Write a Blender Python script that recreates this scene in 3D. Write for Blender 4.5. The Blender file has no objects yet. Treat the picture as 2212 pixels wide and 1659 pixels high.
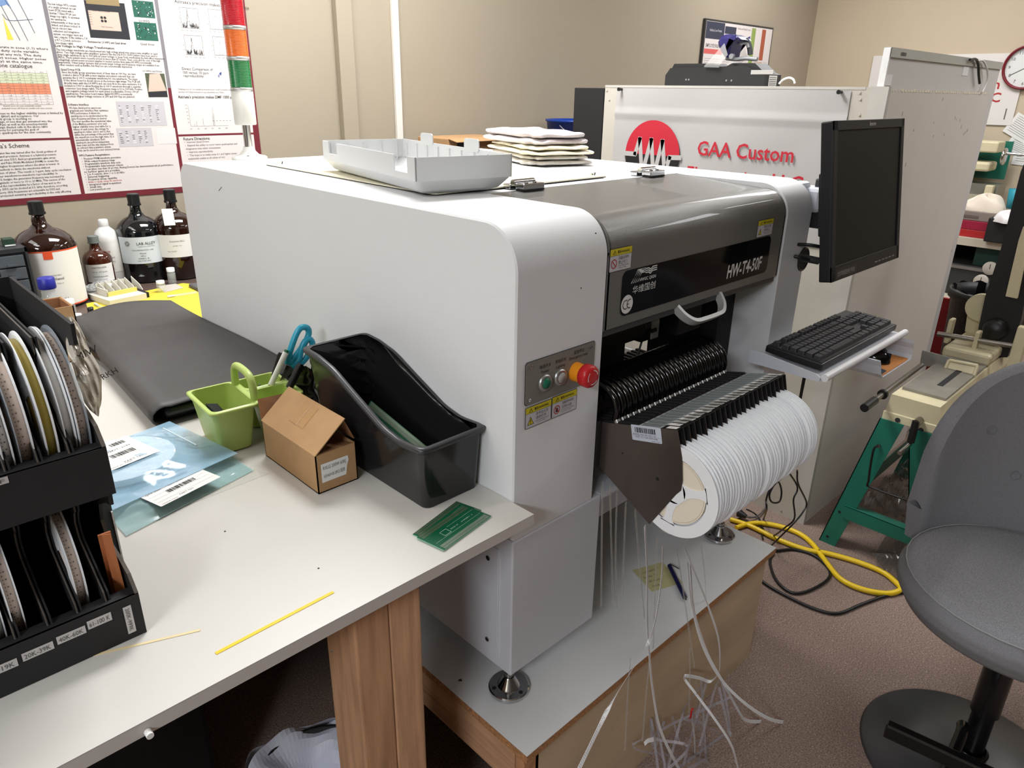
import bpy, bmesh, math, random
from mathutils import Matrix, Vector
R = math.radians
PI = math.pi
scene = bpy.context.scene
COL = scene.collection

# ------------------------------------------------------------------ camera
cam_data = bpy.data.cameras.new('camera')
cam_data.sensor_width = 36.0
cam_data.lens = 25.304
cam_data.clip_start = 0.02
cam = bpy.data.objects.new('camera', cam_data)
COL.objects.link(cam)
cam.matrix_world = Matrix(((0.716882, 0.252474, -0.649875, -0.755700), (-0.697031, 0.279750, -0.660218, -0.761000), (0.015115, 0.926281, 0.376529, 1.457300), (0, 0, 0, 1)))
scene.camera = cam

# ------------------------------------------------------------------ view and world
scene.view_settings.view_transform = 'Standard'
scene.view_settings.look = 'None'
scene.view_settings.gamma = 1.0
scene.view_settings.use_curve_mapping = False
scene.view_settings.exposure = 0.14
world = bpy.data.worlds.new('world')
scene.world = world
world.use_nodes = True
world.node_tree.nodes['Background'].inputs[0].default_value = (0.9, 0.92, 1.0, 1)
world.node_tree.nodes['Background'].inputs[1].default_value = 0.05
scene.cycles.max_bounces = 8
scene.cycles.caustics_reflective = False
scene.cycles.caustics_refractive = False

# ------------------------------------------------------------------ ceiling lights (the room's fluorescent panels, plus one added for fill)
CEIL = 2.75
PANELS = [  # x, y, size x, size y, watts
    (-1.75, 0.25, 0.6, 1.2, 14, 1.0),
    (-1.55, 1.35, 0.6, 1.2, 7, 1.0),
    (0.75, 1.15, 1.2, 0.6, 62, 1.0),
    (4.0, 1.0, 0.6, 1.2, 34, 1.0),
    (3.6, -1.1, 0.6, 1.2, 32, 1.0),
    (1.75, -0.75, 1.2, 0.6, 6, 1.0),  # added fill panel, brightens the reels, platform and stool seat
    (-3.3, -1.6, 0.6, 1.2, 112, 1.0),
]
for i, (lx, ly, sx, sy, w, k) in enumerate(PANELS):
    ld = bpy.data.lights.new('panel_light', 'AREA')
    ld.shape = 'RECTANGLE'; ld.size = sx; ld.size_y = sy
    ld.energy = w
    ld.color = (0.97, 0.98, 1.0) if lx > -3 else (0.86, 0.92, 1.0)
    lo = bpy.data.objects.new('panel_light', ld)
    lo.location = (lx, ly, CEIL - 0.035)
    COL.objects.link(lo)

# ------------------------------------------------------------------ helpers
def lin(c):
    return tuple((x / 12.92 if x <= 0.04045 else ((x + 0.055) / 1.055) ** 2.4) for x in (v / 255 for v in c)) + (1.0,)
MATS = {}
def P(name, rgb, rough=0.5, metal=0.0, noise=0.0, nscale=20.0, bump=0.0, bscale=200.0, alpha=1.0, trans=0.0, coat=0.0, emit=0.0, spec=0.5, stretch=None, sss=0.0):
    """procedural principled material; rgb is the 0-255 surface colour"""
    if name in MATS: return MATS[name]
    m = bpy.data.materials.new(name); m.use_nodes = True
    nt = m.node_tree; b = nt.nodes['Principled BSDF']
    b.inputs['Base Color'].default_value = lin(rgb)
    b.inputs['Roughness'].default_value = rough
    b.inputs['Metallic'].default_value = metal
    b.inputs['Specular IOR Level'].default_value = spec
    b.inputs['Alpha'].default_value = alpha
    b.inputs['Transmission Weight'].default_value = trans
    b.inputs['Coat Weight'].default_value = coat
    if sss: b.inputs['Subsurface Weight'].default_value = sss; b.inputs['Subsurface Scale'].default_value = 0.01
    if emit:
        b.inputs['Emission Color'].default_value = lin(rgb); b.inputs['Emission Strength'].default_value = emit
    if noise or bump:
        tc = nt.nodes.new('ShaderNodeTexCoord'); mp = nt.nodes.new('ShaderNodeMapping')
        nt.links.new(tc.outputs['Object'], mp.inputs[0])
        if stretch: mp.inputs['Scale'].default_value = stretch
    if noise:
        n = nt.nodes.new('ShaderNodeTexNoise'); n.inputs['Scale'].default_value = nscale; n.inputs['Detail'].default_value = 4
        nt.links.new(mp.outputs[0], n.inputs['Vector'])
        r = nt.nodes.new('ShaderNodeValToRGB'); c = lin(rgb)
        r.color_ramp.elements[0].position = 0.3; r.color_ramp.elements[1].position = 0.7
        r.color_ramp.elements[0].color = tuple(max(0, x * (1 - noise)) for x in c[:3]) + (1,)
        r.color_ramp.elements[1].color = tuple(min(1, x * (1 + noise)) for x in c[:3]) + (1,)
        nt.links.new(n.outputs['Fac'], r.inputs[0]); nt.links.new(r.outputs[0], b.inputs['Base Color'])
    if bump:
        n2 = nt.nodes.new('ShaderNodeTexNoise'); n2.inputs['Scale'].default_value = bscale; n2.inputs['Detail'].default_value = 3
        nt.links.new(mp.outputs[0], n2.inputs['Vector'])
        bn = nt.nodes.new('ShaderNodeBump'); bn.inputs['Strength'].default_value = bump; bn.inputs['Distance'].default_value = 0.002
        nt.links.new(n2.outputs['Fac'], bn.inputs['Height']); nt.links.new(bn.outputs[0], b.inputs['Normal'])
    MATS[name] = m
    return m

def FR(o, x, y):
    """frame: origin, x direction, y direction -> matrix (z is the normal)"""
    x = Vector(x).normalized(); y = Vector(y); z = x.cross(y).normalized(); y = z.cross(x).normalized()
    m = Matrix((x, y, z)).transposed().to_4x4(); m.translation = Vector(o)
    return m
FACE_F = lambda x, y, z: FR((x, y, z), (1, 0, 0), (0, 0, 1))      # plane facing -y, local x = +x, local y = up
FACE_L = lambda x, y, z: FR((x, y, z), (0, -1, 0), (0, 0, 1))     # plane facing -x, local x = -y, local y = up
_fonts = {}
class MB:
    def __init__(s): s.v = []; s.f = []; s.mi = []; s.sm = []; s.mats = []
    def _m(s, mat):
        if mat not in s.mats: s.mats.append(mat)
        return s.mats.index(mat)
    def add(s, vs, fs, mat, smooth=False, M=None):
        o = len(s.v)
        if M is not None: vs = [M @ Vector(v) for v in vs]
        s.v += [tuple(v) for v in vs]; i = s._m(mat)
        for f in fs: s.f.append(tuple(o + k for k in f)); s.mi.append(i); s.sm.append(smooth)
        return s
    def bm(s, b, mat, smooth=False, M=None):
        b.verts.index_update()
        return s.add([v.co[:] for v in b.verts], [[v.index for v in f.verts] for f in b.faces], mat, smooth, M)
    def box(s, x0, x1, y0, y1, z0, z1, mat, bev=0, M=None, seg=2, smooth=False):
        vs = [(x, y, z) for z in (z0, z1) for y in (y0, y1) for x in (x0, x1)]
        fs = [(0, 2, 3, 1), (4, 5, 7, 6), (0, 1, 5, 4), (2, 6, 7, 3), (0, 4, 6, 2), (1, 3, 7, 5)]
        if not bev: return s.add(vs, fs, mat, False, M)
        b = bmesh.new(); bv = [b.verts.new(v) for v in vs]
        for f in fs: b.faces.new([bv[k] for k in f])
        bmesh.ops.bevel(b, geom=b.edges[:], offset=bev, segments=seg, profile=0.5, affect='EDGES')
        s.bm(b, mat, smooth, M); b.free(); return s
    def quad(s, a, b, c, d, mat): return s.add([a, b, c, d], [(0, 1, 2, 3)], mat)
    def rect(s, M, x0, y0, x1, y1, mat, z=0.0): return s.add([(x0, y0, z), (x1, y0, z), (x1, y1, z), (x0, y1, z)], [(0, 1, 2, 3)], mat, False, M)
    def poly(s, M, pts, mat, z=0.0): return s.add([(p[0], p[1], z) for p in pts], [tuple(range(len(pts)))], mat, False, M)
    def rrect(s, M, x0, y0, x1, y1, r, mat, z=0.0, t=0.0):
        pts = rr(x0, y0, x1, y1, r)
        if not t: return s.poly(M, pts, mat, z)
        return s.prism(pts, z, z + t, mat, M)
    def disc(s, M, cx, cy, r, mat, z=0.0, n=24, r0=0.0, a0=0, a1=2 * PI):
        full = abs(a1 - a0 - 2 * PI) < 1e-6
        k = n if full else n + 1
        out = [(cx + r * math.cos(a0 + (a1 - a0) * i / n), cy + r * math.sin(a0 + (a1 - a0) * i / n), z) for i in range(k)]
        if r0 <= 0 and full: return s.add(out, [tuple(range(n))], mat, False, M)
        inn = [(cx + r0 * math.cos(a0 + (a1 - a0) * i / n), cy + r0 * math.sin(a0 + (a1 - a0) * i / n), z) for i in range(k)]
        return s.add(out + inn, [(i, (i + 1) % k, k + (i + 1) % k, k + i) for i in range(n)], mat, False, M)
    def prism(s, poly, a0, a1, mat, M=None, smooth=False, caps=True, bev=0.0):
        """poly in local xy, extruded along local z; 'auto' smooths the curved runs only, bev rounds the rims"""
        n = len(poly)
        if smooth == 'auto':
            V2 = [Vector(p) for p in poly]; ar = sum(V2[i].x * V2[(i + 1) % n].y - V2[(i + 1) % n].x * V2[i].y for i in range(n)); sg = 1 if ar > 0 else -1
            dirs = [(V2[(i + 1) % n] - V2[i]).normalized() for i in range(n)]
            nv = []
            for i in range(n):
                a = dirs[i - 1]; c = dirs[i]; t = (Vector((a.y, -a.x)) + Vector((c.y, -c.x))) * sg
                k = max(.35, 1 + a.dot(c)); nv.append(t / k)
            ins = [V2[i] - nv[i] * bev for i in range(n)]
            levels = [(ins, a0), (V2, a0 + bev), (V2, a1 - bev), (ins, a1)] if bev else [(V2, a0), (V2, a1)]
            sharp = [dirs[i - 1].dot(dirs[i]) < .86 for i in range(n)]
            st = next((i for i in range(n) if sharp[i]), 0); runs = []; cur = [st]
            for k in range(1, n + 1):
                i = (st + k) % n; cur.append(i)
                if sharp[i] or k == n: runs.append(cur); cur = [i]
            for L0, L1 in zip(levels[:-1], levels[1:]):
                for rn_ in runs:
                    m = len(rn_); vs = [(L0[0][i].x, L0[0][i].y, L0[1]) for i in rn_] + [(L1[0][i].x, L1[0][i].y, L1[1]) for i in rn_]
                    s.add(vs, [(j, j + 1, m + j + 1, m + j) for j in range(m - 1)], mat, True, M)
            for L in (levels[0], levels[-1]): s.add([(p.x, p.y, L[1]) for p in L[0]], [tuple(range(n))], mat, False, M)
            return s
        vs = [(p[0], p[1], a0) for p in poly] + [(p[0], p[1], a1) for p in poly]
        fs = [(i, (i + 1) % n, n + (i + 1) % n, n + i) for i in range(n)]
        s.add(vs, fs, mat, smooth, M)
        if caps: s.add(vs, [tuple(range(n))[::-1], tuple(range(n, 2 * n))], mat, False, M)
        return s
    def prismx(s, poly, x0, x1, mat, smooth=False, caps=True, bev=0.0):
        """poly of (y, z), extruded along x"""
        return s.prism(poly, x0, x1, mat, Matrix(((0, 0, 1, 0), (1, 0, 0, 0), (0, 1, 0, 0), (0, 0, 0, 1))), smooth, caps, bev)
    def lathe(s, prof, M, mat, n=32, smooth=True, a0=0.0, a1=2 * PI):
        """prof of (r, z) about local z"""
        full = abs(a1 - a0 - 2 * PI) < 1e-6; k = n if full else n + 1
        vs = []; 
        for r, z in prof:
            for i in range(k):
                a = a0 + (a1 - a0) * i / n; vs.append((r * math.cos(a), r * math.sin(a), z))
        fs = []
        for j in range(len(prof) - 1):
            for i in range(n):
                i2 = (i + 1) % k
                fs.append((j * k + i, j * k + i2, (j + 1) * k + i2, (j + 1) * k + i))
        return s.add(vs, fs, mat, smooth, M)
    def cyl(s, p0, p1, r0, mat, r1=None, n=20, caps=True):
        p0 = Vector(p0); p1 = Vector(p1); d = p1 - p0; L = d.length
        M = d.to_track_quat('Z', 'Y').to_matrix().to_4x4(); M.translation = p0
        r1 = r0 if r1 is None else r1
        s.lathe([(r0, 0), (r1, L)], M, mat, n)
        if caps:
            s.disc(M, 0, 0, r0, mat, 0, n); s.disc(M, 0, 0, r1, mat, L, n)
        return s
    def tube(s, pts, r, mat, n=8, sub=4, rr2=None):
        """round tube through points (Catmull-Rom)"""
        q = smooth_path(pts, sub)
        rings = []; prev = None
        for i, p in enumerate(q):
            t = (q[min(i + 1, len(q) - 1)] - q[max(i - 1, 0)])
            if t.length < 1e-9: t = Vector((0, 0, 1))
            t.normalize()
            if prev is None:
                a = Vector((0, 0, 1)) if abs(t.z) < 0.9 else Vector((1, 0, 0))
                u = t.cross(a).normalized()
            else:
                u = (prev - t * prev.dot(t)); u = u.normalized() if u.length > 1e-6 else t.orthogonal().normalized()
            prev = u; w = t.cross(u)
            k = i / max(1, len(q) - 1); rad = r if rr2 is None else r + (rr2 - r) * k
            rings.append([p + (u * math.cos(2 * PI * j / n) + w * math.sin(2 * PI * j / n)) * rad for j in range(n)])
        vs = [v for g in rings for v in g]
        fs = [(i * n + j, i * n + (j + 1) % n, (i + 1) * n + (j + 1) % n, (i + 1) * n + j) for i in range(len(rings) - 1) for j in range(n)]
        s.add(vs, fs, mat, True); s.add(vs, [tuple(range(n))[::-1], tuple(range(len(vs) - n, len(vs)))], mat)
        return s
    def ribbon(s, pts, w, t, mat, side=None, sub=5, twist=0.0, holes=None):
        """flat strip of width w, thickness t through points; side = preferred width direction"""
        q = smooth_path(pts, sub); vs = []; cen = []
        side = Vector(side or (1, 0, 0))
        for i, p in enumerate(q):
            tg = (q[min(i + 1, len(q) - 1)] - q[max(i - 1, 0)]).normalized()
            sd = side - tg * side.dot(tg); sd.normalize()
            if twist: sd = Matrix.Rotation(twist * i / len(q), 3, tg) @ sd
            nn = tg.cross(sd)
            vs += [p - sd * w / 2 - nn * t / 2, p + sd * w / 2 - nn * t / 2, p + sd * w / 2 + nn * t / 2, p - sd * w / 2 + nn * t / 2]
            cen.append((p, sd, nn, tg))
        fs = []
        for i in range(len(q) - 1):
            a = i * 4; b = a + 4
            for j in range(4): fs.append((a + j, a + (j + 1) % 4, b + (j + 1) % 4, b + j))
        s.add(vs, fs, mat, False); s.add(vs, [(3, 2, 1, 0), tuple(range(len(vs) - 4, len(vs)))], mat)
        if holes:
            hm, pitch, hs = holes; d = 0.0; last = cen[0][0]
            for p, sd, nn, tg in cen[1:]:
                seg = (p - last).length; k = 0
                while d <= seg:
                    o = last + (p - last) * (d / seg if seg else 0)
                    for e in (1, -1):
                        c = o + nn * e * (t / 2 + 0.0002)
                        for off in (-w * 0.28, w * 0.08):
                            cc = c + sd * off
                            s.add([cc - sd * hs - tg * hs, cc + sd * hs - tg * hs, cc + sd * hs + tg * hs, cc - sd * hs + tg * hs], [(0, 1, 2, 3)], hm)
                    d += pitch
                d -= seg; last = p
        return s
    def text(s, M, txt, size, mat, x=0.0, y=0.0, z=0.0003, align='LEFT', sx=1.0, ex=0.0, shear=0.0, bold=0.0, width=None, res=2):
        key = (txt, shear, bold, ex, res)
        if key not in _fonts:
            c = bpy.data.curves.new('t', 'FONT'); c.body = txt; c.size = 1.0; c.shear = shear; c.offset = bold; c.extrude = ex; c.resolution_u = res
            o = bpy.data.objects.new('t', c); me = bpy.data.meshes.new_from_object(o)
            _fonts[key] = ([v.co[:] for v in me.vertices], [tuple(p.vertices) for p in me.polygons])
            bpy.data.objects.remove(o); bpy.data.curves.remove(c); bpy.data.meshes.remove(me)
        vs, fs = _fonts[key]
        if not vs: return s
        x0 = min(v[0] for v in vs); x1 = max(v[0] for v in vs)
        kx = size * sx
        if width is not None: kx = width / max(1e-6, x1 - x0)
        off = {'LEFT': -x0, 'CENTER': -(x0 + x1) / 2, 'RIGHT': -x1}[align]
        return s.add([((v[0] + off) * kx + x, v[1] * size + y, v[2] * size + z) for v in vs], fs, mat, False, M)
    def mesh(s, name):
        me = bpy.data.meshes.new(name); me.from_pydata(s.v, [], s.f)
        for m in s.mats: me.materials.append(m)
        me.polygons.foreach_set('material_index', s.mi); me.polygons.foreach_set('use_smooth', s.sm)
        me.update(); return me

def smooth_path(pts, sub):
    p = [Vector(a) for a in pts]
    if len(p) < 3 or sub <= 1:
        if sub <= 1: return p
        return [p[0] + (p[-1] - p[0]) * (i / sub) for i in range(sub + 1)]
    q = []
    for i in range(len(p) - 1):
        a = p[i - 1] if i else p[0] * 2 - p[1]; b = p[i]; c = p[i + 1]; d = p[i + 2] if i + 2 < len(p) else p[-1] * 2 - p[-2]
        for k in range(sub):
            t = k / sub
            q.append(0.5 * ((2 * b) + (c - a) * t + (2 * a - 5 * b + 4 * c - d) * t * t + (3 * b - a - 3 * c + d) * t ** 3))
    q.append(p[-1]); return q
def rr(x0, y0, x1, y1, r, n=5):
    out = []
    for cx, cy, a in ((x1 - r, y0 + r, -90), (x1 - r, y1 - r, 0), (x0 + r, y1 - r, 90), (x0 + r, y0 + r, 180)):
        for i in range(n + 1):
            t = R(a + 90 * i / n); out.append((cx + r * math.cos(t), cy + r * math.sin(t)))
    return out
def arc(cx, cy, r, a0, a1, n=10, ry=None):
    ry = r if ry is None else ry
    return [(cx + r * math.cos(R(a0 + (a1 - a0) * i / n)), cy + ry * math.sin(R(a0 + (a1 - a0) * i / n))) for i in range(n + 1)]

def thing(name, label, cat, loc=(0, 0, 0), rz=0.0, group=None):
    o = bpy.data.objects.new(name, None); COL.objects.link(o)
    o.location = loc; o.rotation_euler = (0, 0, rz); o.empty_display_size = 0.05
    o['label'] = label; o['category'] = cat
    if group: o['group'] = group
    return o
def wm(o):
    m = Matrix.LocRotScale(o.location, o.rotation_euler, None)
    return (wm(o.parent) @ m) if o.parent else m
def part(name, mb, parent, label=None, local=False, kind=None):
    """mesh part; mb is in world coordinates unless local"""
    me = mb.mesh(name)
    if not local: me.transform(wm(parent).inverted())
    o = bpy.data.objects.new(name, me); COL.objects.link(o); o.parent = parent
    if label: o['label'] = label
    if kind: o['kind'] = kind
    return o
def solo(name, mb, label, cat, group=None, base=None, kind=None):
    """a thing that is one mesh; origin moved to its base centre"""
    me = mb.mesh(name)
    xs = [v.co for v in me.vertices]
    c = Vector(base) if base else Vector(((min(v.x for v in xs) + max(v.x for v in xs)) / 2, (min(v.y for v in xs) + max(v.y for v in xs)) / 2, min(v.z for v in xs)))
    me.transform(Matrix.Translation(-c))
    o = bpy.data.objects.new(name, me); COL.objects.link(o); o.location = c
    o['label'] = label; o['category'] = cat
    if group: o['group'] = group
    if kind: o['kind'] = kind
    return o
def struct(name, mb):
    me = mb.mesh(name); o = bpy.data.objects.new(name, me); COL.objects.link(o); o['kind'] = 'structure'; return o
def dup(root, loc=None, rz=None, label=None, group=None):
    def cp(o, par):
        c = o.copy(); COL.objects.link(c)
        if par: c.parent = par
        for ch in kids[o.name]: cp(ch, c)
        return c
    kids = {}
    def collect(o):
        kids[o.name] = [x for x in COL.objects if x.parent == o]
        for x in kids[o.name]: collect(x)
    collect(root)
    r = cp(root, None)
    if loc is not None: r.location = loc
    if rz is not None: r.rotation_euler = (0, 0, rz)
    if label: r['label'] = label
    if group: r['group'] = group
    return r
def grid(nx, ny, fn, mat, mb=None, smooth=True):
    mb = mb or MB()
    vs = [fn(i / nx, j / ny) for j in range(ny + 1) for i in range(nx + 1)]
    fs = [(j * (nx + 1) + i, j * (nx + 1) + i + 1, (j + 1) * (nx + 1) + i + 1, (j + 1) * (nx + 1) + i) for j in range(ny) for i in range(nx)]
    return mb.add(vs, fs, mat, smooth)
def barcode(mb, M, x0, y0, x1, y1, mat, seed=1, z=0.0003, n=28):
    rnd = random.Random(seed); x = x0; w = (x1 - x0) / n
    while x < x1 - w * 2:
        bw = w * rnd.choice((0.4, 0.6, 1.0, 1.4)); mb.rect(M, x, y0, x + bw, y1, mat, z); x += bw + w * rnd.choice((0.4, 0.6, 0.9))

# ------------------------------------------------------------------ materials
WHITE = P('machine_white_paint', (226, 227, 228), 0.42, bump=0.15, bscale=900)
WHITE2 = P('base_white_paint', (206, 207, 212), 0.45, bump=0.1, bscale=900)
GREYCV = P('cover_grey_paint', (106, 104, 100), 0.23, bump=0.3, bscale=700, coat=0.2)
BLACK = P('black_plastic', (22, 22, 23), 0.35)
BLACKM = P('matte_black', (16, 16, 17), 0.7)
DARK = P('dark_grey_plastic', (48, 48, 50), 0.5)
CHROME = P('chrome', (200, 200, 202), 0.12, 1.0)
STEEL = P('brushed_steel', (150, 146, 140), 0.32, 1.0, noise=0.1, nscale=40, stretch=(1, 1, 8))
ALU = P('aluminium', (178, 180, 180), 0.35, 0.9)
PAPER = P('white_paper', (232, 231, 228), 0.8)
INK = P('black_ink', (30, 30, 32), 0.7)
INKG = P('grey_ink', (95, 93, 92), 0.8)
REDINK = P('red_ink', (176, 42, 46), 0.7)
YELST = P('sticker_yellow', (205, 190, 30), 0.5)
WALLP = P('wall_paint', (164, 153, 134), 0.85, noise=0.02, nscale=2, bump=0.05, bscale=120)
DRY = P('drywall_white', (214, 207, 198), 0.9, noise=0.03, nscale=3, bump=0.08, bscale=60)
LUMBER = P('lumber', (196, 152, 116), 0.7, noise=0.22, nscale=14, stretch=(6, 6, 0.5), bump=0.2, bscale=50)
LUMBERX = P('lumber_along_y', (190, 146, 110), 0.7, noise=0.22, nscale=14, stretch=(6, 0.5, 6), bump=0.2, bscale=50)
PLY = P('plywood', (196, 172, 142), 0.75, noise=0.12, nscale=5, stretch=(0.6, 1, 2.5), bump=0.05, bscale=60)
CHIP = P('chipboard_edge', (168, 120, 78), 0.9, noise=0.35, nscale=160)
MELA = P('white_melamine', (206, 203, 196), 0.35, noise=0.015, nscale=3)
CARD = P('cardboard', (176, 138, 96), 0.85, noise=0.06, nscale=30)
CARDI = P('cardboard_inside', (150, 105, 70), 0.9, noise=0.05, nscale=30)
GREENSAW = P('green_enamel', (26, 108, 90), 0.4, noise=0.08, nscale=8)
BEIGE = P('beige_enamel', (208, 198, 164), 0.45, noise=0.06, nscale=14)

# ------------------------------------------------------------------ room
RX0, RX1, RY0, RY1 = -4.3, 5.33, -3.4, 2.1
CARPET = P('carpet', (112, 92, 82), 0.95)
nt = CARPET.node_tree; bs = nt.nodes['Principled BSDF']
tc = nt.nodes.new('ShaderNodeTexCoord'); vo = nt.nodes.new('ShaderNodeTexVoronoi'); vo.inputs['Scale'].default_value = 95
no = nt.nodes.new('ShaderNodeTexNoise'); no.inputs['Scale'].default_value = 260; no.inputs['Detail'].default_value = 5
nb = nt.nodes.new('ShaderNodeTexNoise'); nb.inputs['Scale'].default_value = 1.6; nb.inputs['Detail'].default_value = 3
for n_ in (vo, no, nb): nt.links.new(tc.outputs['Object'], n_.inputs['Vector'])
r1 = nt.nodes.new('ShaderNodeValToRGB'); r1.color_ramp.elements[0].color = lin((98, 82, 74)); r1.color_ramp.elements[1].color = lin((176, 152, 138))
r1.color_ramp.elements[0].position = 0.36; r1.color_ramp.elements[1].position = 0.66
r2 = nt.nodes.new('ShaderNodeValToRGB'); r2.color_ramp.elements[0].color = lin((206, 184, 168)); r2.color_ramp.elements[1].color = lin((134, 114, 104))
r2.color_ramp.elements[0].position = 0.05; r2.color_ramp.elements[1].position = 0.28
mx = nt.nodes.new('ShaderNodeMix'); mx.data_type = 'RGBA'; mx.inputs[0].default_value = 0.35
nt.links.new(no.outputs['Fac'], r1.inputs[0]); nt.links.new(vo.outputs['Distance'], r2.inputs[0])
nt.links.new(r1.outputs[0], mx.inputs[6]); nt.links.new(r2.outputs[0], mx.inputs[7]); nt.links.new(mx.outputs[2], bs.inputs['Base Color'])
bp = nt.nodes.new('ShaderNodeBump'); bp.inputs['Strength'].default_value = 0.6; bp.inputs['Distance'].default_value = 0.004
nt.links.new(no.outputs['Fac'], bp.inputs['Height']); nt.links.new(bp.outputs[0], bs.inputs['Normal'])
struct('floor', MB().box(RX0, RX1, RY0, RY1, -0.05, 0, CARPET))
CEILM = P('ceiling_tile', (225, 222, 214), 0.9, noise=0.05, nscale=30)
struct('ceiling', MB().box(RX0, RX1, RY0, RY1, CEIL, CEIL + 0.05, CEILM))
mb = MB().box(RX0, RX1, RY1, RY1 + 0.1, 0, CEIL, WALLP)
struct('wall_back', mb)
struct('wall_right', MB().box(RX1, RX1 + 0.1, RY0, RY1 + 0.1, 0, CEIL, P('right_wall_paint', (196, 181, 157), 0.85, noise=0.02, nscale=2)))
struct('wall_left', MB().box(RX0 - 0.1, RX0, RY0, RY1 + 0.1, 0, CEIL, WALLP))
struct('wall_front', MB().box(RX0, RX1, RY0 - 0.1, RY0, 0, CEIL, P('front_wall_paint', (84, 78, 70), 0.9)))
struct('trim_1', MB().box(1.0, 1.075, RY1 - 0.035, RY1, 0, CEIL, WALLP, bev=0.004))
struct('trim_2', MB().box(1.285, 1.318, RY1 - 0.022, RY1, 0, CEIL, P('conduit_white', (228, 224, 216), 0.5), bev=0.005))
struct('baseboard_back', MB().box(RX0, RX1, RY1 - 0.012, RY1, 0, 0.09, P('base_vinyl', (90, 78, 66), 0.7)))
# ceiling panels
DIFF = P('panel_diffuser', (255, 250, 240), 0.5, emit=1.2)
for i, (lx, ly, sx, sy, w, k) in enumerate(PANELS):
    nm = ['above the left end of the workbench', 'above the back left corner', 'above the back of the big machine', 'above the far right corner of the room', 'above the bar stool side of the room', 'added as fill above the keyboard and the hanging reels', 'above the corner left of the camera, over the open floor'][i]
    t = thing('ceiling_light', 'flat white fluorescent ceiling panel ' + nm, 'ceiling light', (lx, ly, CEIL - 0.03), 0, 'fluorescent ceiling panels')
    part('frame', MB().box(-sx/2-.02, sx/2+.02, -sy/2-.02, sy/2+.02, 0.005, 0.03, P('panel_frame', (230, 230, 228), 0.5)), t, local=True)
    part('diffuser', MB().box(-sx/2, sx/2, -sy/2, sy/2, 0.0, 0.005, DIFF), t, local=True)

# ------------------------------------------------------------------ the big pick and place machine
TOP = 1.272
M_ = thing('pick_and_place_machine', 'large white pick and place machine with grey hinged cover and tape feeders', 'machine', (0.5, 0.6, 0.348))
def shell(x0, x1, zb=0.72, rf=0.075, rb=0.05):
    prof = [(0.0, zb)] + [(1.286, zb)] + arc(1.286 - rb, TOP - rb, rb, 0, 90, 12) + arc(rf, TOP - rf, rf, 90, 180, 28)
    return prof
mb = MB()
for x0, x1 in ((0.0, 0.22), (0.875, 1.005)):
    prof = shell(x0, x1)
    if x0 > .5:
        k_ = prof.index((1.286, 0.72)); prof = [(0.0, 0.72), (0.30, 0.72), (0.30, 1.12), (1.05, 1.12), (1.05, 0.72)] + prof[k_:]
    part('left_tower' if x0 < .1 else 'right_tower', MB().prismx(prof, x0, x1, WHITE, smooth='auto', bev=.003), M_)
mb2 = MB()
mb2.box(0.22, 0.875, 0.307, 1.24, 1.16, TOP - 0.001, WHITE)
mb2.box(0.22, 0.875, 1.2, 1.28, 1.13, 1.2, WHITE)
part('top_panel', mb2, M_)
# scratches and tiny marks on the side
mk = P('scratch_mark', (120, 120, 122), 0.8)
mb = MB()
for a, b in (((0,1.0477,1.2196), (0,1.0284,1.2303)),):
    mb.tube([(-.0006, a[1], a[2]), (-.0006, b[1], b[2])], 0.0007, mk, 5, 1)
for c in ((0.1519,0,1.1539), (0.1826,0,1.2415)):
    mb.box(c[0]-.0009, c[0]+.0009, -.0008, .001, c[2]-.0009, c[2]+.0009, INK)
part('scuff_mark', mb, M_)
# lower cabinets
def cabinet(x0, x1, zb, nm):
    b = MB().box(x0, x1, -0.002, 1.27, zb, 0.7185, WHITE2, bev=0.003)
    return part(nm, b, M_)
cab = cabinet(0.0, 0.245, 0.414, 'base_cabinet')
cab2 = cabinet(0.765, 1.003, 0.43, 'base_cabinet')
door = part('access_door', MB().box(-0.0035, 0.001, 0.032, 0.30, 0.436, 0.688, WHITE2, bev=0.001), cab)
sc = MB()
for c in ((0,0.0579,0.6584), (0,0.0596,0.4683)):
    for (r, x, m) in ((0.0052, -0.0055, CHROME), (0.003, -0.0062, BLACKM)):
        sc.cyl((-0.0035, c[1], c[2]), (x, c[1], c[2]), r, m, n=14)
for c in ((0.28, 0.658), (0.28, 0.468)):
    sc.cyl((-0.0035, c[0], c[1]), (-0.0055, c[0], c[1]), 0.0052, CHROME, n=14)
for zz in (0.655, 0.622, 0.589):
    sc.lathe([(0.0, 0.004), (0.006, 0.003), (0.009, 0)], FR((-0.0035, 0.165, zz), (0, -1, 0), (0, 0, 1)), WHITE2, 14)
o_ = part('screw', sc, cab)
mb = MB().box(0.245, 0.765, 0.16, 0.18, 0.50, 0.70, WHITE2).box(0.245, 0.765, 0.0, 1.2, 0.705, 0.7185, WHITE2)
mb.box(0.22, 0.875, 0.62, 1.2, 0.7185, 0.76, P('inner_base', (150, 146, 138), 0.5))
part('cross_panel', mb, M_)
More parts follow.
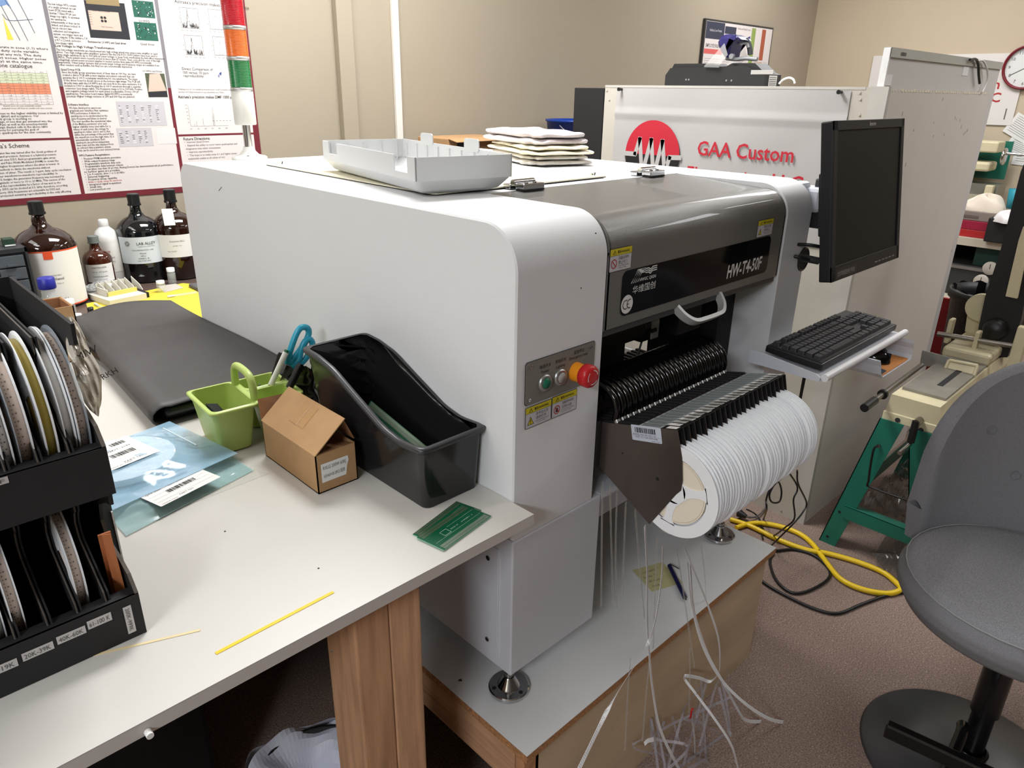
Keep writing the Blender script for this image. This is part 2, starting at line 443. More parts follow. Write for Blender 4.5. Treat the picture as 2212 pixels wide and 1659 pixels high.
# feet
for (fx, fy) in ((0.024, 0.026), (0.812, 0.022), (0.024, 1.2), (0.96, 1.2)):
    zb = 0.414 if fx < 0.1 else 0.43
    f = MB(); Mf = Matrix.Translation((fx, fy, 0.3485))
    f.lathe([(0.0, 0.0), (0.040, 0.0), (0.041, 0.002), (0.041, 0.008), (0.039, 0.010), (0.023, 0.011), (0.0225, 0.013), (0.0105, 0.031), (0.0105, 0.034)], Mf, CHROME, 40, smooth=False)
    for a in (35, 155, 275):
        f.disc(Mf, 0.031 * math.cos(R(a)), 0.031 * math.sin(R(a)), 0.0042, BLACKM, 0.0108, 14)
    ft = part('levelling_foot', f, M_, 'chrome levelling foot with three bolt holes')
    s = MB().cyl((fx, fy, 0.378), (fx, fy, zb), 0.0062, STEEL, n=14).cyl((fx, fy, 0.384), (fx, fy, 0.392), 0.0105, STEEL, n=6)
    part('threaded_stem', s, ft)
# grey hinged cover
cp_ = [(0.30, 1.2715), (0.09, 1.2600)] + arc(0.055, 1.203, 0.056, 80, 180, 26) + [(-0.001, 1.064)]
inn = [(y + 0.004, z - 0.004) if y < 0.2 else (y, z - 0.004) for y, z in cp_]
mb = MB().prismx(cp_ + inn[::-1], 0.2215, 0.864, GREYCV, smooth='auto')
endp = cp_ + [(0.30, 1.23), (0.12, 1.15), (0.05, 1.064)]
mb.prismx(endp, 0.858, 0.8645, GREYCV, smooth='auto', bev=.0015)
mb.prismx(endp, 0.2212, 0.2265, GREYCV, smooth='auto')
cov = part('hinged_cover', mb, M_, 'grey hinged front cover')
part('cover_lip', MB().box(0.2225, 0.862, 0.004, 0.05, 1.050, 1.066, P('lip_dark', (58, 58, 58), 0.4)).box(0.2225, 0.862, 0.05, 0.30, 1.20, 1.21, BLACKM), cov)
part('light_strip', MB().box(0.222, 0.66, 0.06, 0.07, 1.035, 1.042, P('strip_white', (225, 222, 208), 0.4)), cov)
# black nameplate
npm = FACE_F(0, -0.0012, 0)
mb = MB().rrect(npm, 0.263, 1.081, 0.808, 1.165, 0.014, P('nameplate_gloss_black', (7, 7, 8), 0.1, spec=.18), 0.0, 0.0006)
WL = P('white_lettering', (222, 222, 220), 0.6)
lm = FACE_F(0, -0.0021, 0)
mb.text(lm, 'HW-T4-50F', 0.040, WL, x=0.703, y=1.094, align='CENTER', width=0.150, shear=0.12, bold=0.022)
mb.text(lm, 'HWGC QIGN', 0.0085, WL, x=0.314, y=1.139, width=0.05, bold=0.01)
mb.text(lm, '华维国创', 0.016, WL, x=0.330, y=1.1195, width=0.070, align='CENTER')
for k in range(4):   # slanted stripes of the logo
    o = k * 0.0062
    pts = [(0.288 + o, 1.139), (0.2905 + o, 1.139), (0.306 + o * 0.6, 1.1625 - o * 0.35), (0.330, 1.1625 - o * 0.35), (0.330, 1.1605 - o * 0.35), (0.307 + o * 0.6, 1.1605 - o * 0.35)]
    mb.poly(lm, pts, WL, 0.0002)
    if k < 3:
        y0 = 1.1625 - o * 0.62
        mb.poly(lm, [(0.318 + o, y0 - .001), (0.340, y0 - .001), (0.346, y0 - 0.004), (0.352, y0), (0.366, y0), (0.366, y0 - 0.002), (0.353, y0 - 0.002), (0.346, y0 - 0.0065), (0.339, y0 - 0.003), (0.318 + o, y0 - 0.003)], WL, 0.0002)
mb.disc(lm, 0.281, 1.102, 0.0175, WL, 0.0002, 32)
mb.disc(lm, 0.277, 1.102, 0.009, BLACK, 0.0005, 16, 0.0072, R(60), R(300))
mb.disc(lm, 0.289, 1.102, 0.009, BLACK, 0.0005, 16, 0.0072, R(70), R(290))
mb.rect(lm, 0.281, 1.1012, 0.2865, 1.1028, BLACK, 0.0005)
part('nameplate', mb, cov, 'glossy black nameplate with white lettering')
def warn(parent, x0, x1, z0, z1, kind, l1, l2, l3, y=-0.0012):
    M = FACE_F(x0, y, z0); w = x1 - x0; h = z1 - z0; b = MB()
    b.rrect(M, -0.001, -0.001, w + 0.001, h + 0.001, 0.002, INK, 0.0, 0.0002)
    b.rrect(M, 0, 0, w, h, 0.0015, P('sticker_white', (196, 196, 198), 0.45), 0.0004)
    b.rect(M, 0, h * 0.70, w, h, YELST, 0.0007); b.rect(M, 0, h * 0.695, w, h * 0.705, INK, 0.0008)
    b.add([(w * .12, h * .75, .001), (w * .27, h * .75, .001), (w * .195, h * .95, .001)], [(0, 1, 2)], INK, False, M)
    b.add([(w * .145, h * .765, .0012), (w * .245, h * .765, .0012), (w * .195, h * .91, .0012)], [(0, 1, 2)], YELST, False, M)
    b.text(M, '!', h * .14, INK, x=w * .195, y=h * .78, z=.0014, align='CENTER')
    b.text(M, '警告/WARNING', h * 0.15, INK, x=w * 0.33, y=h * 0.785, z=.001, width=w * 0.55, bold=.01)
    cx, cy, r = w * .19, h * .34, h * .21
    if kind == 'tri':
        b.add([(cx - r, cy - r, .0007), (cx + r, cy - r, .0007), (cx, cy + r * .9, .0007)], [(0, 1, 2)], INK, False, M)
        b.add([(cx - r * .78, cy - r * .86, .0009), (cx + r * .78, cy - r * .86, .0009), (cx, cy + r * .62, .0009)], [(0, 1, 2)], YELST, False, M)
        b.text(M, '!', h * .30, INK, x=cx, y=cy - r * .7, z=.0011, align='CENTER', bold=.02)
    else:
        b.disc(M, cx, cy, r, REDINK, .0007, 24, r * .8)
        b.add([(cx - r * .72, cy + r * .58, .001), (cx - r * .58, cy + r * .72, .001), (cx + r * .72, cy - r * .58, .001), (cx + r * .58, cy - r * .72, .001)], [(0, 1, 2, 3)], REDINK, False, M)
        if kind == 'hand':
            b.rrect(M, cx - r * .36, cy - r * .55, cx + r * .36, cy + r * .1, r * .1, INK, .0008)
            for k in range(4): b.rect(M, cx - r * .36 + k * r * .19, cy, cx - r * .24 + k * r * .19, cy + r * (.5 if k in (1, 2) else .38), INK, .0008)
    b.text(M, l1, h * .17, INKG, x=w * .40, y=h * .50, z=.0007, width=w * .48)
    b.text(M, l2, h * .17, INKG, x=w * .40, y=h * .30, z=.0007, width=w * .40)
    b.text(M, l3, h * .075, INKG, x=w * .38, y=h * .19, z=.0007, width=w * .52)
    b.text(M, 'DO NOT OPEN', h * .07, INKG, x=w * .42, y=h * .10, z=.0007, width=w * .36)
    return part('warning_sticker', b, parent)
warn(cov, 0.2235, 0.284, 1.169, 1.2085, 'no', '机器运转时', '禁止开门', 'DO NOT OPEN THE DOOR')
warn(cov, 0.738, 0.806, 1.168, 1.2035, 'tri', '请勿将', '身体伸入', 'KEEP BODY OUTSIDE')
# cover handle
HG = P('handle_satin', (176, 176, 174), 0.4, 0.15)
mb = MB(); path = [(0.452, 0.004, 1.062), (0.462, -0.012, 1.045), (0.482, -0.024, 1.033), (0.515, -0.026, 1.031), (0.560, -0.026, 1.031), (0.585, -0.024, 1.033), (0.605, -0.012, 1.045), (0.612, 0.004, 1.062)]
mb.ribbon(path, 0.017, 0.008, HG, side=(0, -0.75, 0.66), sub=6)
part('cover_handle', mb, cov, 'curved silver pull handle')
# hinges
for hx in (0.325, 0.752):
    b = MB(); y = 0.303
    b.box(hx - .03, hx + .03, y - .022, y + .002, TOP - .001, TOP + .003, BLACKM, bev=.001)
    b.box(hx - .03, hx + .03, y - .022, y + .004, TOP + .003, TOP + .014, CHROME, bev=.002)
    b.box(hx - .03, hx + .03, y + .018, y + .040, TOP, TOP + .010, CHROME, bev=.002)
    b.cyl((hx - .03, y + .011, TOP + .014), (hx + .03, y + .011, TOP + .014), .0065, CHROME, n=14)
    for s in (-.012, .012): b.cyl((hx + s, y - .010, TOP + .014), (hx + s, y - .010, TOP + .016), .004, STEEL, n=12)
    part('hinge', b, M_, 'silver cover hinge')
# control plate
M = FACE_F(0, -0.0012, 0)
mb = MB().rrect(M, 0.0215, 0.975, 0.197, 1.052, 0.006, BLACKM, 0, .0004).rrect(M, 0.0225, 0.976, 0.196, 1.051, 0.006, P('plate_satin', (128, 126, 118), 0.5, 0.15), 0.0005, 0.0008)
Mt = FACE_F(0, -0.0026, 0)
for cx, cz, r in ((0.0335, 1.044, .003), (0.185, 1.043, .003), (0.0315, 0.985, .003), (0.187, 0.985, .003)):
    mb.cyl((cx, -.002, cz), (cx, -.0042, cz), r, CHROME, n=12); mb.cyl((cx, -.0042, cz), (cx, -.0044, cz), r * .45, BLACKM, n=6)
mb.text(Mt, '电源开关', 0.0075, INK, x=0.068, y=1.0335, align='CENTER', width=.027); mb.text(Mt, 'Power', 0.0075, INK, x=0.068, y=1.0245, align='CENTER')
mb.text(Mt, '照明开关', 0.0075, INK, x=0.106, y=1.0335, align='CENTER', width=.027); mb.text(Mt, 'Lighting', 0.0075, INK, x=0.106, y=1.0245, align='CENTER')
mb.text(Mt, '紧急停止', 0.0075, INK, x=0.153, y=1.0395, align='CENTER', width=.027); mb.text(Mt, 'Emergency stop', 0.0075, INK, x=0.152, y=1.031, align='CENTER', width=.048)
cpl = part('control_plate', mb, M_, 'brushed grey control plate with three buttons')
def btn(cx, cz, col, nm, lab):
    Mb = FR((cx, -0.002, cz), (1, 0, 0), (0, 0, 1))
    b = MB().lathe([(0.0155, 0), (0.0155, .002), (0.0135, .005), (.0105, .0055), (.0098, .004), (.0098, .0045), (0, .0048)], Mb, ALU, 28)
    b.lathe([(.0095, .0046), (.009, .0062), (0, .0066)], Mb, col, 24)
    part(nm, b, cpl, lab)
btn(0.068, 1.006, P('green_button', (20, 112, 84), 0.4), 'push_button', 'green power button')
btn(0.106, 1.006, P('clear_button', (165, 166, 160), 0.4), 'push_button', 'white lighting button')
Me = FR((0.146, -0.002, 1.006), (1, 0, 0), (0, 0, 1))
b = MB().lathe([(.0175, 0), (.0165, .016), (.0165, .020)], Me, P('estop_orange', (240, 150, 30), 0.35), 28)
RED = P('estop_red', (196, 34, 40), 0.3)
b.lathe([(.0165, .018), (.0205, .022), (.0205, .034), (.0185, .038), (.012, .0395), (0, .040)], Me, RED, 32)
for a in (0, 120, 240): b.disc(Me, 0, 0, .0135, WL, .0402, 10, .0118, R(a + 10), R(a + 85))
part('emergency_stop_button', b, cpl, 'red mushroom emergency stop on orange collar')
warn(M_, 0.025, 0.087, 0.933, 0.9705, 'tri', '非专业人员', '请勿打开', 'NON PROFESSIONALS')
warn(M_, 0.090, 0.153, 0.933, 0.9715, 'hand', '机器运转中请勿', '将手放入机器', 'DO NOT PUT HANDS')
# cable hole in the right tower
Mh = FR((0.9985,0,1.083), (1, 0, 0), (0, 0, 1))
hc = Mh.translation
b = MB().disc(Mh, 0, 0, .026, BLACKM, .0015, 28).lathe([(.026, 0.0), (.027, .003), (.0295, .002), (.030, 0)], Mh, BLACK, 28)
part('cable_port', b, M_, 'round black cable port')
# interior of the opening
mb = MB()
mb.box(0.22, 0.30, 0.12, 1.15, 0.80, 1.15, BLACKM).box(0.866, 0.8745, 0.102, 0.298, 0.72, 1.16, P('inner_dark', (34, 34, 36), 0.6))
mb.box(0.30, 0.866, 0.45, 0.60, 1.10, 1.16, BLACKM).box(0.22, 0.866, 0.31, 0.36, 1.12, 1.2, BLACKM)
a = (0.8523,0.3,0.8884); 
mb.box(0.80, 0.866, 0.10, 0.30, 0.74, 1.10, BLACKM).box(0.62, 0.72, 0.10, 0.18, 0.94, 1.06, BLACKM, bev=.004)
mb.box(0.26, 0.50, 0.10, 0.15, 0.965, 1.02, BLACKM, bev=.006).box(0.26, 0.425, 0.10, 0.14, 0.88, 0.97, BLACKM)
part('gantry', mb, M_, 'black gantry inside the machine')
m0 = (0.5202,0.1,0.9579)
mb = MB().box(0.485, 0.520, 0.102, 0.142, 0.955, 0.995, BLACK, bev=.002).box(0.520, 0.548, 0.100, 0.144, 0.954, 0.998, P('motor_grey', (176, 174, 168), 0.45, 0.2), bev=.003)
mb.cyl((0.50, 0.099, 0.976), (0.53, 0.098, 0.976), .004, BLACKM)
mb.cyl((0.533, 0.1005, 0.976), (0.533, 0.0985, 0.976), .004, BLACKM)
mb.tube([(0.50, .11, .955), (.49, .11, .93), (.475, .11, .905), (.465, .12, .89)], .0025, BLACK, 6)
part('stepper_motor', mb, M_, 'grey stepper motor with black cable')
mb = MB().box(0.70, 0.866, 0.30, 0.52, 0.74, 0.775, P('rail_white', (205, 204, 196), 0.4), bev=.01)
mb.box(0.222, 0.66, 0.10, 0.22, 0.80, 0.862, BLACKM)
for k in range(24): mb.box(0.235 + k * .0173, 0.243 + k * .0173, 0.09, 0.22, 0.862, 0.876, DARK)
part('feeder_bank', mb, M_, 'black slotted feeder bank')
mb = MB().box(0.2215, 0.2345, 0.0, 0.06, 0.765, 0.885, P('mount_dark', (30, 30, 31), 0.35), bev=.002)
for c in ((.012, .868), (.02, .84), (.015, .80)): mb.cyl((.2215, c[0], c[1]), (.2195, c[0], c[1]), .004, DARK, n=12)
part('feeder_mount', mb, M_)
# signal tower
Ms = Matrix.Translation((0.18, 1.243, TOP))
b = MB().lathe([(.0, 0), (.047, 0), (.047, .006), (.043, .009), (.026, .013), (.018, .022), (.0145, .031), (.0145, .033), (0, .033)], Ms, P('lamp_base_white', (228, 228, 222), 0.35), 32)
for a in (60, 240, 330): b.disc(Ms, .035 * math.cos(R(a)), .035 * math.sin(R(a)), .004, BLACKM, .0125, 10)
st = part('signal_tower', b, M_, 'signal tower with red, orange and green lamps')
part('pole', MB().cyl((.18, 1.243, TOP + .03), (.18, 1.243, 1.366), .0105, CHROME, n=20), st, 'chrome pole')
WC = P('tower_body', (214, 212, 204), 0.3)
part('collar', MB().lathe([(0, 1.362), (.027, 1.362), (.0285, 1.365), (.0285, 1.450), (0, 1.45)], Matrix.Translation((.18, 1.243, 0)), WC, 28), st)
RING = P('ring_silver', (190, 188, 184), 0.3, 0.5)
def lamp(z0, z1, rgb, lab):
    m = P('lamp_' + lab.split()[0], rgb, 0.12, coat=0.6, emit=0.0)
    prof = [(.0, z0)]; n = 18
    for k in range(n):
        za = z0 + (z1 - z0) * k / n; zb = z0 + (z1 - z0) * (k + .5) / n
        prof += [(.0275, za), (.0282, zb)]
    prof += [(.0275, z1), (0, z1)]
    b = MB().lathe(prof, Matrix.Translation((.18, 1.243, 0)), m, 36, smooth=False)
    part('lamp', b, st, lab)
def ring(z0, z1): part('ring', MB().lathe([(0, z0), (.0288, z0), (.0288, z1), (0, z1)], Matrix.Translation((.18, 1.243, 0)), RING, 28), st)
ring(1.447, 1.456); lamp(1.456, 1.522, (12, 122, 62), 'green lamp'); ring(1.522, 1.5315)
lamp(1.5315, 1.595, (238, 112, 24), 'orange lamp'); ring(1.595, 1.6045); lamp(1.6045, 1.672, (206, 20, 44), 'red lamp'); ring(1.672, 1.685)
# monitor bracket and keyboard shelf
SH = P('shelf_white', (205, 208, 216), 0.4, bump=.1, bscale=900)
b = MB().box(1.003, 1.07, 0.04, 0.075, 1.09, 1.262, SH, bev=.01)
b.box(1.04, 1.10, 0.0, 0.06, 1.19, 1.25, SH, bev=.01).box(1.06, 1.10, -0.03, 0.03, 1.15, 1.27, DARK, bev=.004)
part('monitor_bracket', b, M_, 'white monitor bracket')
kb = MB().box(0.728, 1.215, -0.195, -0.03, 0.888, 0.892, SH)
kb.prismx(arc(-0.204, 0.896, 0.0085, 0, 360, 14)[:-1], 0.735, 1.215, P('shelf_roll', (228, 228, 230), 0.35), smooth=True)
kb.prism([(-0.198, 0.888), (-0.030, 0.888), (-0.030, 0.918), (-0.060, 0.918), (-0.19, 0.9035), (-0.198, 0.898)], 0.7255, 0.7285, SH, Matrix(((0, 0, 1, 0), (1, 0, 0, 0), (0, 1, 0, 0), (0, 0, 0, 1))))
kb.box(0.88, 1.0, -0.05, 0.005, 0.862, 0.888, SH)
ks = part('keyboard_shelf', kb, M_, 'white folded metal keyboard shelf')
mt = [(1.000, 0.888)] + arc(1.0, 0.862, 0.0, 90, 90, 1)
prof = [(0.960, 0.888), (0.972, 0.872), (0.985, 0.848), (1.003, 0.835), (1.192, 0.835), (1.197, 0.846), (1.194, 0.864), (1.186, 0.878), (1.184, 0.888)]
inn2 = [(x + (0.002 if x < 1.1 else -0.002), z + 0.0018) for x, z in prof]
Mx = Matrix(((1, 0, 0, 0), (0, 0, -1, 0), (0, 1, 0, 0), (0, 0, 0, 1)))
part('mouse_shelf', MB().prism(prof + inn2[::-1], 0.045, 0.238, SH, Mx), ks, 'white metal mouse shelf under the keyboard shelf')

# ------------------------------------------------------------------ feeders and the reels on them
NF = 23; FP = 0.0173; FX = 0.2355
PLATE = [(0.022, .877), (-.016, .8830), (-.163, .9205), (-.178, .872), (-.184, .83), (-.1835, .81), (-.174, .797), (-.126, .712), (-.020, .772), (-.004, .781), (.022, .79)]
SPL = P('feeder_plate_steel', (120, 110, 104), 0.28, 0.85, noise=0.08, nscale=6)
FTOP = P('feeder_top_dark', (40, 40, 40), 0.35, 0.4)
LABG = P('feeder_label_blue', (150, 165, 168), 0.4)
HOSE = P('black_hose', (8, 8, 9), 0.12)
def ytop(y): return .883 + (-.016 - y) * (.0375 / .147)
def feeder(first):
    t = thing('tape_feeder', 'x', 'feeder', (0, 0, 0.71), 0, 'tape feeders in the front bank')
    sp = MB().prismx(PLATE, 0, 0.0012, SPL)
    if first:
        sp.cyl((-.0003, -.133, .812), (.0002, -.133, .812), .0035, BLACKM, n=12); sp.cyl((-.0003, -.052, .833), (.0002, -.052, .833), .0018, BLACKM, n=10)
    part('side_plate', sp, t, 'brushed steel side plate')
    # sloped channel on top, open at the front
    ang = math.atan2(.0375, .147)
    Mt = FR((0, -.163, ytop(-.163)), (1, 0, 0), (0, math.cos(ang), -math.sin(ang)))
    b = MB().box(0.0012, 0.0155, 0, 0.21, -0.001, 0.0, FTOP, M=Mt)
    b.box(0.0145, 0.0155, 0.0, 0.13, -0.036, 0, FTOP, M=Mt).box(0.0012, 0.0155, 0.012, 0.013, -0.034, 0, BLACKM, M=Mt)
    b.box(0.004, 0.012, 0.09, 0.22, -0.02, 0.003, BLACKM, M=Mt)
    part('channel', b, t)
    lb = MB().rect(Mt, .001, .035, .0155, .085, P('feeder_label_frame', (186, 188, 188), .4), .0004).rect(Mt, .0035, .038, .0135, .082, LABG, .0006)
    for k in range(14): lb.rect(Mt, .0045, .041 + k * .0028, .0125, .0421 + k * .0028, P('label_dark', (60, 72, 74), .5), .0008)
    part('barcode_label', lb, t)
    hs = MB().tube([(.008, -.024, ytop(-.024) + .004), (.008, -.026, .912), (.008, -.014, .936), (.008, .016, .951), (.008, .052, .948), (.008, .085, .930), (.008, .105, .902), (.008, .11, .875)], .0068, HOSE, 10)
    hs_ = part('hose', hs, t, 'shiny black hose')
    part('collar', MB().cyl((.008, -.030, ytop(-.024) + .001), (.008, -.0235, ytop(-.024) + .010), .0062, P('collar_grey', (170, 168, 164), .3, .6), n=8), hs_, 'grey hose collar')
    return t, Mt
REELW = P('reel_white_plastic', (243, 245, 247), 0.4, sss=0.0, alpha=1.0)
REELT = P('reel_translucent', (226, 230, 234), 0.3, alpha=0.82)
CREAM = P('paper_tape_cream', (236, 226, 206), 0.8)
RC = (-.1685, .8015)
def flange(b, x, w, mat, spokes=True, r=.0888):
    M = FR((x, 0, 0), (0, -1, 0), (0, 0, 1))
    if not spokes:
        b.lathe([(.0065, 0), (r, 0), (r + .0003, w / 2), (r, w), (.0065, w)], M, mat, 56, smooth=False); return
    b.lathe([(.0665, 0), (r, 0), (r + .0003, w / 2), (r, w), (.0665, w), (.0665, 0)], M, mat, 56, smooth=False)
    b.lathe([(.0065, -.001), (.024, 0), (.024, w), (.0065, w), (.0065, -.001)], M, mat, 32, smooth=False)
    for a in (15, 137, 265):
        ca, sa = math.cos(R(a)), math.sin(R(a))
        pts = []
        for rr_, hw in ((.020, .016), (.027, .0105), (.037, .0078), (.052, .0072), (.061, .009), (.0675, .016)): pts.append((rr_, hw))
        pl = [(rr_ * ca - hw * sa, rr_ * sa + hw * ca) for rr_, hw in pts] + [(rr_ * ca + hw * sa, rr_ * sa - hw * ca) for rr_, hw in pts[::-1]]
        b.prism(pl, 0, w, mat, M)
def reel(first, wid=.0112):
    t = thing('component_reel', 'x', 'reel', (0, RC[0], RC[1] - .089), 0, 'white reels hanging on the feeders')
    def loc(b): 
        for i, v in enumerate(b.v): b.v[i] = (v[0], v[1], v[2] + .089)
        return b
    b = MB(); flange(b, wid - .0008, .0018, REELW, False); part('flange', loc(b), t, local=True)
    b = MB(); flange(b, 0.0004, .0018, REELW, first); part('flange', loc(b), t, local=True)
    b = MB().lathe([(.008, .0012), (.0632, .0012), (.0632, wid - .001), (.008, wid - .001)], FR((wid - .0006, 0, 0), (0, -1, 0), (0, 0, 1)), CREAM, 40, smooth=False)
    if first: b.lathe([(.060, wid - .0009), (.0605, wid - .0008)], FR((wid - .0006, 0, 0), (0, -1, 0), (0, 0, 1)), CARD, 40)
    part('wound_tape', loc(b), t, local=True)
    return t
f0, Mt0 = feeder(True); f0.location.x = FX
r0 = reel(True); r0.location.x = FX + .0022
# dark label print on the rim of the first reel, white label sticker on the first plate
b = MB(); M = FR((FX + .0022 - .00075, RC[0], RC[1]), (0, -1, 0), (0, 0, 1))
for a0, a1 in ((24, 42), (-28, -6)):
    b.lathe([(.0672, 0.0000), (.0765, 0.0)], M, P('rim_label', (225, 225, 225), .6), 10, a0=R(a0), a1=R(a1))
    k = a0
    while k < a1:
        b.lathe([(.0685, .0003), (.0745, .0003)], M, INK, 1, a0=R(k), a1=R(k + .9)); k += 1.7
b.v = [tuple(wm(r0).inverted() @ Vector(v)) for v in b.v]
part('reel_label', b, r0, 'black barcode print on the rim', local=True)
M = FR((FX - .0006, -.066, .895), (0, -.975, .222), (0, .222, .975))
b = MB().rrect(M, 0, -.0265, .0655, 0.003, .002, P('label_blue_white', (196, 202, 214), .45))
barcode(b, M, .008, -.011, .057, -.001, INK, 4)
b.text(M, 'MODEL: FW1-8T-150-1-10', .0038, INK, x=.003, y=-.0155, width=.05); b.text(M, 'S/N:  CL1-04-2009420J', .0038, INK, x=.008, y=-.0205, width=.048)
b.rect(M, .002, -.0167, .063, -.0164, INK, .0003); b.rect(M, .016, -.0225, .0163, -.012, INK, .0003)
b.text(M, 'MADE IN CHINA', .0022, INK, x=.042, y=-.0248, width=.02)
part('serial_label', b, f0, 'white serial number sticker with barcode')
f0['label'] = 'steel tape feeder nearest the left column, its plate with serial number sticker'
r0['label'] = 'white reel nearest the camera, its spokes and cream tape in view'
f0['group'] = 'tape feeders in the front bank'
fp, _ = feeder(False); rp = reel(False)
rnd = random.Random(5)
fr, rrs = fp, rp
for i in range(1, NF):
    a = fp if i == 1 else dup(fp); c = rp if i == 1 else dup(rp)
    a.location = (FX + i * FP, 0, 0.71); c.location = (FX + .0022 + i * FP, RC[0] + rnd.uniform(-.004, .003), RC[1] - .089 + rnd.uniform(-.003, .003))
    if i == NF - 1:
        a['label'] = 'steel tape feeder at the far right end of the bank'; c['label'] = 'white reel at the far right end of the row of reels'
        del a['group']; del c['group']
    else:
        a['label'] = 'steel tape feeder in the packed middle of the feeder bank'; c['label'] = 'white reel in the packed middle of the row, only its rim showing'
    # loose white label strip on top of each feeder
    b = MB(); y0 = rnd.uniform(.004, .010); b.rect(Mt0, .002, y0, .0145, y0 + rnd.uniform(.018, .026), PAPER, .0009)
    b.text(FR(Mt0 @ Vector((.0125, y0 + .002, .0012)), Mt0.to_3x3() @ Vector((0, 1, 0)), Mt0.to_3x3() @ Vector((-1, 0, 0))), rnd.choice(('R 10K', 'C 0.1', 'R 4.7K', 'C 10u', 'R 1K', 'LED')), .006, INKG)
    mm = b.mesh('paper_label'); mm.transform(Matrix.Translation((0, 0, -.71)))
    o = bpy.data.objects.new('paper_label', mm); COL.objects.link(o); o.parent = a
b = MB(); b.rect(Mt0, .002, .004, .0145, .026, PAPER, .0009)
mm = b.mesh('paper_label'); mm.transform(Matrix.Translation((0, 0, -.71)))
o = bpy.data.objects.new('paper_label', mm); COL.objects.link(o); o.parent = f0
del f0['group']; del r0['group']

# ------------------------------------------------------------------ hanging tapes
DOT = P('sprocket_hole', (120, 112, 108), .9)
TAPEW = P('carrier_tape_white', (240, 240, 242), .5)
CLEAR = P('clear_cover_tape', (225, 225, 222), .15, alpha=0.34)
CLEARD = P('clear_cover_tape_grey', (176, 170, 178), .2, alpha=0.4)
def strip(pts, lab, w=.0065, mat=TAPEW, holes=True, side=(1, .25, 0), twist=0.0, name='carrier_tape', cat='tape', group=None):
    b = MB().ribbon(pts, w * 1.25, .0005, mat, side=side, sub=8, twist=twist, holes=(DOT, .0042, .00055) if holes else None)
    solo(name, b, lab, cat, group)
strip([(0.2221,-0.125,0.7146), (0.2372,-0.13,0.6123), (0.2385,-0.14,0.5074), (0.2429,-0.15,0.4247), (0.2573,-0.16,0.3192), (0.2764,-0.18,0.2055), (0.3488,-0.2,0.0432)], 'white punched paper tape hanging straight down, crossing another one above the platform edge')
strip([(0.2921,-0.125,0.6387), (0.2923,-0.13,0.5733), (0.256,-0.15,0.5035), (0.2042,-0.17,0.4792), (0.1175,-0.2,0.4994), (-0.0022,-0.24,0.5269), (-0.1288,-0.28,0.5176)], 'white punched paper tape swinging to the left towards the bottom edge', w=.0055)
strip([(0.3829,-0.12,0.5909), (0.4209,-0.13,0.5133), (0.4863,-0.14,0.3912), (0.5402,-0.15,0.273), (0.5489,-0.16,0.1904), (0.561,-0.15,0.1466), (0.5472,-0.14,0.1312), (0.5069,-0.135,0.1649), (0.447,-0.13,0.2085), (0.445,-0.13,0.1987), (0.4393,-0.16,0.1868), (0.438,-0.22,0.1498), (0.4536,-0.26,0.0928), (0.471,-0.28,0.0162)], 'white punched tape that loops and folds back beside the plywood front', w=.0062)
strip([(0.3956,-0.125,0.547), (0.4124,-0.14,0.4326), (0.433,-0.17,0.3254), (0.4851,-0.2,0.2189), (0.5385,-0.24,0.1415), (0.617,-0.27,0.0609), (0.703,-0.28,-0.0072), (0.7642,-0.28,-0.0447)], 'white punched tape ending in the rightmost curled tip over the carpet', w=.0068)
strip([(0.4028,-0.125,0.5551), (0.4349,-0.135,0.4044), (0.4742,-0.16,0.2797), (0.4851,-0.2,0.2189), (0.5306,-0.23,0.118), (0.5742,-0.235,0.0592), (0.658,-0.24,-0.002), (0.771,-0.24,-0.0713)], 'white punched tape with a sharp kink beside the curled tip', w=.0062)
strip([(0.579,-0.16,0.1707), (0.623,-0.18,0.0589), (0.6299,-0.2,-0.0157), (0.5777,-0.22,-0.0378), (0.489,-0.24,-0.0293)], 'thin grey tape curving in front of the dark carpet', w=.003, mat=CLEARD, holes=False)
strip([(0.4424,-0.16,0.2191), (0.4388,-0.18,0.1108), (0.4549,-0.2,0.042), (0.5059,-0.21,-0.0478)], 'narrow transparent tape ending above the carpet, curved to the right', w=.0035, mat=CLEARD, holes=False)
strip([(0.4222,-0.17,0.1365), (0.4409,-0.175,0.0617), (0.4637,-0.18,-0.0608)], 'short white punched tape hanging below a red clip', w=.006)
b = MB().tube([(0.424,-0.17,0.1563), (0.419,-0.17,0.1529), (0.4187,-0.17,0.1349), (0.4124,-0.17,0.1282)], .0022, P('red_clip', (190, 24, 34), .35), 6)
solo('wire_clip', b, 'small bright red clip on the hanging tapes', 'clip')
clear = [((1302,1040), (1300,1150), (1299,1300), 'leftmost'), ((1318,1045), (1320,1150), (1324,1295), ''), ((1333,1060), (1330,1180), (1332,1310), ''), ((1352,1085), (1348,1190), (1345,1280), ''), ((1372,1100), (1380,1200), (1392,1330), ''), ((1420,1160), (1416,1260), (1411,1400), ''), ((1462,1185), (1478,1290), (1500,1420), ''), ((1515,1180), (1523,1250), (1526,1330), '')]
tk = [((1302,1040),(1300,1150),(1299,1300))]
tl = ['the leftmost one beside the left column', 'second from the left column', 'third from the left column', 'behind the steel feeder plate tip', 'slanting to the right over the yellow note', 'between the two long white tapes', 'slanting beside the blue pen', 'the rightmost one under the reels']
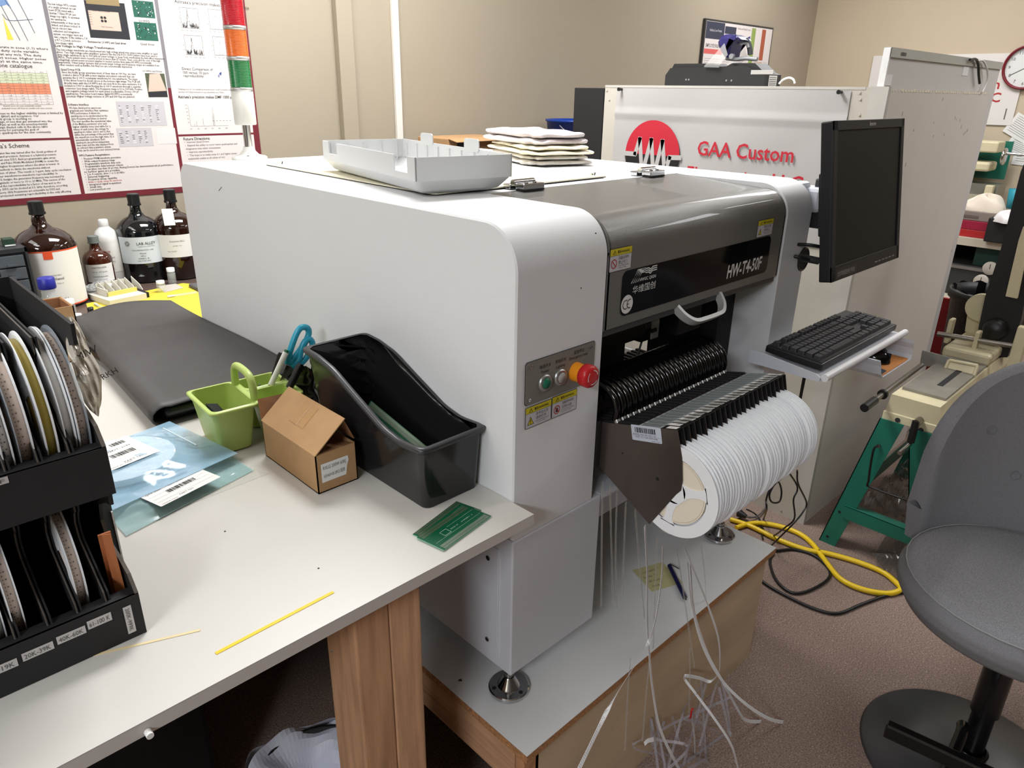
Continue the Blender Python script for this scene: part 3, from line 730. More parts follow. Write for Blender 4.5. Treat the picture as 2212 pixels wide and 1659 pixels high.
tp = [[(0.1968,-0.04,0.7828), (0.1921,-0.05,0.6773), (0.1951,-0.06,0.5064)], [(0.2068,-0.05,0.7781), (0.2218,-0.05,0.6638), (0.2331,-0.06,0.4968)], [(0.2167,-0.06,0.7635), (0.2269,-0.06,0.6343), (0.2338,-0.07,0.4849)], [(0.2197,-0.08,0.746), (0.2275,-0.08,0.6335), (0.2222,-0.09,0.5318)], [(0.2374,-0.09,0.728), (0.265,-0.09,0.6097), (0.2929,-0.1,0.4458)], [(0.2849,-0.115,0.6563), (0.2885,-0.12,0.5473), (0.299,-0.125,0.3791)], [(0.3545,-0.12,0.5987), (0.4099,-0.12,0.4468), (0.4809,-0.13,0.214)], [(0.4927,-0.1,0.5286), (0.5308,-0.1,0.4216), (0.5637,-0.1,0.2965)]]
for k in range(8):
    strip(tp[k], 'clear cover tape over the platform, ' + tl[k], w=.0055, mat=CLEAR, holes=False, name='cover_tape', cat='tape')
tp2 = [[(0.2174,-0.125,0.4062), (0.1976,-0.14,0.3336), (0.1924,-0.15,0.1936)], [(0.2819,-0.13,0.3808), (0.2673,-0.14,0.285), (0.2567,-0.15,0.1696)], [(0.4465,-0.13,0.2905), (0.4516,-0.14,0.1847), (0.4466,-0.15,0.1103)]]
for k, nm in enumerate(('ending near a shiny tip in front of the plywood', 'with a small white tag at its end', 'above the red clip')):
    strip(tp2[k], 'clear tape before the plywood front, ' + nm, w=.005, mat=CLEAR, holes=False, name='cover_tape')
strip([(0.2657,-0.15,0.1531), (0.2794,-0.15,0.152), (0.3019,-0.15,0.1386)], 'tiny folded white paper tag dangling before the plywood', w=.007, holes=False, side=(0, .5, 1), name='paper_tag', cat='paper')
rnd = random.Random(11)
# tangle of used cover tape lying on the carpet by the plywood
b = MB()
c0 = Vector((0.4125,-0.163,0))
for k in range(11):
    a = rnd.uniform(0, 6.28); p = [c0 + Vector((rnd.uniform(-.14, .16), rnd.uniform(-.06, .06) + .0, rnd.uniform(.0, .16))) for _ in range(4)]
    p = [Vector((q.x, min(q.y, -.108), max(.004, q.z))) for q in p]
    b.ribbon(p, .006, .0004, CLEARD, side=(rnd.uniform(-1, 1), rnd.uniform(-1, 1), .6), sub=6)
solo('cover_tape_tangle', b, 'tangled heap of used clear cover tape on the carpet by the plywood', 'tape', kind='stuff')
# bundle of cream paper leader under the first reels
b = MB()
for k in range(7):
    b.ribbon([(FX + .012 + k * .004, -.125 - k * .002, .722), (FX + .022 + k * .006, -.145 - k * .003, .700), (FX + .04 + k * .006, -.16 - k * .003, .690)], .008, .0006, CREAM, side=(1, .1, .1), sub=3)
solo('paper_leader', b, 'fan of cream paper tape ends under the nearest reels', 'tape')
# note and pen on the platform
Mn = FR((0.5415,0.0323,0.3495), (.9, -.35, 0), (.35, .9, 0)); YN = P('yellow_note', (198, 192, 140), .8)
b = MB().rect(Mn, -.045, -.045, .045, .045, YN)
for k in range(4): b.text(Mn, ('0.1uF 0603', 'feeder 12', '10K feed', 'check')[k], .010, INKG, x=-.035, y=.022 - k * .018)
solo('sticky_note', b, 'pale yellow handwritten note lying on the grey platform', 'note')
p0 = Vector((0.5945,0.0335,0.354)); p1 = Vector((0.5115,-0.0698,0.354))
b = MB().cyl(p0, p0 + (p1 - p0) * .93, .0055, P('pen_navy', (22, 26, 74), .3)).cyl(p0 + (p1 - p0) * .93, p1, .0045, BLACK, r1=.001)
PENO = thing('pen', 'dark blue pen lying on the grey platform', 'pen', tuple(p0))
part('barrel', b, PENO); part('clip', MB().box(-.001, .001, -.001, .001, 0, .03, CHROME, M=FR(p0 + Vector((0, 0, .006)), (1, 0, 0), (0, 0, 1)) @ Matrix.Identity(4)), PENO)

# ------------------------------------------------------------------ platform
GREYTOP = P('platform_laminate', (224, 224, 222), .35, noise=.02, nscale=4)
t = thing('platform', 'low plywood platform with grey laminate top under the white machine', 'platform', (.35, .6, 0))
b = MB().box(-.064, .876, -.112, 1.45, .3305, .348, CHIP).box(-.064, .876, -.112, 1.45, .3475, .3485, GREYTOP)
part('top_board', b, t, 'chipboard top with grey laminate')
part('front_panel', MB().box(-.03, .845, -.103, -.090, 0, .330, PLY), t, 'plywood front panel')
part('side_rail', MB().box(-.060, -.022, -.078, 1.44, .235, .330, LUMBERX), t, 'rough wooden side rail')
part('front_rail', MB().box(-.060, -.0225, -.103, -.080, .225, .330, P('end_grain', (176, 128, 88), .8, noise=.25, nscale=40)), t)
part('post', MB().box(-.055, -.018, .50, .60, 0, .235, LUMBER), t)
part('side_panel', MB().box(.83, .845, -.09, 1.44, 0, .330, PLY), t)
HO = MB().cyl((-0.0345,0.1075,0.3482), (-0.035,0.107,0.3489), .004, P('screw_hole', (52, 34, 30), .8), n=14)
part('screw_hole', HO, t)
# ------------------------------------------------------------------ workbench
t = thing('workbench', 'white melamine workbench on wooden posts, left of the machine', 'workbench', (-1.0, .6, 0))
EDGE = P('edge_band', (196, 190, 184), .5)
b = MB().box(-2.6, -.0012, -.052, 1.36, .782, .8015, EDGE).box(-2.6, -.0012, -.052, 1.36, .8012, .802, MELA)
part('worktop', b, t, 'white worktop with grey edge')
b = MB().box(-.277, -.219, -.022, .070, 0, .782, LUMBER, bev=.003)
part('post', b, t, 'rough sawn wooden post')
part('post', MB().box(-.3365, -.2775, -.022, .066, 0, .782, P('lumber_2', (186, 142, 106), .7, noise=.22, nscale=12, stretch=(6, 6, .5), bump=.2, bscale=50), bev=.003), t, 'rough sawn wooden post')
part('post', MB().box(-2.5, -2.41, 0, .09, 0, .782, LUMBER), t)
part('apron', MB().box(-2.5, -.34, 1.2, 1.24, .69, .782, LUMBER), t)
# specks
b = MB()
for p in ((-0.3981,0.2476,0.802), (-0.3396,0.0617,0.802), (-0.4153,-0.0996,0.802)): b.box(p[0]-.0012, p[0]+.0012, p[1]-.001, p[1]+.001, .802, .8028, INK)
part('speck', b, t)
pc = (-0.6227,-0.0061,0.742)
solo('pushpin', MB().cyl((pc[0], -.053, pc[2] + .045), (pc[0], -.062, pc[2] + .045), .004, PAPER), 'small white peg on the front edge of the workbench', 'peg')
# strips of tape on the worktop
def flat(p, q, w, mat, z, nm, lab, cat):
    p = Vector(p); q = Vector(q); d = (q - p).normalized(); n = Vector((-d.y, d.x, 0)) * w / 2; zz = Vector((0, 0, z))
    b = MB(); b.add([p - n, q - n, q + n, p + n, p - n + zz, q - n + zz, q + n + zz, p + n + zz], [(0, 1, 2, 3), (4, 5, 6, 7), (0, 1, 5, 4), (1, 2, 6, 5), (2, 3, 7, 6), (3, 0, 4, 7)], mat)
    solo(nm, b, lab, cat)
flat((-0.5221,-0.0049,0.8022), (-0.3525,-0.0005,0.8022), .0052, P('yellow_tape', (240, 196, 12), .5), .0006, 'yellow_tape', 'bright yellow strip of tape stuck on the white worktop', 'tape')
flat((-0.6336,0.0957,0.8022), (-0.5186,0.0501,0.8022), .004, P('masking_tape', (226, 208, 160), .7), .0005, 'masking_tape', 'faded thin masking tape beside the reel boxes', 'tape')
# ------------------------------------------------------------------ loose circuit boards
PCB = P('pcb_green', (8, 86, 56), .35, coat=.3); PAD = P('pcb_pads', (140, 132, 112), .35, .5); SILK = P('pcb_silk', (196, 226, 210), .6)
def board(name, lab, L, W, loc, rz, seed=1, M=None):
    t = thing(name, lab, 'circuit board', loc, rz)
    b = MB().box(0, L, 0, W, 0, .0016, P('pcb_edge', (128, 190, 160), .5)).box(0, L, 0, W, .0015, .0018, PCB)
    part('board', b, t, local=True)
    I = Matrix.Translation((0, 0, .0018)); s = MB(); q = MB(); n = int(L / .0023)
    for k in range(n):
        x = .004 + k * .0023
        if x > L - .004: break
        for y in (.003, .009, W - .003, W - .009): q.rect(I, x, y - .0022, x + .0011, y + .0022, PAD, .0002)
        s.rect(I, x + .0013, .001, x + .0016, .0125, SILK, .0002)
    s.rect(I, .005, W * .36, L - .004, W * .365, SILK, .0003); s.rect(I, .05, W * .66, L - .004, W * .665, SILK, .0003)
    for a in ((.030, W * .40, .045, W * .41), (.030, W * .62, .045, W * .63), (.030, W * .40, .0305, W * .63), (.0445, W * .40, .045, W * .63)): s.rect(I, *a, SILK, .0003)
    for k in range(5): s.text(I, ('R12 C3', 'U4', 'LV-WFG', 'REV 2', 'J1')[k], .0035, SILK, x=.050 + k * .013, y=W * .48, z=.0003)
    part('solder_pads', q, t, local=True); part('silkscreen', s, t, local=True)
    return t
a = Vector((-0.184,0.0247,0.8025)); bq = Vector((-0.1788,-0.0324,0.8025)); c = Vector((-0.061,-0.0112,0.8025)); d_ = Vector((-0.0601,0.0532,0.8025))
w_ = (a - bq).length; l_ = (c - bq).length
board('circuit_board', 'green circuit board lying on top of another near the worktop corner', l_, w_ * .98, (bq.x, bq.y, .8040), math.atan2((c - bq).y, (c - bq).x), 1)
d2 = d_ - a
board('circuit_board', 'green circuit board half hidden under another near the worktop corner', l_ * .99, w_ * .9, (a.x + .010, a.y - .038, .8021), math.atan2(d2.y, d2.x) + .02, 2)
# ------------------------------------------------------------------ black slanted bin
BINM = P('bin_black_gloss', (30, 30, 31), 0.16, bump=.02, bscale=30)
t = thing('storage_bin', 'glossy black open magazine bin with a curved side, against the machine', 'storage bin', (-.066, .26, .802))
ys = [.080, .13, .176, .211, .266, .323, .375, .425]; zs = [.922, .918, .926, .941, .964, .989, 1.0, 1.003]
def prof_z(y):
    for k in range(len(ys) - 1):
        if ys[k] <= y <= ys[k + 1]:
            u = (y - ys[k]) / (ys[k + 1] - ys[k]); u = u * u * (3 - 2 * u) if 0 else u
            return zs[k] + (zs[k + 1] - zs[k]) * u
    return zs[0] if y < ys[0] else zs[-1]
def binring(k, inset):   # k 0 bottom..1 top; returns loop of points
    n = 26; pts = []
    x0 = -.125 - .013 * k + inset; x1 = -.0075 + .0045 * k - inset; y0 = .080 - .010 * k + inset; y1 = .400 + .026 * k - inset
    base = rr(x0, y0, x1, y1, .016, 5)
    out = []
    for i in range(len(base)):
        p = base[i]; q = base[(i + 1) % len(base)]; L = math.dist(p, q); m = max(1, int(L / .016))
        for j in range(m): out.append((p[0] + (q[0] - p[0]) * j / m, p[1] + (q[1] - p[1]) * j / m))
    return out
b = MB(); K = 8
def wall(inset, zlow):
    rings = []
    n0 = None
    base = binring(1, inset); n0 = len(base)
    for j in range(K + 1):
        k = j / K; x0 = -.125 - .013 * k + inset; x1 = -.0075 + .0045 * k - inset; y0 = .080 - .010 * k + inset; y1 = .400 + .026 * k - inset
        X0 = -.138 + inset; X1 = -.003 - inset; Y0 = .070 + inset; Y1 = .426 - inset
        ring = []
        for (x, y) in base:
            zt = prof_z(y)
            ring.append((x0 + (x - X0) / (X1 - X0) * (x1 - x0), y0 + (y - Y0) / (Y1 - Y0) * (y1 - y0), zlow + (zt - zlow) * k))
        rings.append(ring)
    return rings
ro = wall(0, .8025); ri = wall(.004, .8065); n0 = len(ro[0])
for rings in (ro, ri):
    vs = [v for g in rings for v in g]
    b.add(vs, [(j * n0 + i, j * n0 + (i + 1) % n0, (j + 1) * n0 + (i + 1) % n0, (j + 1) * n0 + i) for j in range(K) for i in range(n0)], BINM, True)
b.add(ro[0], [tuple(range(n0))], BINM); b.add(ri[0], [tuple(range(n0))], BINM)
part('bin_body', b, t)
rim = MB(); top = ro[-1]; out = []
for (x, y, z) in top:
    cx, cy = -.07, .25; out.append((x, y, z))
def off(p, e): 
    x, y, z = p; return (x + (e if x > -.07 else -e) * (1 if (x < -.125 or x > -.012) else 0), y + (-e if y < .25 else e) * (1 if (y < .085 or y > .415) else 0), z)
r1 = [off(p, .0005) for p in top]; r2 = [off(p, .006) for p in top]; r3 = [off(p, -.0045) for p in top]
L_ = [[(p[0], p[1], p[2] + .0018) for p in r3], [(p[0], p[1], p[2] + .003) for p in r1], [(min(p[0], -.0006), p[1], p[2] + .001) for p in r2], [(min(p[0], -.0006), p[1], p[2] - .006) for p in r2], [(p[0], p[1], p[2] - .006) for p in r1]]
vs = [v for g in L_ for v in g]
rim.add(vs, [(j * n0 + i, j * n0 + (i + 1) % n0, (j + 1) * n0 + (i + 1) % n0, (j + 1) * n0 + i) for j in range(4) for i in range(n0)], P('bin_rim', (52, 52, 54), .35), True)
part('rim', rim, t, 'rolled rim')
bt = board('circuit_board', 'green circuit board leaning inside the black bin', .17, .045, (-.118, .14, .83), 0, 3)
pa = Vector((-0.088,0.2845,0.9251)); pb = Vector((-0.088,0.1184,0.8925))
bt.matrix_world = FR(pb, pa - pb, Vector((-.62, .0, -.78)))

# ------------------------------------------------------------------ small cardboard box
t = thing('cardboard_box', 'small brown cardboard box with tented lid and white label, beside the black bin', 'box', (-.19, .35, .802))
b = MB(); x0, x1, y0, y1, z0, z1 = -.231, -.151, .247, .442, .8025, .876
b.box(x0, x1, y0, y1, z0, z0 + .002, CARD).box(x0, x0 + .002, y0, y1, z0, z1, CARD).box(x1 - .002, x1, y0, y1, z0, z1, CARD)
b.box(x0, x1, y0, y0 + .002, z0, z1, CARD).box(x0, x1, y1 - .002, y1, z0, z1, CARD)
part('box_body', b, t)
def slab(a, bq, c, d, th, mat, mb):
    a, bq, c, d = map(Vector, (a, bq, c, d)); n = (bq - a).cross(d - a).normalized() * th
    return mb.add([a, bq, c, d, a + n, bq + n, c + n, d + n], [(0, 1, 2, 3), (7, 6, 5, 4), (0, 1, 5, 4), (1, 2, 6, 5), (2, 3, 7, 6), (3, 0, 4, 7)], mat)
zl = .928; xr_ = -.168
b = slab((x0, y0 - .001, z1), (xr_, y0 - .001, zl), (xr_, y1, zl), (x0, y1, z1), .0018, CARD, MB())
FL = FR((x0, y0, z1), (0, 1, 0), (xr_ - x0, 0, zl - z1))
b.rect(FL, .075, .028, .125, .0735, P('packing_tape', (176, 134, 88), .2), -.0022)
b.rect(FL, .098, .028, .0990, .0735, P('tape_crease', (214, 190, 160), .4), -.0026)
part('lid_flap', b, t, 'raised lid flap with clear packing tape')
part('lid_flap', slab((xr_ + .001, y0 + .01, zl - .006), (x1 + .004, y0 + .012, z1 + .002), (x1 + .004, y1, z1), (xr_ + .001, y1, zl - .004), .0018, CARDI, MB()), t)
part('end_flap', slab((x0, y1, z1), (x1, y1, z1), (x1 - .01, y1 + .02, z1 + .032), (x0 + .006, y1 + .02, z1 + .036), .0018, CARDI, MB()), t)
part('end_flap', slab((x0 + .004, y0 + .002, z1 - .001), (x1 - .004, y0 + .002, z1 - .001), (x1 - .004, y0 + .045, z1 - .012), (x0 + .004, y0 + .045, z1 - .012), .0018, CARDI, MB()), t)
M = FACE_F(0, y0 - .0006, 0)
b = MB().poly(M, [(-.2225, .8215), (-.2225, .8575), (-.169, .8575), (-.1675, .849), (-.1715, .838), (-.1745, .8215)], PAPER)
b.text(M, 'RXLG 200W 60RJ', .0095, INKG, x=-.219, y=.8455, width=.045); b.text(M, '165×60×30 2PCS 铝壳', .0085, INKG, x=-.2185, y=.830, width=.042)
part('label', b, t, 'torn white label')
# ------------------------------------------------------------------ green caddy with scissors, pens
LG = P('lime_plastic', (186, 208, 116), .35, sss=.05)
t = thing('desk_caddy', 'lime green plastic caddy with a centre handle and divided cups', 'caddy', (-.21, .55, .802), R(-4))
b = MB()
def cup(b, x0, x1, y0, y1, z1, tp=.012, r=.012, zb=.003, th=.0025):
    rings = []
    for (ins, z) in ((tp, zb), (tp * .5, z1 * .5), (0, z1), (-.005, z1), (-.005, z1 - .005), (-.0015, z1 - .005), (th, z1 + .001), (th + tp * .5, z1 * .5), (tp + th, zb + th)):
        rings.append([(p[0], p[1], z) for p in rr(x0 + ins, y0 + ins, x1 - ins, y1 - ins, r, 4)])
    n = len(rings[0])
    def strip_(ids): 
        vs = [v for k in ids for v in rings[k]]
        b.add(vs, [(j * n + i, j * n + (i + 1) % n, (j + 1) * n + (i + 1) % n, (j + 1) * n + i) for j in range(len(ids) - 1) for i in range(n)], LG, True)
    strip_([0, 1, 2]); strip_([2, 6]); strip_([2, 3, 4, 5]); strip_([6, 7, 8])
    b.add(rings[0], [tuple(range(n))], LG); b.add(rings[8], [tuple(range(n))], LG)
for (xa, xb_, ya, yb) in ((-.088, -.004, -.068, .068), (.004, .088, -.068, -.004), (.004, .088, .006, .068)):
    bb = MB(); b0 = b; cup(bb, xa, xb_, ya, yb, .094); part('cup', bb, t, local=True)
part('bridge', MB().box(-.006, .006, -.066, .066, .082, .0945, LG, bev=.003), t, local=True)
hb = MB().tube([(0, -.05, .088), (0, -.048, .115), (0, -.036, .138), (0, 0, .143), (0, .036, .138), (0, .048, .115), (0, .05, .088)], .0075, LG, 10, 5)
part('handle', hb, t, local=True)
bk = MB().lathe([(.0, .0), (.011, 0), (.011, .010), (.007, .010), (.007, .012), (0, .012)], Matrix.Translation((.085, -.0, .083)), LG, 20)
part('post_cap', bk, t, local=True)
bl = MB(); bl.add([(-.07, -.03, .012), (-.02, -.05, .01), (-.015, .0, .012), (-.05, .02, .075), (-.075, .01, .085)], [(0, 1, 2, 3, 4)], BLACKM)
bl.box(-.05, -.04, -.03, .03, .01, .05, BLACKM)
bl.v = [tuple(wm(t) @ Vector(v)) for v in bl.v]
solo('black_pouch', bl, 'crumpled black pouch inside the lime green caddy', 'pouch')
# scissors
TEAL = P('scissor_teal', (36, 152, 180), .35)
t = thing('scissors', 'pair of scissors with teal handles standing in the lime caddy', 'scissors', (-.14, .56, .83))
o = Vector((-0.1026,0.56,0.9214))
part('blade', MB().add([Vector((-0.1115,0.56,0.9257)), Vector((-0.0971,0.56,0.9138)), Vector((-0.1277,0.56,0.8929)), Vector((-0.1383,0.56,0.8813))], [(0, 1, 2, 3)], STEEL).add([Vector((-0.11,0.563,0.9245)), Vector((-0.0956,0.563,0.9126)), Vector((-0.1263,0.563,0.8916)), Vector((-0.1369,0.563,0.88))], [(0, 1, 2, 3)], STEEL), t)
part('blade', MB().add([Vector((-0.1071,0.555,0.924)), Vector((-0.0957,0.555,0.9128)), Vector((-0.1248,0.555,0.8957))], [(0, 1, 2)], ALU), t)
b = MB().tube([(-0.1093,0.56,0.9272), (-0.1042,0.56,0.9443), (-0.0959,0.56,0.9627), (-0.083,0.56,0.986), (-0.0712,0.56,0.9975), (-0.0577,0.56,0.9946), (-0.0547,0.56,0.9818), (-0.0664,0.56,0.962), (-0.0818,0.56,0.9472), (-0.0948,0.56,0.9349), (-0.1036,0.56,0.9217)], .0066, TEAL, 10, 4)
part('finger_loop', b, t, 'large teal finger loop')
b = MB().tube([(-0.1029,0.556,0.9185), (-0.0858,0.556,0.9307), (-0.0785,0.556,0.9495), (-0.0693,0.556,0.9657), (-0.057,0.556,0.9711), (-0.0506,0.556,0.9594), (-0.0562,0.556,0.9463), (-0.0698,0.556,0.9299), (-0.0927,0.556,0.9159)], .0066, TEAL, 10, 4)
part('finger_loop', b, t, 'small teal thumb loop')
def pen(p0, p1, r, mat, lab, cap=None, nm='pen'):
    t = thing(nm, lab, 'pen', tuple(p0)); p0 = Vector(p0); p1 = Vector(p1); d = p1 - p0
    part('barrel', MB().cyl(p0, p0 + d * .93, r, mat), t)
    part('end_cap', MB().cyl(p0 + d * .93, p1, r * .8, cap or mat), t)
    cd = d.normalized().orthogonal() * r * 1.3
    part('clip', MB().tube([p0 + d * .9 + cd, p0 + d * .72 + cd, p0 + d * .6 + cd * .9], r * .22, cap or CHROME, 6), t)
GP = P('pen_green', (24, 96, 52), .35)
pen((-0.1551,0.55,0.8951), (-0.1119,0.55,0.9609), .0058, PAPER, 'white pen with a dark green end in the lime caddy', GP)
pen((-0.1357,0.572,0.9038), (-0.1149,0.572,0.9498), .006, BLACK, 'black marker behind the white pen in the lime caddy', BLACK, 'marker')
pen((-0.1403,0.5,0.9002), (-0.1101,0.5,0.9441), .0075, BLACK, 'thick black marker leaning out toward the black bin', BLACK, 'marker')
b = grid(8, 8, lambda u, v: (-.115 + .05 * u + .006 * math.sin(v * 9), .50 + .02 * math.sin(u * 7 + v * 3), .83 + .11 * v + .004 * math.sin(u * 20)), P('black_film', (14, 14, 15), .15))
solo('plastic_film', b, 'crumpled glossy black film between the caddy and the black bin', 'bag')
b = MB().tube([(-0.1746,0.56,0.8995), (-0.1742,0.56,0.8789), (-0.1669,0.56,0.8645)], .0025, P('tweezer_grey', (120, 128, 122), .3, .7), 6, rr2=.001)
solo('tweezers', b, 'thin grey tweezers standing in the lime caddy', 'tweezers')
# ------------------------------------------------------------------ folded black mat
MAT_ = P('rubber_mat', (72, 70, 69), .55, noise=.12, nscale=8, bump=.1, bscale=120)
t = thing('rubber_mat', 'large folded dark grey rubber mat lying along the machine', 'mat', (-.17, 1.1, .802))
def mtop(u, v):   # u across x, v along y
    y = .70 + .80 * v; xl = -.318 + .055 * v; xr_ = -.006
    yy = y + .06 * math.sin(v * PI) * 0 + (.055 * math.sin(u * PI) if v > .95 else 0)
    x = xl + (xr_ - xl) * u
    z = .845 + .004 * math.sin(u * 3 + v * 5) - .01 * (u > .9)
    return (x, yy, z)
pro = [(-.318, .846), (-.332, .843), (-.343, .833), (-.345, .82), (-.335, .808), (-.318, .804)]
def fold(u, v):
    # cross-section: bottom layer, rolled left edge, top layer
    y = .70 + .80 * v; dx = .055 * v
    n = len(pro)
    if u < .45:
        k = u / .45; return (-.006 + (-.318 + dx + .006) * k, y + .05 * math.sin((1 - k) * PI) * v, .846 + .004 * math.sin(k * 4 + v * 6))
    if u < .75:
        k = (u - .45) / .3 * (n - 1); i = min(n - 2, int(k)); f_ = k - i
        return (pro[i][0] + (pro[i + 1][0] - pro[i][0]) * f_ + dx, y, pro[i][1] + (pro[i + 1][1] - pro[i][1]) * f_)
    k = (u - .75) / .25; return (-.318 + dx + (-.010 + .318 - dx) * k, y, .8035)
b = grid(44, 24, fold, MAT_)
o_ = part('folded_sheet', b, t); so = o_.modifiers.new('s', 'SOLIDIFY'); so.thickness = .003
GI = P('mat_inside_green', (12, 22, 20), .3)
part('inner_layer', MB().box(-.318, -.012, .712, 1.46, .808, .838, GI, bev=.012, seg=3, smooth=True), t, 'dark green folded inner layer')
# ------------------------------------------------------------------ antistatic bags with reels inside
BAG = P('bag_blue_film', (168, 208, 232), .15, alpha=.45, coat=.3)
BAG2 = P('bag_green_film', (176, 214, 216), .15, alpha=.42, coat=.3)
def bag(name, lab, cs, z, mat, bulge, cen, rad, seed):
    t = thing(name, lab, 'bag', (cen[0], cen[1], .802))
    a, b_, c, d = [Vector(q) for q in cs]
    rnd = random.Random(seed)
    def top(u, v):
        p = a * (1 - u) * (1 - v) + b_ * u * (1 - v) + c * u * v + d * (1 - u) * v
        dd = math.dist((p.x, p.y), cen[:2]); h = bulge if dd < rad else bulge * max(0, 1 - (dd - rad) / .05) ** 2
        e = min(u, 1 - u, v, 1 - v); w = min(1, e * 8)
        p.z = z + (h + .0022 * math.sin(u * 17 + v * 9 + seed) * math.sin(v * 13 - u * 4) + .0012 * math.sin(u * 41 + v * 33)) * w + .0008
        return p
    def bot(u, v):
        p = a * (1 - u) * (1 - v) + b_ * u * (1 - v) + c * u * v + d * (1 - u) * v; p.z = z; return p
    part('film', grid(36, 36, top, mat), t); part('film', grid(4, 4, bot, mat, smooth=False), t)
    return t
c1 = [(-0.3208,0.6767,0.84), (-0.2811,0.4495,0.84), (-0.5318,0.393,0.84), (-0.5425,0.6297,0.84)]
cc1 = Vector((-0.4512,0.5458,0.84))
b1 = bag('antistatic_bag', 'pale blue zip bag holding a white reel, on top of a greenish one', c1, .822, BAG, .016, (cc1.x, cc1.y), .085, 3)
cc2 = (cc1.x - .0, cc1.y - .07)
c2 = [(-0.2857,0.5636,0.81), (-0.2759,0.4005,0.81), (-0.5168,0.3363,0.81), (-0.5203,0.5136,0.81)]
b2 = bag('antistatic_bag', 'greenish clear zip bag underneath the blue one, label showing', c2, .804, BAG2, .012, (-.46, .43), .06, 8)
c3 = [(-0.2996,0.5017,0.803), (-0.2587,0.3734,0.803), (-0.4681,0.3615,0.803), (-0.4828,0.4952,0.803)]
b = MB().add([Vector(q) for q in c3], [(0, 1, 2, 3)], P('clear_film', (225, 226, 215), .1, alpha=.35))
solo('clear_bag', b, 'flat empty clear bag lowest on the worktop under the zip bags', 'bag')
zi = MB(); z1_ = Vector((-0.3489,0.6308,0.832)); z2_ = Vector((-0.3303,0.5133,0.832))
zi.tube([z1_, z2_], .0016, P('zip_white', (214, 232, 238), .3), 6, 1); part('zip_seal', zi, b1)
wr = MB(); Mr = Matrix.Translation((cc1.x, cc1.y, .8245))
wr.lathe([(.008, 0), (.0885, 0), (.0885, .011), (.008, .011)], Mr, REELW, 48, smooth=False)
solo('component_reel', wr, 'white reel lying flat inside the pale blue bag', 'reel')
def shiplabel(par, M, w, h, s, qr=False):
    b = MB().rrect(M, 0, 0, w, h, .002, PAPER, .0002)
    for k in range(5): b.rect(M, w * .03, h * (.18 + .15 * k), w * .97, h * (.18 + .15 * k) + .0003, INKG, .0005)
    barcode(b, M, w * .30, h * .36, w * .78, h * .50, INK, s, .0006)
    barcode(b, M, w * .55, h * .78, w * .88, h * .90, INK, s + 1, .0006, 16)
    b.text(M, 'RES 10K OHM 1% 1/10W 0603', h * .07, INK, x=w * .06, y=h * .91, width=w * .45); b.text(M, 'QTY: 5000', h * .08, INK, x=w * .06, y=h * .62)
    b.text(M, 'LOT: 2143', h * .08, INK, x=w * .42, y=h * .62); b.text(M, 'PART NO', h * .08, INK, x=w * .35, y=h * .08); b.text(M, 'MADE IN CHINA', h * .05, INKG, x=w * .05, y=h * .04)
    part('shipping_label', b, par, 'white printed shipping label')
la = Vector((-0.4842,0.4975,0.841)); lb_ = Vector((-0.3938,0.5174,0.841)); lc = Vector((-0.4166,0.6234,0.841))
Ml = FR(la, (lb_ - la), (lc - lb_)); shiplabel(b1, Ml, (lb_ - la).length, (lc - lb_).length, 3)
la = Vector((-0.4537,0.3568,0.821)); lb_ = Vector((-0.3409,0.3873,0.821)); lc = Vector((-0.3525,0.465,0.821))
Ml = FR(la, (lb_ - la), (lc - lb_)); shiplabel(b2, Ml, (lb_ - la).length, (lc - lb_).length, 6)
# ------------------------------------------------------------------ stacked black cardboard reel boxes
BC = P('black_card', (27, 26, 27), .75, noise=.08, nscale=30)
BCE = P('card_edge_grey', (92, 84, 76), .85)
def wavy(z0, lip):   # side wall outline (y, z)
    return [(.094, z0), (.094, z0 + lip), (.112, z0 + lip + .020), (.140, z0 + lip + .030), (.178, z0 + lip + .036), (.190, z0 + lip + .062), (.178, z0 + lip + .092), (.140, z0 + lip + .112), (.118, z0 + lip + .118), (.114, z0 + .205), (.405, z0 + .205), (.405, z0)]
def rack(z0, lab):
    t = thing('reel_box', lab, 'box', (-.95, .25, z0))
    lip = .062; x1 = -.570; x0 = -1.35
    for x in (x1 - .004, x0): part('side_wall', MB().prismx(wavy(z0, lip), x, x + .004, BC), t, 'wavy cut cardboard side wall')
    e = MB()
    w = wavy(z0, lip)[1:10]
    for a, b_ in zip(w[:-1], w[1:]): e.add([(x1 - .0042, a[0], a[1] + .0004), (x1 + .0002, a[0], a[1] + .0004), (x1 + .0002, b_[0], b_[1] + .0004), (x1 - .0042, b_[0], b_[1] + .0004)], [(0, 1, 2, 3)], BCE)
    part('cut_edge', e, t)
    part('front_lip', MB().box(x0, x1, .0935, .0975, z0, z0 + lip - .001, BC).box(x0, x1, .094, .115, z0 + lip - .004, z0 + lip - .001, BC), t)
    part('back_wall', MB().box(x0, x1, .401, .405, z0, z0 + .205, BC), t)
    part('bottom', MB().box(x0, x1, .094, .405, z0, z0 + .003, BC), t)
    return t
zA, zB = .8025, 1.009
rk1 = rack(zA, 'lower black cardboard reel box with white resistor range labels'); rk2 = rack(zB, 'upper black cardboard reel box stacked on the other, full of white reels')
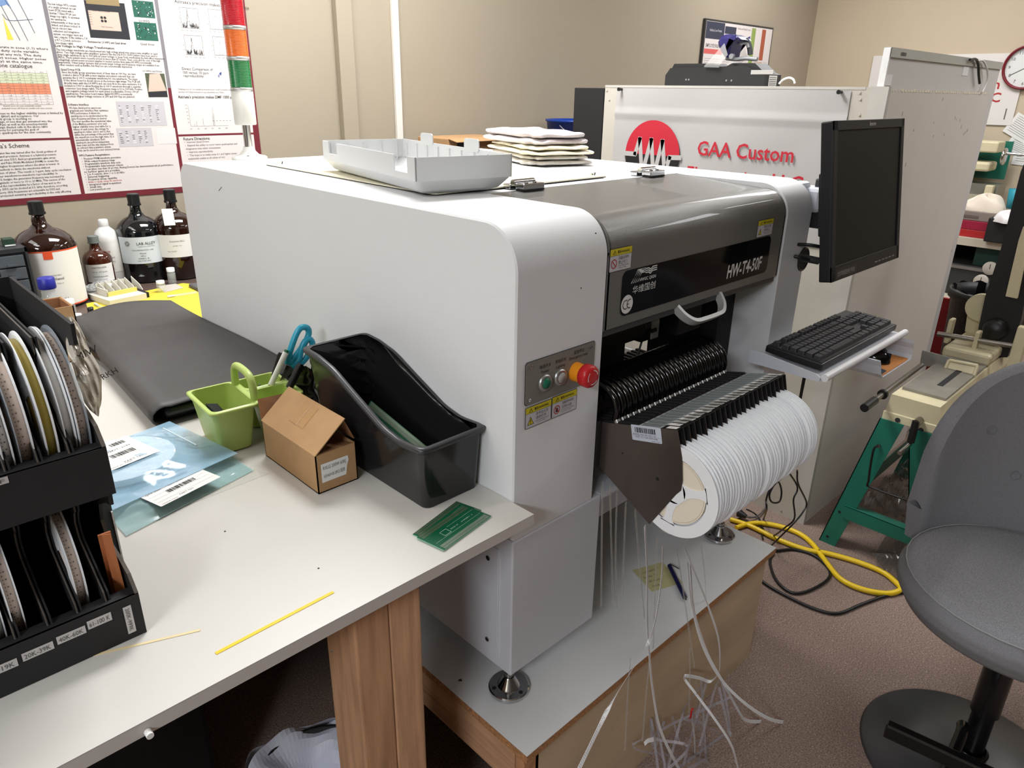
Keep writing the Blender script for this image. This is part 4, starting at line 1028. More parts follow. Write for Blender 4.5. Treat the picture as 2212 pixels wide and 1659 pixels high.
def divider(t, x, z0):
    pr = [(.100, z0 + .050), (.108, z0 + .072), (.150, z0 + .100), (.175, z0 + .118), (.178, z0 + .140), (.168, z0 + .158), (.160, z0 + .165), (.160, z0 + .185), (.40, z0 + .188), (.40, z0 + .003), (.10, z0 + .003)]
    b = MB().prismx(pr, x, x + .0022, BC).prismx(pr, x + .0040, x + .0062, BC)
    for a, c in zip(pr[:8], pr[1:9]): b.add([(x - .0002, a[0] - .0003, a[1] + .0003), (x + .0012, a[0] - .0003, a[1] + .0003), (x + .0012, c[0] - .0003, c[1] + .0003), (x - .0002, c[0] - .0003, c[1] + .0003)], [(0, 1, 2, 3)], BCE)
    part('divider', b, t)
for x in (-.605, -.637, -.669, -.702, -.735, -.77): divider(rk1, x, zA)
for x in (-.606, -.637, -.668, -.70, -.735): divider(rk2, x, zB)
def tag_lab(t, x0, x1, z0, z1, txt, vert=False):
    M = FACE_F(0, .0928, 0); b = MB().rect(M, x0, z0, x1, z1, P('label_tape', (196, 192, 190), .5))
    if vert:
        Mv = FR((x0, .0926, z1), (0, 0, -1), (1, 0, 0)); b.text(Mv, txt, (x1 - x0) * .72, INKG, x=.003, y=(x1 - x0) * .22, width=(z1 - z0) * .84)
    else: b.text(M, txt, (z1 - z0) * .80, INKG, x=x0 + .002, y=z0 + (z1 - z0) * .2, width=(x1 - x0) * .84)
    part('range_label', b, t, 'white label ' + txt)
tag_lab(rk1, -.5910, -.5815, .8115, .8525, '200K-999K', True)
tag_lab(rk1, -.6315, -.6045, .8425, .8545, '61-100 K'); tag_lab(rk1, -.6650, -.6340, .8400, .8510, '40K-60K'); tag_lab(rk1, -.7010, -.6690, .8375, .8485, '20K-39K'); tag_lab(rk1, -.740, -.7060, .8355, .8465, '10K-19K')
tag_lab(rk2, -.70, -.6675, 1.0615, 1.0695, '0.1uF')
# reels standing in the boxes
CLR = P('reel_clear_plastic', (196, 206, 214), .15, alpha=.55)
def sreel(x, z0, w, lab, m1, m2, tm, yc=.200, hole=True, grp=None):
    t = thing('component_reel', lab, 'reel', (x, yc, z0), 0, grp)
    r = .0890; zc = z0 + r
    def fl(xx, m):
        b = MB(); M = FR((xx + .0012, yc, zc), (0, -1, 0), (0, 0, 1))
        b.lathe([(.0065, 0), (.030, 0), (.030, .0012), (.0065, .0012)], M, m, 24, smooth=False)
        b.lathe([(.068, 0), (r, 0), (r, .0012), (.068, .0012)], M, m, 48, smooth=False)
        for a in (30, 150, 270):
            b.lathe([(.028, 0), (.070, 0), (.070, .0012), (.028, .0012)], M, m, 8, smooth=False, a0=R(a), a1=R(a + 72))
        part('flange', b, t)
    fl(x, m1); fl(x + w - .0012, m2)
    b = MB().lathe([(.02, .0), (.0800, .0), (.0800, w - .003), (.02, w - .003)], FR((x + w - .0015, yc, zc), (0, -1, 0), (0, 0, 1)), tm, 48)
    if hole:
        n = 110
        for k in range(n):
            a = 2 * PI * k / n; M = FR((x + w * .33, yc - math.cos(a) * .0803, zc + math.sin(a) * .0803), (1, 0, 0), (0, math.sin(a), math.cos(a)))
            b.rect(M, -.0006, -.0006, .0006, .0006, DOT, 0); 
            if k % 2: b.rect(M, .0022, -.0008, .0038, .0008, DOT, 0)
    part('wound_tape', b, t)
    return t
PINK = P('tape_pinkish', (226, 206, 190), .8); OLV = P('tape_clear_yellow', (170, 150, 60), .4); WTP = P('tape_white', (226, 222, 214), .7)
sreel(-.5905, zB + .005, .0125, 'reel with clear right flange, rightmost in the upper reel box', REELW, CLR, PINK)
sreel(-.6035, zB + .005, .0115, 'thick white reel second from the right in the upper reel box', REELW, REELW, WTP, yc=.203, hole=False)
sreel(-.6240, zB + .005, .0125, 'reel with yellowish tape, third from the right in the upper reel box', REELW, REELW, OLV, yc=.198, hole=False)
sreel(-.6500, zB + .005, .0150, 'reel with punched pinkish tape right of a divider in the upper box', CLR, REELW, PINK, yc=.198)
sreel(-.6660, zB + .005, .0110, 'white reel behind the left divider of the upper reel box', REELW, REELW, WTP, yc=.196)
sreel(-.6930, zB + .005, .0120, 'white reel at the left picture edge in the upper reel box', REELW, REELW, PINK, yc=.196)
sreel(-.6310, zA + .005, .0130, 'white reel with punched pink tape in the lower reel box, middle slot', REELW, REELW, PINK, yc=.206)
sreel(-.6990, zA + .005, .0130, 'white reel left of the empty slot in the lower reel box', REELW, REELW, PINK, yc=.204)
sreel(-.7180, zA + .005, .0120, 'white reel at the left picture edge in the lower reel box', REELW, REELW, WTP, yc=.204, hole=False)
# brown envelope and card inside the right slot of the lower box
b = slab((-.588, .125, .838), (-.577, .122, .838), (-.577, .135, .935), (-.586, .140, .935), .0015, P('kraft_envelope', (176, 104, 58), .7), MB())
b.box(-.590, -.5755, .14, .143, .83, .935, P('kraft_envelope', (176, 104, 58), .7))
solo('envelope', b, 'orange brown paper envelope in the right slot of the lower reel box', 'envelope')
b = MB().box(-.5695, -.556, .20, .203, .803, .945, P('slate_card', (60, 70, 74), .6)).box(-.5585, -.5565, .196, .2035, .803, .93, PAPER)
solo('dark_card', b, 'dark slate card standing just right of the lower reel box', 'card')
# foil bag hanging over the side of the upper box
FOIL = P('silver_foil', (205, 198, 184), .28, .35, bump=.9, bscale=45)
FOILP = P('foil_inside_beige', (196, 188, 172), .35, .3, bump=.6, bscale=30)
oi = [(-0.5636,0.17,1.2085), (-0.5724,0.15,1.1973), (-0.5768,0.14,1.1731), (-0.5768,0.13,1.1477), (-0.5764,0.12,1.1238), (-0.5732,0.12,1.11)]
oo = [(-0.5577,0.18,1.2079), (-0.5521,0.17,1.1898), (-0.551,0.165,1.1718), (-0.5445,0.16,1.1441), (-0.5477,0.16,1.11), (-0.5572,0.16,1.0833)]
oi = smooth_path(oi, 6); oo = smooth_path(oo, 6)
def foil(u, v, d=0.0):
    k = v * (len(oi) - 1); i = min(len(oi) - 2, int(k)); f_ = k - i
    p = oi[i].lerp(oi[i + 1], f_); q = oo[i].lerp(oo[i + 1], f_); r_ = p.lerp(q, u)
    return (r_.x, r_.y - .010 * math.sin(u * PI) + d + .0025 * math.sin(u * 9 + v * 23) + .002 * math.sin(u * 21 - v * 13), r_.z)
t = thing('foil_bag', 'crinkled silver foil bag squeezed beside the upper reel box', 'bag', (-.555, .2, 1.01))
part('foil_sheet', grid(22, 40, foil, FOILP, smooth=False), t)
part('inner_sheet', grid(12, 14, lambda u, v: foil(u * .45, .18 + .40 * v, -.004), FOIL, smooth=False), t)
pm = Vector((-0.5705,0.134,1.1648)); Mf = FR(pm, (.8, -.3, .35), (-.2, .1, 1)); b = MB().text(Mf, 'MIW', .012, INK, x=0, y=.0, shear=.2); b.text(Mf, 'RKH', .010, INK, x=.010, y=-.032)
part('print', b, t)

# ------------------------------------------------------------------ table at the back wall
TBR = P('table_brown', (88, 72, 66), .4, noise=.08, nscale=6)
t = thing('back_table', 'dark brown table along the back wall behind the white workbench', 'table', (0, 1.73, 0))
part('tabletop', MB().box(-2.4, 2.58, 1.37, 2.085, .775, .80, TBR), t)
for x in (-2.3, 1.2, 2.5):
    for y in (1.42, 2.03): part('leg', MB().box(x - .02, x + .02, y - .02, y + .02, 0, .775, DARK), t)
# ---- bottles
AMB = P('amber_glass', (34, 12, 6), .06, coat=.5); AMBB = P('amber_glass_brown', (66, 26, 10), .06, coat=.5); DKG = P('dark_glass', (8, 12, 16), .06, coat=.5)
CAPB = P('black_cap', (20, 22, 24), .4)
def bottle(lab, x, y, r, h, mat, neck=.26, capm=CAPB, capr=.021, caph=.035, ring=True):
    t = thing('bottle', lab, 'bottle', (x, y, .80))
    M = Matrix.Translation((x, y, .80)); hb = h * (1 - neck) ; hs = h * .56
    nr = capr * .8
    prof = [(0, .002), (r * .92, 0), (r, .008), (r, hs)] + [(r * math.cos(R(a)) * 1.0 if r * math.cos(R(a)) > nr * 1.3 else nr * 1.3, hs + (h * .20) * math.sin(R(a))) for a in (15, 30, 45, 58, 68)]
    prof += [(nr * 1.15, hs + h * .23), (nr, hs + h * .28), (nr, h - caph * .9), (0, h - caph * .9)]
    part('glass_body', MB().lathe(prof, M, mat, 40), t)
    c = MB().lathe([(capr * 1.05, h - caph), (capr * 1.05, h - caph * .85), (capr * .95, h - caph * .84), (capr * .95, h - .002), (capr * .8, h), (0, h)], M, capm, 28, smooth=False)
    part('cap', c, t)
    if ring:
        d = Vector((-.6, -.8, 0)); p = Vector((x, y, .8)) + d * nr
        part('finger_ring', MB().tube([p + Vector((0, 0, h * .88)), p + d * .016 + Vector((0, 0, h * .86)), p + d * .018 + Vector((0, 0, h * .80)), p + Vector((0, 0, h * .77))], .0045, mat, 8), t)
    return t, M
def wraplabel(t, M, r, z0, z1, a0, a1, mat, nm='label', lab=None, lines=(), edge=None):
    """curved label; angle 0 faces the camera side"""
    base = math.atan2(C_.y - M.translation.y, C_.x - M.translation.x)
    b = MB().lathe([(r + .0006, z0), (r + .0006, z1)], M, mat, 24, a0=base + R(a0), a1=base + R(a1))
    if edge:
        for za, zb in ((z0, z0 + .004), (z1 - .004, z1)): b.lathe([(r + .0009, za), (r + .0009, zb)], M, edge, 24, a0=base + R(a0), a1=base + R(a1))
    for (txt, ang, z, size, m, wd) in lines:
        # bend text around
        key = MB().text(Matrix.Identity(4), txt, size, m, align='CENTER', width=wd, z=0)
        vs = []
        for v in key.v:
            a = base + R(ang) + v[0] / r; vs.append((M.translation.x + (r + .0012) * math.cos(a), M.translation.y + (r + .0012) * math.sin(a), M.translation.z + z + v[1]))
        b.add(vs, key.f, m)
    part(nm, b, t, lab)
C_ = Vector((-.7557, -.761, 0))
p = (-0.2303,1.8399,0.8)
t, M = bottle('largest brown jug with an orange edged methanol label, beside the drawer cabinet', p[0] + .0, p[1] + .03, .088, .325, AMB, capr=.022, caph=.04)
OR = P('label_orange', (226, 84, 46), .5)
wraplabel(t, M, .088, .010, .185, -95, 75, PAPER, lines=(('Methanol', 8, .095, .012, INK, .038), ('CH3OH HPLC', 8, .108, .006, INKG, .03), ('67-56-1', 8, .082, .006, INKG, .03), ('4 L', 18, .030, .012, INK, None)), edge=OR)
b = MB().lathe([(.0894, .160), (.0894, .182)], M, OR, 8, a0=math.atan2(C_.y - M.translation.y, C_.x - M.translation.x) - .12, a1=math.atan2(C_.y - M.translation.y, C_.x - M.translation.x) + .16); part('label_tab', b, t)
p = (-0.0656,1.9916,0.8)
t, M = bottle('small amber bottle with grey cap between the big jugs', p[0], p[1] - .02, .046, .185, AMBB, capm=P('cap_grey', (112, 118, 116), .45), capr=.018, caph=.024, ring=False)
wraplabel(t, M, .046, .035, .095, -55, 62, PAPER, lines=(('REAGENT ETHYL ACETATE', 0, .082, .007, INK, .045), ('500 mL  ACS grade', 0, .068, .006, INKG, .045), ('DANGER flammable', 0, .052, .006, INK, .045), ('store cool and dry', 0, .042, .005, INKG, .04)))
WHB = P('white_hdpe', (222, 222, 220), .4)
p = (-0.0052,2.0258,0.8)
t = thing('bottle', 'white plastic squeeze bottle behind the small amber bottle', 'bottle', (p[0], p[1] + .02, .8)); M = Matrix.Translation((p[0], p[1] + .02, .8))
part('body', MB().lathe([(0, 0), (.040, 0), (.041, .004), (.041, .150), (.039, .165), (.030, .185), (.018, .196), (.015, .200), (0, .2)], M, WHB, 32), t)
part('cap', MB().lathe([(.015, .198), (.016, .203), (.0155, .222), (.013, .224), (0, .224)], M, WHB, 24), t)
wraplabel(t, M, .041, .045, .145, -60, 60, PAPER, lines=(('PURE', -8, .115, .009, REDINK, .022), ('isopropyl', 0, .095, .007, INKG, .03), ('alcohol 99%', 0, .08, .006, INKG, .03), ('946 mL', 0, .055, .006, INK, .02)))
p = (0.0846,2.0022,0.8)
t, M = bottle('dark glass jug with a LAB ALLEY label', p[0] + .015, p[1] + .02, .075, .305, DKG, capr=.021, caph=.04)
wraplabel(t, M, .075, .072, .165, -66, 66, P('label_cool_white', (212, 220, 224), .5), lines=(('LAB ALLEY', 12, .138, .014, INK, .062), ('ESSENTIAL CHEMICALS', 12, .131, .004, INKG, .055), ('COLLABORATION  LAB', 0, .118, .006, INK, .07), ('Water', 0, .106, .008, INK, .022), ('HPLC', 0, .097, .007, INK, .016), ('WSHPLC, 4L', 0, .088, .007, INK, .036), ('CAS 7732-18-5', 0, .080, .006, INK, .042)))
b = MB(); base = math.atan2(C_.y - M.translation.y, C_.x - M.translation.x)
for k in range(3):
    pts = []
    for i in range(25):
        a = 2 * PI * i / 24; u = .0095 * math.cos(a); v = .004 * math.sin(a); ro_ = R(60 * k); uu = u * math.cos(ro_) - v * math.sin(ro_); vv = u * math.sin(ro_) + v * math.cos(ro_)
        an = base + R(-36) + uu / .075; pts.append((M.translation.x + .0765 * math.cos(an), M.translation.y + .0765 * math.sin(an), M.translation.z + .143 + vv))
    b.tube(pts, .0005, INKG, 4, 1)
part('atom_logo', b, t)
p = (0.2016,1.9572,0.8)
t, M = bottle('dark jug with a white tag at its neck, half behind the machine', p[0] + .01, p[1] + .03, .075, .315, AMB, capr=.021, caph=.045)
wraplabel(t, M, .075, .085, .165, -66, 66, PAPER, lines=(('Acetonitrile HPLC', 0, .14, .008, INKG, .05), ('grade  4 L', 0, .125, .006, INKG, .03), ('lot 2207', -15, .105, .006, INKG, .03)))
b = slab(tuple(M.translation + Vector((-.055, -.062, .200))), tuple(M.translation + Vector((-.022, -.075, .200))), tuple(M.translation + Vector((-.017, -.055, .255))), tuple(M.translation + Vector((-.050, -.042, .255))), .001, PAPER, MB())
part('hang_tag', b, t, 'white paper hang tag')
# small parts drawer cabinet
DC = P('cabinet_charcoal', (44, 46, 50), .45); DRW = P('drawer_clear_smoke', (92, 98, 104), .2, alpha=.85)
t = thing('drawer_cabinet', 'charcoal small parts drawer cabinet left of the methanol jug', 'cabinet', (-.42, 1.86, .8))
X0, X1, Y0, Y1, Z0, Z1 = -.62, -.300, 1.76, 1.93, .8, 1.008
part('case', MB().box(X0, X1, Y0 + .01, Y1, Z0, Z1, DC).box(X0, X1, Y0, Y0 + .01, Z1 - .012, Z1, DC).box(X1 - .006, X1, Y0, Y0 + .01, Z0, Z1, DC), t)
for r_ in range(5):
    for c in range(4):
        x = X1 - .008 - (c + 1) * .071; z = Z1 - .016 - (r_ + 1) * .0375
        d = part('drawer', MB().box(x, x + .067, Y0 + .001, Y0 + .02, z, z + .034, DRW, bev=.002), t)
        if c < 2: part('pull', MB().box(x + .022, x + .046, Y0 - .006, Y0 + .002, z + .004, z + .009, DRW), d)
solo('small_green_box', MB().box(-.345, -.318, 1.80, 1.84, 1.008, 1.03, P('dark_green_box', (38, 62, 48), .5)).box(-.345, -.318, 1.799, 1.80, 1.010, 1.014, PAPER), 'tiny dark green carton on top of the charcoal drawer cabinet', 'box')
GLS = P('clear_glass', (222, 228, 226), .05, alpha=.3, coat=.5)
def vial(x, y, z, r, h, lab, cap=PAPER, nm='vial', amb=None):
    t = thing(nm, lab, 'vial', (x, y, z)); M = Matrix.Translation((x, y, z))
    part('glass', MB().lathe([(0, 0), (r, 0), (r, h * .68), (r * .7, h * .76), (r * .7, h * .8)], M, amb or GLS, 20), t)
    part('cap', MB().lathe([(r * .95, h * .76), (r * .95, h), (0, h)], M, cap, 20), t)
    return t
# blue capped bottle
p = (-0.3298,1.45,0.9282)
t = thing('lab_bottle', 'clear round laboratory bottle with a bright blue cap', 'bottle', (p[0], p[1], .8)); M = Matrix.Translation((p[0], p[1], .8))
part('glass', MB().lathe([(0, 0), (.034, 0), (.036, .01), (.036, .09), (.030, .115), (.017, .130), (.017, .16)], M, GLS, 28), t)
part('cap', MB().lathe([(.0205, .150), (.0215, .153), (.0205, .178), (.018, .180), (0, .180)], M, P('cap_blue', (38, 44, 152), .4), 24), t)
for (a, b_, rr3, h, lab) in (((-0.276,1.5861,0.8), 0, .014, .062, 'front clear vial with white cap left of the yellow sheet'), ((-0.2444,1.6505,0.8), 0, .014, .062, 'rear clear vial with white cap left of the yellow sheet'), ((-0.0725,1.8516,0.8), 0, .013, .045, 'clear vial with white cap before the white squeeze bottle'), ((0.0674,1.7937,0.8), 0, .014, .040, 'short clear vial with white cap before the LAB ALLEY jug'), ((0.1426,1.8984,0.8), 0, .014, .055, 'tall clear vial with white cap before the rightmost jug'), ((-0.18,1.5812,0.8), 0, .015, .030, 'squat clear jar with white cap on the yellow sheet corner'), ((-0.2208,1.5195,0.8), 0, .011, .026, 'little clear vial with white cap behind the rubber mat'), ((-0.2594,1.5301,0.8), 0, .014, .045, 'clear vial with ribbed white cap beside the rubber mat')):
    vial(a[0], a[1], .8015, rr3, h, lab)
p = (-0.2016,1.6128,0.8); vial(p[0], p[1], .8015, .009, .036, 'tiny amber vial with a white label by the yellow sheet', cap=BLACK, amb=AMB)
# yellow sheet and things on it
YS = P('yellow_sheet', (216, 198, 62), .6)
def quadp(nm, pts, mat, lab, cat, th=.0008):
    vs = [Vector(q) for q in pts]; n = len(vs); up = [v + Vector((0, 0, th)) for v in vs]
    b = MB().add(vs + up, [tuple(range(n))[::-1], tuple(range(n, 2 * n))] + [(i, (i + 1) % n, n + (i + 1) % n, n + i) for i in range(n)], mat)
    return solo(nm, b, lab, cat)
quadp('yellow_sheet', [(-0.1656,1.8051,0.8015), (0.1675,1.869,0.8015), (0.212,1.7955,0.8015), (0.0486,1.386,0.8015), (-0.1354,1.4142,0.8015), (-0.2337,1.478,0.8015)], YS, 'bright yellow paper sheet behind the rubber mat', 'sheet')
CW = P('carton_white', (216, 212, 200), .6)
t = thing('white_carton', 'open white carton of long flat shape on the yellow sheet', 'box', (-0.1117,1.6916,0.802))
a = Vector((-0.1189,1.7167,0.8025)); c = Vector((-0.0001,1.7379,0.8025)); d = (c - a).normalized(); n_ = Vector((-d.y, d.x, 0)); Mx_ = FR(a, d, n_); L = (c - a).length
part('carton', MB().box(0, L, 0, .14, 0, .018, CW, M=Mx_), t); part('carton_opening', MB().box(L - .001, L + .014, .01, .13, .001, .017, BLACKM, M=Mx_), t)
t = thing('sample_box', 'small yellow edged box with a zigzag divider on the white carton', 'box', (a.x + .02, a.y + .05, .8215))
o = MB().box(.02, L * .98, .050, .054, .018, .032, P('carton_yellow', (226, 214, 110), .6), M=Mx_).box(.02, L * .98, .118, .122, .018, .05, CW, M=Mx_).box(.02, .024, .050, .12, .018, .04, CW, M=Mx_)
part('tray', o, t)
for k in range(6): part('divider', MB().add([Mx_ @ Vector(v) for v in ((.028 + k * .022, .054, .018), (.028 + k * .022, .118, .018), (.028 + k * .022, .118, .055), (.028 + k * .022, .07, .035), (.030 + k * .022, .054, .018), (.030 + k * .022, .118, .018), (.030 + k * .022, .118, .055), (.030 + k * .022, .07, .035))], [(0, 1, 2, 3), (4, 5, 6, 7), (0, 3, 7, 4), (3, 2, 6, 7)], CW), t)
CLP = P('blister_clear', (214, 216, 214), .12, alpha=.5, coat=.5)
def blister(p, w, l, h, rz, lab):
    t = thing('blister_tray', lab, 'tray', (p[0], p[1], .8015), rz); b = MB()
    rings = [[(q[0], q[1], z) for q in rr(-w + i, -l + i, w - i, l - i, .008, 3)] for i, z in ((0, h), (.006, h), (.010, .0), (.010, .0))]
    rings[0] = [(q[0] * 1.08, q[1] * 1.08, h - .003) for q in rings[0]]
    n = len(rings[0]); vs = [v for g in rings[:3] for v in g]
    b.add(vs, [(j * n + i, j * n + (i + 1) % n, (j + 1) * n + (i + 1) % n, (j + 1) * n + i) for j in range(2) for i in range(n)], CLP); b.add(rings[2], [tuple(range(n))], CLP)
    part('tray_body', b, t, local=True)
    b = grid(10, 6, lambda u, v: (-w + 2 * w * u, -l + 2 * l * v, h + .012 * math.sin(u * PI) * math.sin(v * PI) + .004 * math.sin(u * 19 + v * 7)), CLP, smooth=False); part('crumpled_film', b, t, local=True)
blister((-0.0852,1.91,0.8), .055, .035, .028, .3, 'clear plastic blister tray left of the white carton')
blister((0.1007,1.9975,0.8), .05, .035, .030, .2, 'clear plastic blister tray in front of the LAB ALLEY jug')
quadp('photo_card', [(0.0828,1.8735,0.803), (0.1445,1.8722,0.803), (0.1414,1.7973,0.803), (0.0695,1.777,0.803)], P('glossy_card', (214, 206, 196), .2), 'shiny pale card lying on the yellow sheet', 'card', .001)
quadp('plastic_sleeve', [(-0.1484,1.6152,0.8035), (-0.1029,1.6839,0.8035), (-0.0948,1.649,0.8035), (-0.1443,1.5856,0.8035)], CLP, 'small clear plastic sleeve on the yellow sheet', 'sleeve', .001)
solo('black_oring', MB().tube([Vector((-0.157,1.6031,0.805)) + Vector((.006 * math.cos(k), .006 * math.sin(k), 0)) for k in (0, 1.05, 2.1, 3.14, 4.2, 5.24, 6.28)], .0018, BLACK, 6), 'tiny black rubber ring on the yellow sheet', 'ring')
for a, c, lab in (((0.0539,1.7046,0.806), (0.147,1.6948,0.806), 'clear plastic syringe lying at the right of the yellow sheet'), ((-0.149,1.7695,0.806), (-0.1453,1.6411,0.806), 'clear pipette tube lying at the left of the yellow sheet')):
    a = Vector(a); c = Vector(c); t = thing('syringe', lab, 'syringe', tuple(a)); part('barrel', MB().cyl(a, c, .0045, GLS, n=12), t); part('plunger', MB().cyl(a, a + (c - a) * .25, .0035, PAPER, n=10), t)
solo('grey_pad', MB().box(.16, .30, 1.70, 1.80, .80, .815, P('pad_grey', (88, 86, 86), .8), bev=.006), 'dark grey pad at the right edge of the back table, beside the machine', 'pad')
# brown carton behind the reel boxes
t = thing('cardboard_box', 'open tall brown carton standing behind the stacked reel boxes', 'box', (-.42, 1.2, .802))
A, B_, D_ = (-.385, 1.560), (-.318, 1.555), (-.340, 1.19)
b = MB(); xa, xb, ya, yb = -.50, -.323, 1.245, 1.358
for q in ((xa, xb, ya, ya + .003), (xa, xb, yb - .003, yb), (xa, xa + .003, ya, yb), (xb - .003, xb, ya, yb)): b.box(*q, .802, .945, CARD)
b.box(xa, xb, ya, yb, .802, .805, CARD)
part('box_body', b, t); part('inner_liner', MB().box(xa + .004, xb - .004, ya + .004, ya + .006, .81, .942, CARDI).box(xb - .006, xb - .0035, ya + .004, yb - .004, .81, .944, CARDI).box(xa + .004, xb - .004, yb - .006, yb - .0035, .81, .944, CARDI), t)
# ------------------------------------------------------------------ carton and bucket behind the machine
t = thing('cardboard_box', 'worn brown carton with a dark label behind the machine, at the back wall', 'box', (1.52, 1.93, .8))
part('box_body', MB().box(1.352, 1.70, 1.80, 2.02, .80, 1.262, CARD, bev=.004), t)
part('top_flap', slab((1.352, 1.80, 1.262), (1.70, 1.80, 1.264), (1.69, 1.75, 1.252), (1.36, 1.75, 1.250), .002, CARD, MB()), t)
part('print', MB().rect(FACE_F(0, 1.7985, 0), 1.40, 1.17, 1.465, 1.246, P('dark_print', (40, 52, 60), .7)), t, 'dark printed square')
BB = P('bucket_blue', (14, 58, 148), .35)
t = thing('bucket', 'bright blue plastic bucket with wire handle beside the black cabinet', 'bucket', (2.28, 1.88, 1.0))
M = Matrix.Translation((2.30, 1.88, 1.0))
part('bucket_body', MB().lathe([(0, 0), (.125, 0), (.165, .315), (.172, .316), (.172, .326), (.160, .326), (.122, .004), (0, .004)], M, BB, 40), t)
hp = [(2.30 + .165 * math.cos(R(a)) , 1.88 - .02 - .155 * math.sin(R(a)) * .9, 1.30 - .10 * math.sin(R(a))) for a in range(0, 181, 15)]
part('handle', MB().tube(hp, .003, P('wire_grey', (150, 150, 156), .3, .8), 6), t)
solo('cardboard_box', MB().box(2.02, 2.56, 1.66, 2.07, .80, .9995, CARD, bev=.003), 'closed brown carton under the blue bucket', 'box')

# ------------------------------------------------------------------ research poster on the back wall
MAR = P('poster_maroon', (112, 30, 42), .6); PPR = P('poster_paper', (222, 215, 211), .55); PGR = P('poster_divider_grey', (128, 124, 130), .6)
POST = thing('research_poster', 'large scientific poster with maroon borders, pinned above the bottles', 'poster', (0, 2.097, 1.1))
M = FACE_F(0, 2.0975, 0)
ZB = 1.103
b = MB().box(-1.0, .630, 2.0975, 2.0995, ZB - .016, 2.05, MAR)
b.rect(M, -.99, ZB + .004, -.042, 2.03, PPR, .0002).rect(M, -.030, ZB + .004, .303, 2.03, PPR, .0002).rect(M, .315, ZB + .004, .606, 2.03, PPR, .0002)
zl_ = (-0.0425,2.1,1.2887)[2]; zr_ = (0.4635,2.1,1.2891)[2]
b.rect(M, -.99, zl_ - .004, -.042, zl_ + .003, MAR, .0005); b.rect(M, .315, zr_ - .004, .606, zr_ + .003, MAR, .0005)
for x in (-.042, .303): b.rect(M, x, 1.45, x + .012, 2.03, PGR, .0004)
part('poster_sheet', b, POST)
tx = MB()
def L(p, q, s, size, mat=INKG, bold=0.0):
    tx.text(M, s, size, mat, x=p[0], y=p[2], width=q[0] - p[0], z=.0008, bold=bold, res=1)
INKD = P('print_dark', (66, 64, 64), .8)
def para(x0, x1, z, dz, lines, size=.0092, mat=INKD, indent=0):
    for i, s in enumerate(lines):
        full = max(len(l) for l in lines); w = (x1 - x0) * min(1, len(s) / full)
        tx.text(M, s, size, mat, x=x0, y=z - i * dz, width=w, z=.0008, res=1, bold=.008)
a = (-0.0273,2.1,1.6788); e = (0.0641,2.1,1.6858); f_ = (-0.0296,2.1,1.5886)
para(a[0], e[0] + .005, a[2] + .010, (a[2] - f_[2]) / 10.5, ['The low voltage WFG consists', 'of a single printed circuit', 'board (PCB) mated with a', 'Spartan 7 Xilinx FPGA (see', 'image top right). It operates', 'two quadrupoles', 'independently or they can be', 'linked, and phase locked. It', 'has an onboard data', 'collection and integration', 'system, one trigger input and', 'two outputs. It fits within a 7.4', 'x 4.7 x 2.2-inch enclosure', '(see image right).'])
L((-0.0297,2.1,1.5683), (0.1485,2.1,1.5725), 'Low Voltage to High Voltage Transformation:', .0105, INK, .012)
a = (-0.0292,2.1,1.5575); f_ = (-0.0274,2.1,1.5125)
para(a[0], (0.307,2.1,1.5679)[0], a[2], (a[2] - f_[2]) / 6, ['The low voltage waveforms are transformed into high voltage waveforms using a pulse amplifier or quad', 'driver. Two high voltage pulse amplifiers (pulsers) like the DEI 4150 1500V pulsers have been used to', 'drive single quadrupole up to 500 kHz at lower voltage to keep from overheating the field effect transistors', '(FETs). These pulsers were recently priced at more than $7 k/each. Their costs and the cost of the high', 'voltage/high current power precision supplies to needed operate them make HV-WFG economically', 'impractical. Other pulser systems that provide larger voltage and frequency ranges are available from', 'other vendors such as Behlke, but they too are economically impractical.'])
L((-0.0275,2.1,1.4986), (0.0312,2.1,1.4989), 'Quad Driver PCB:', .0095, INK, .012)
a = (-0.0264,2.1,1.4904); f_ = (-0.0271,2.1,1.4173)
para(a[0], (0.2153,2.1,1.4848)[0], a[2], (a[2] - f_[2]) / 9, ['Since the Reilly group generates most of their data at 100 Vpp, we have', 'created a driver PCB with power supplies and pulsers onboard that can', 'generate the ± 100 V rectangular waveforms for one quadrupole. The image', 'of the driver board is shown above in the bottom right image. The PCB will', 'directly mate with the LV-WFG and can even fit in the same enclosure. It is', 'isolated to 3 KV to allow floating the ± 100 V waveform through a separate', 'connector (see image right). The frequency range is 50 to 500 kHz. Positive', 'and negative voltage levels for each phase is adjustable. Drives 100 pF', 'quadrupoles. This pulser board makes digital HV-WFG economically', 'practical. Higher voltage versions at 200 and 500 Vpp are planned.'])
L((-0.0267,2.1,1.3916), (0.0359,2.1,1.3901), 'Software Interface:', .0095, INK, .012)
a = (-0.0259,2.1,1.3816); f_ = (-0.0267,2.1,1.2466)
para(a[0], (0.1003,2.1,1.3287)[0] + .008, a[2], (a[2] - f_[2]) / 16, ['We have developed an easy-to-use', 'graphical user interface that optimizes', 'WFG performance. It allows the', 'quadrupoles to be synchronized at the', 'same frequency and phase as desired.', 'The user specifies the operational value', 'of the Mathieu parameter q for each', 'higher stability zone (see table for q', 'values of each zone), the voltage Vp', 'quadrupole radius, and t1 and t2 that', 'define the percentage of the period that', 'the waveform is in the high state. t2 is', 'automatically calculated. Each', 'quadrupole can perform independent', 'mass scans and the data displayed from', 'an onboard data acquisition system.', 'Data can be saved in a user selected format.'])
L((-0.0256,2.1,1.23), (0.073,2.1,1.2271), 'WFG Features Recapitulation:', .0095, INK, .012)
a = (-0.0192,2.1,1.2191); f_ = (-0.0199,2.1,1.1161)
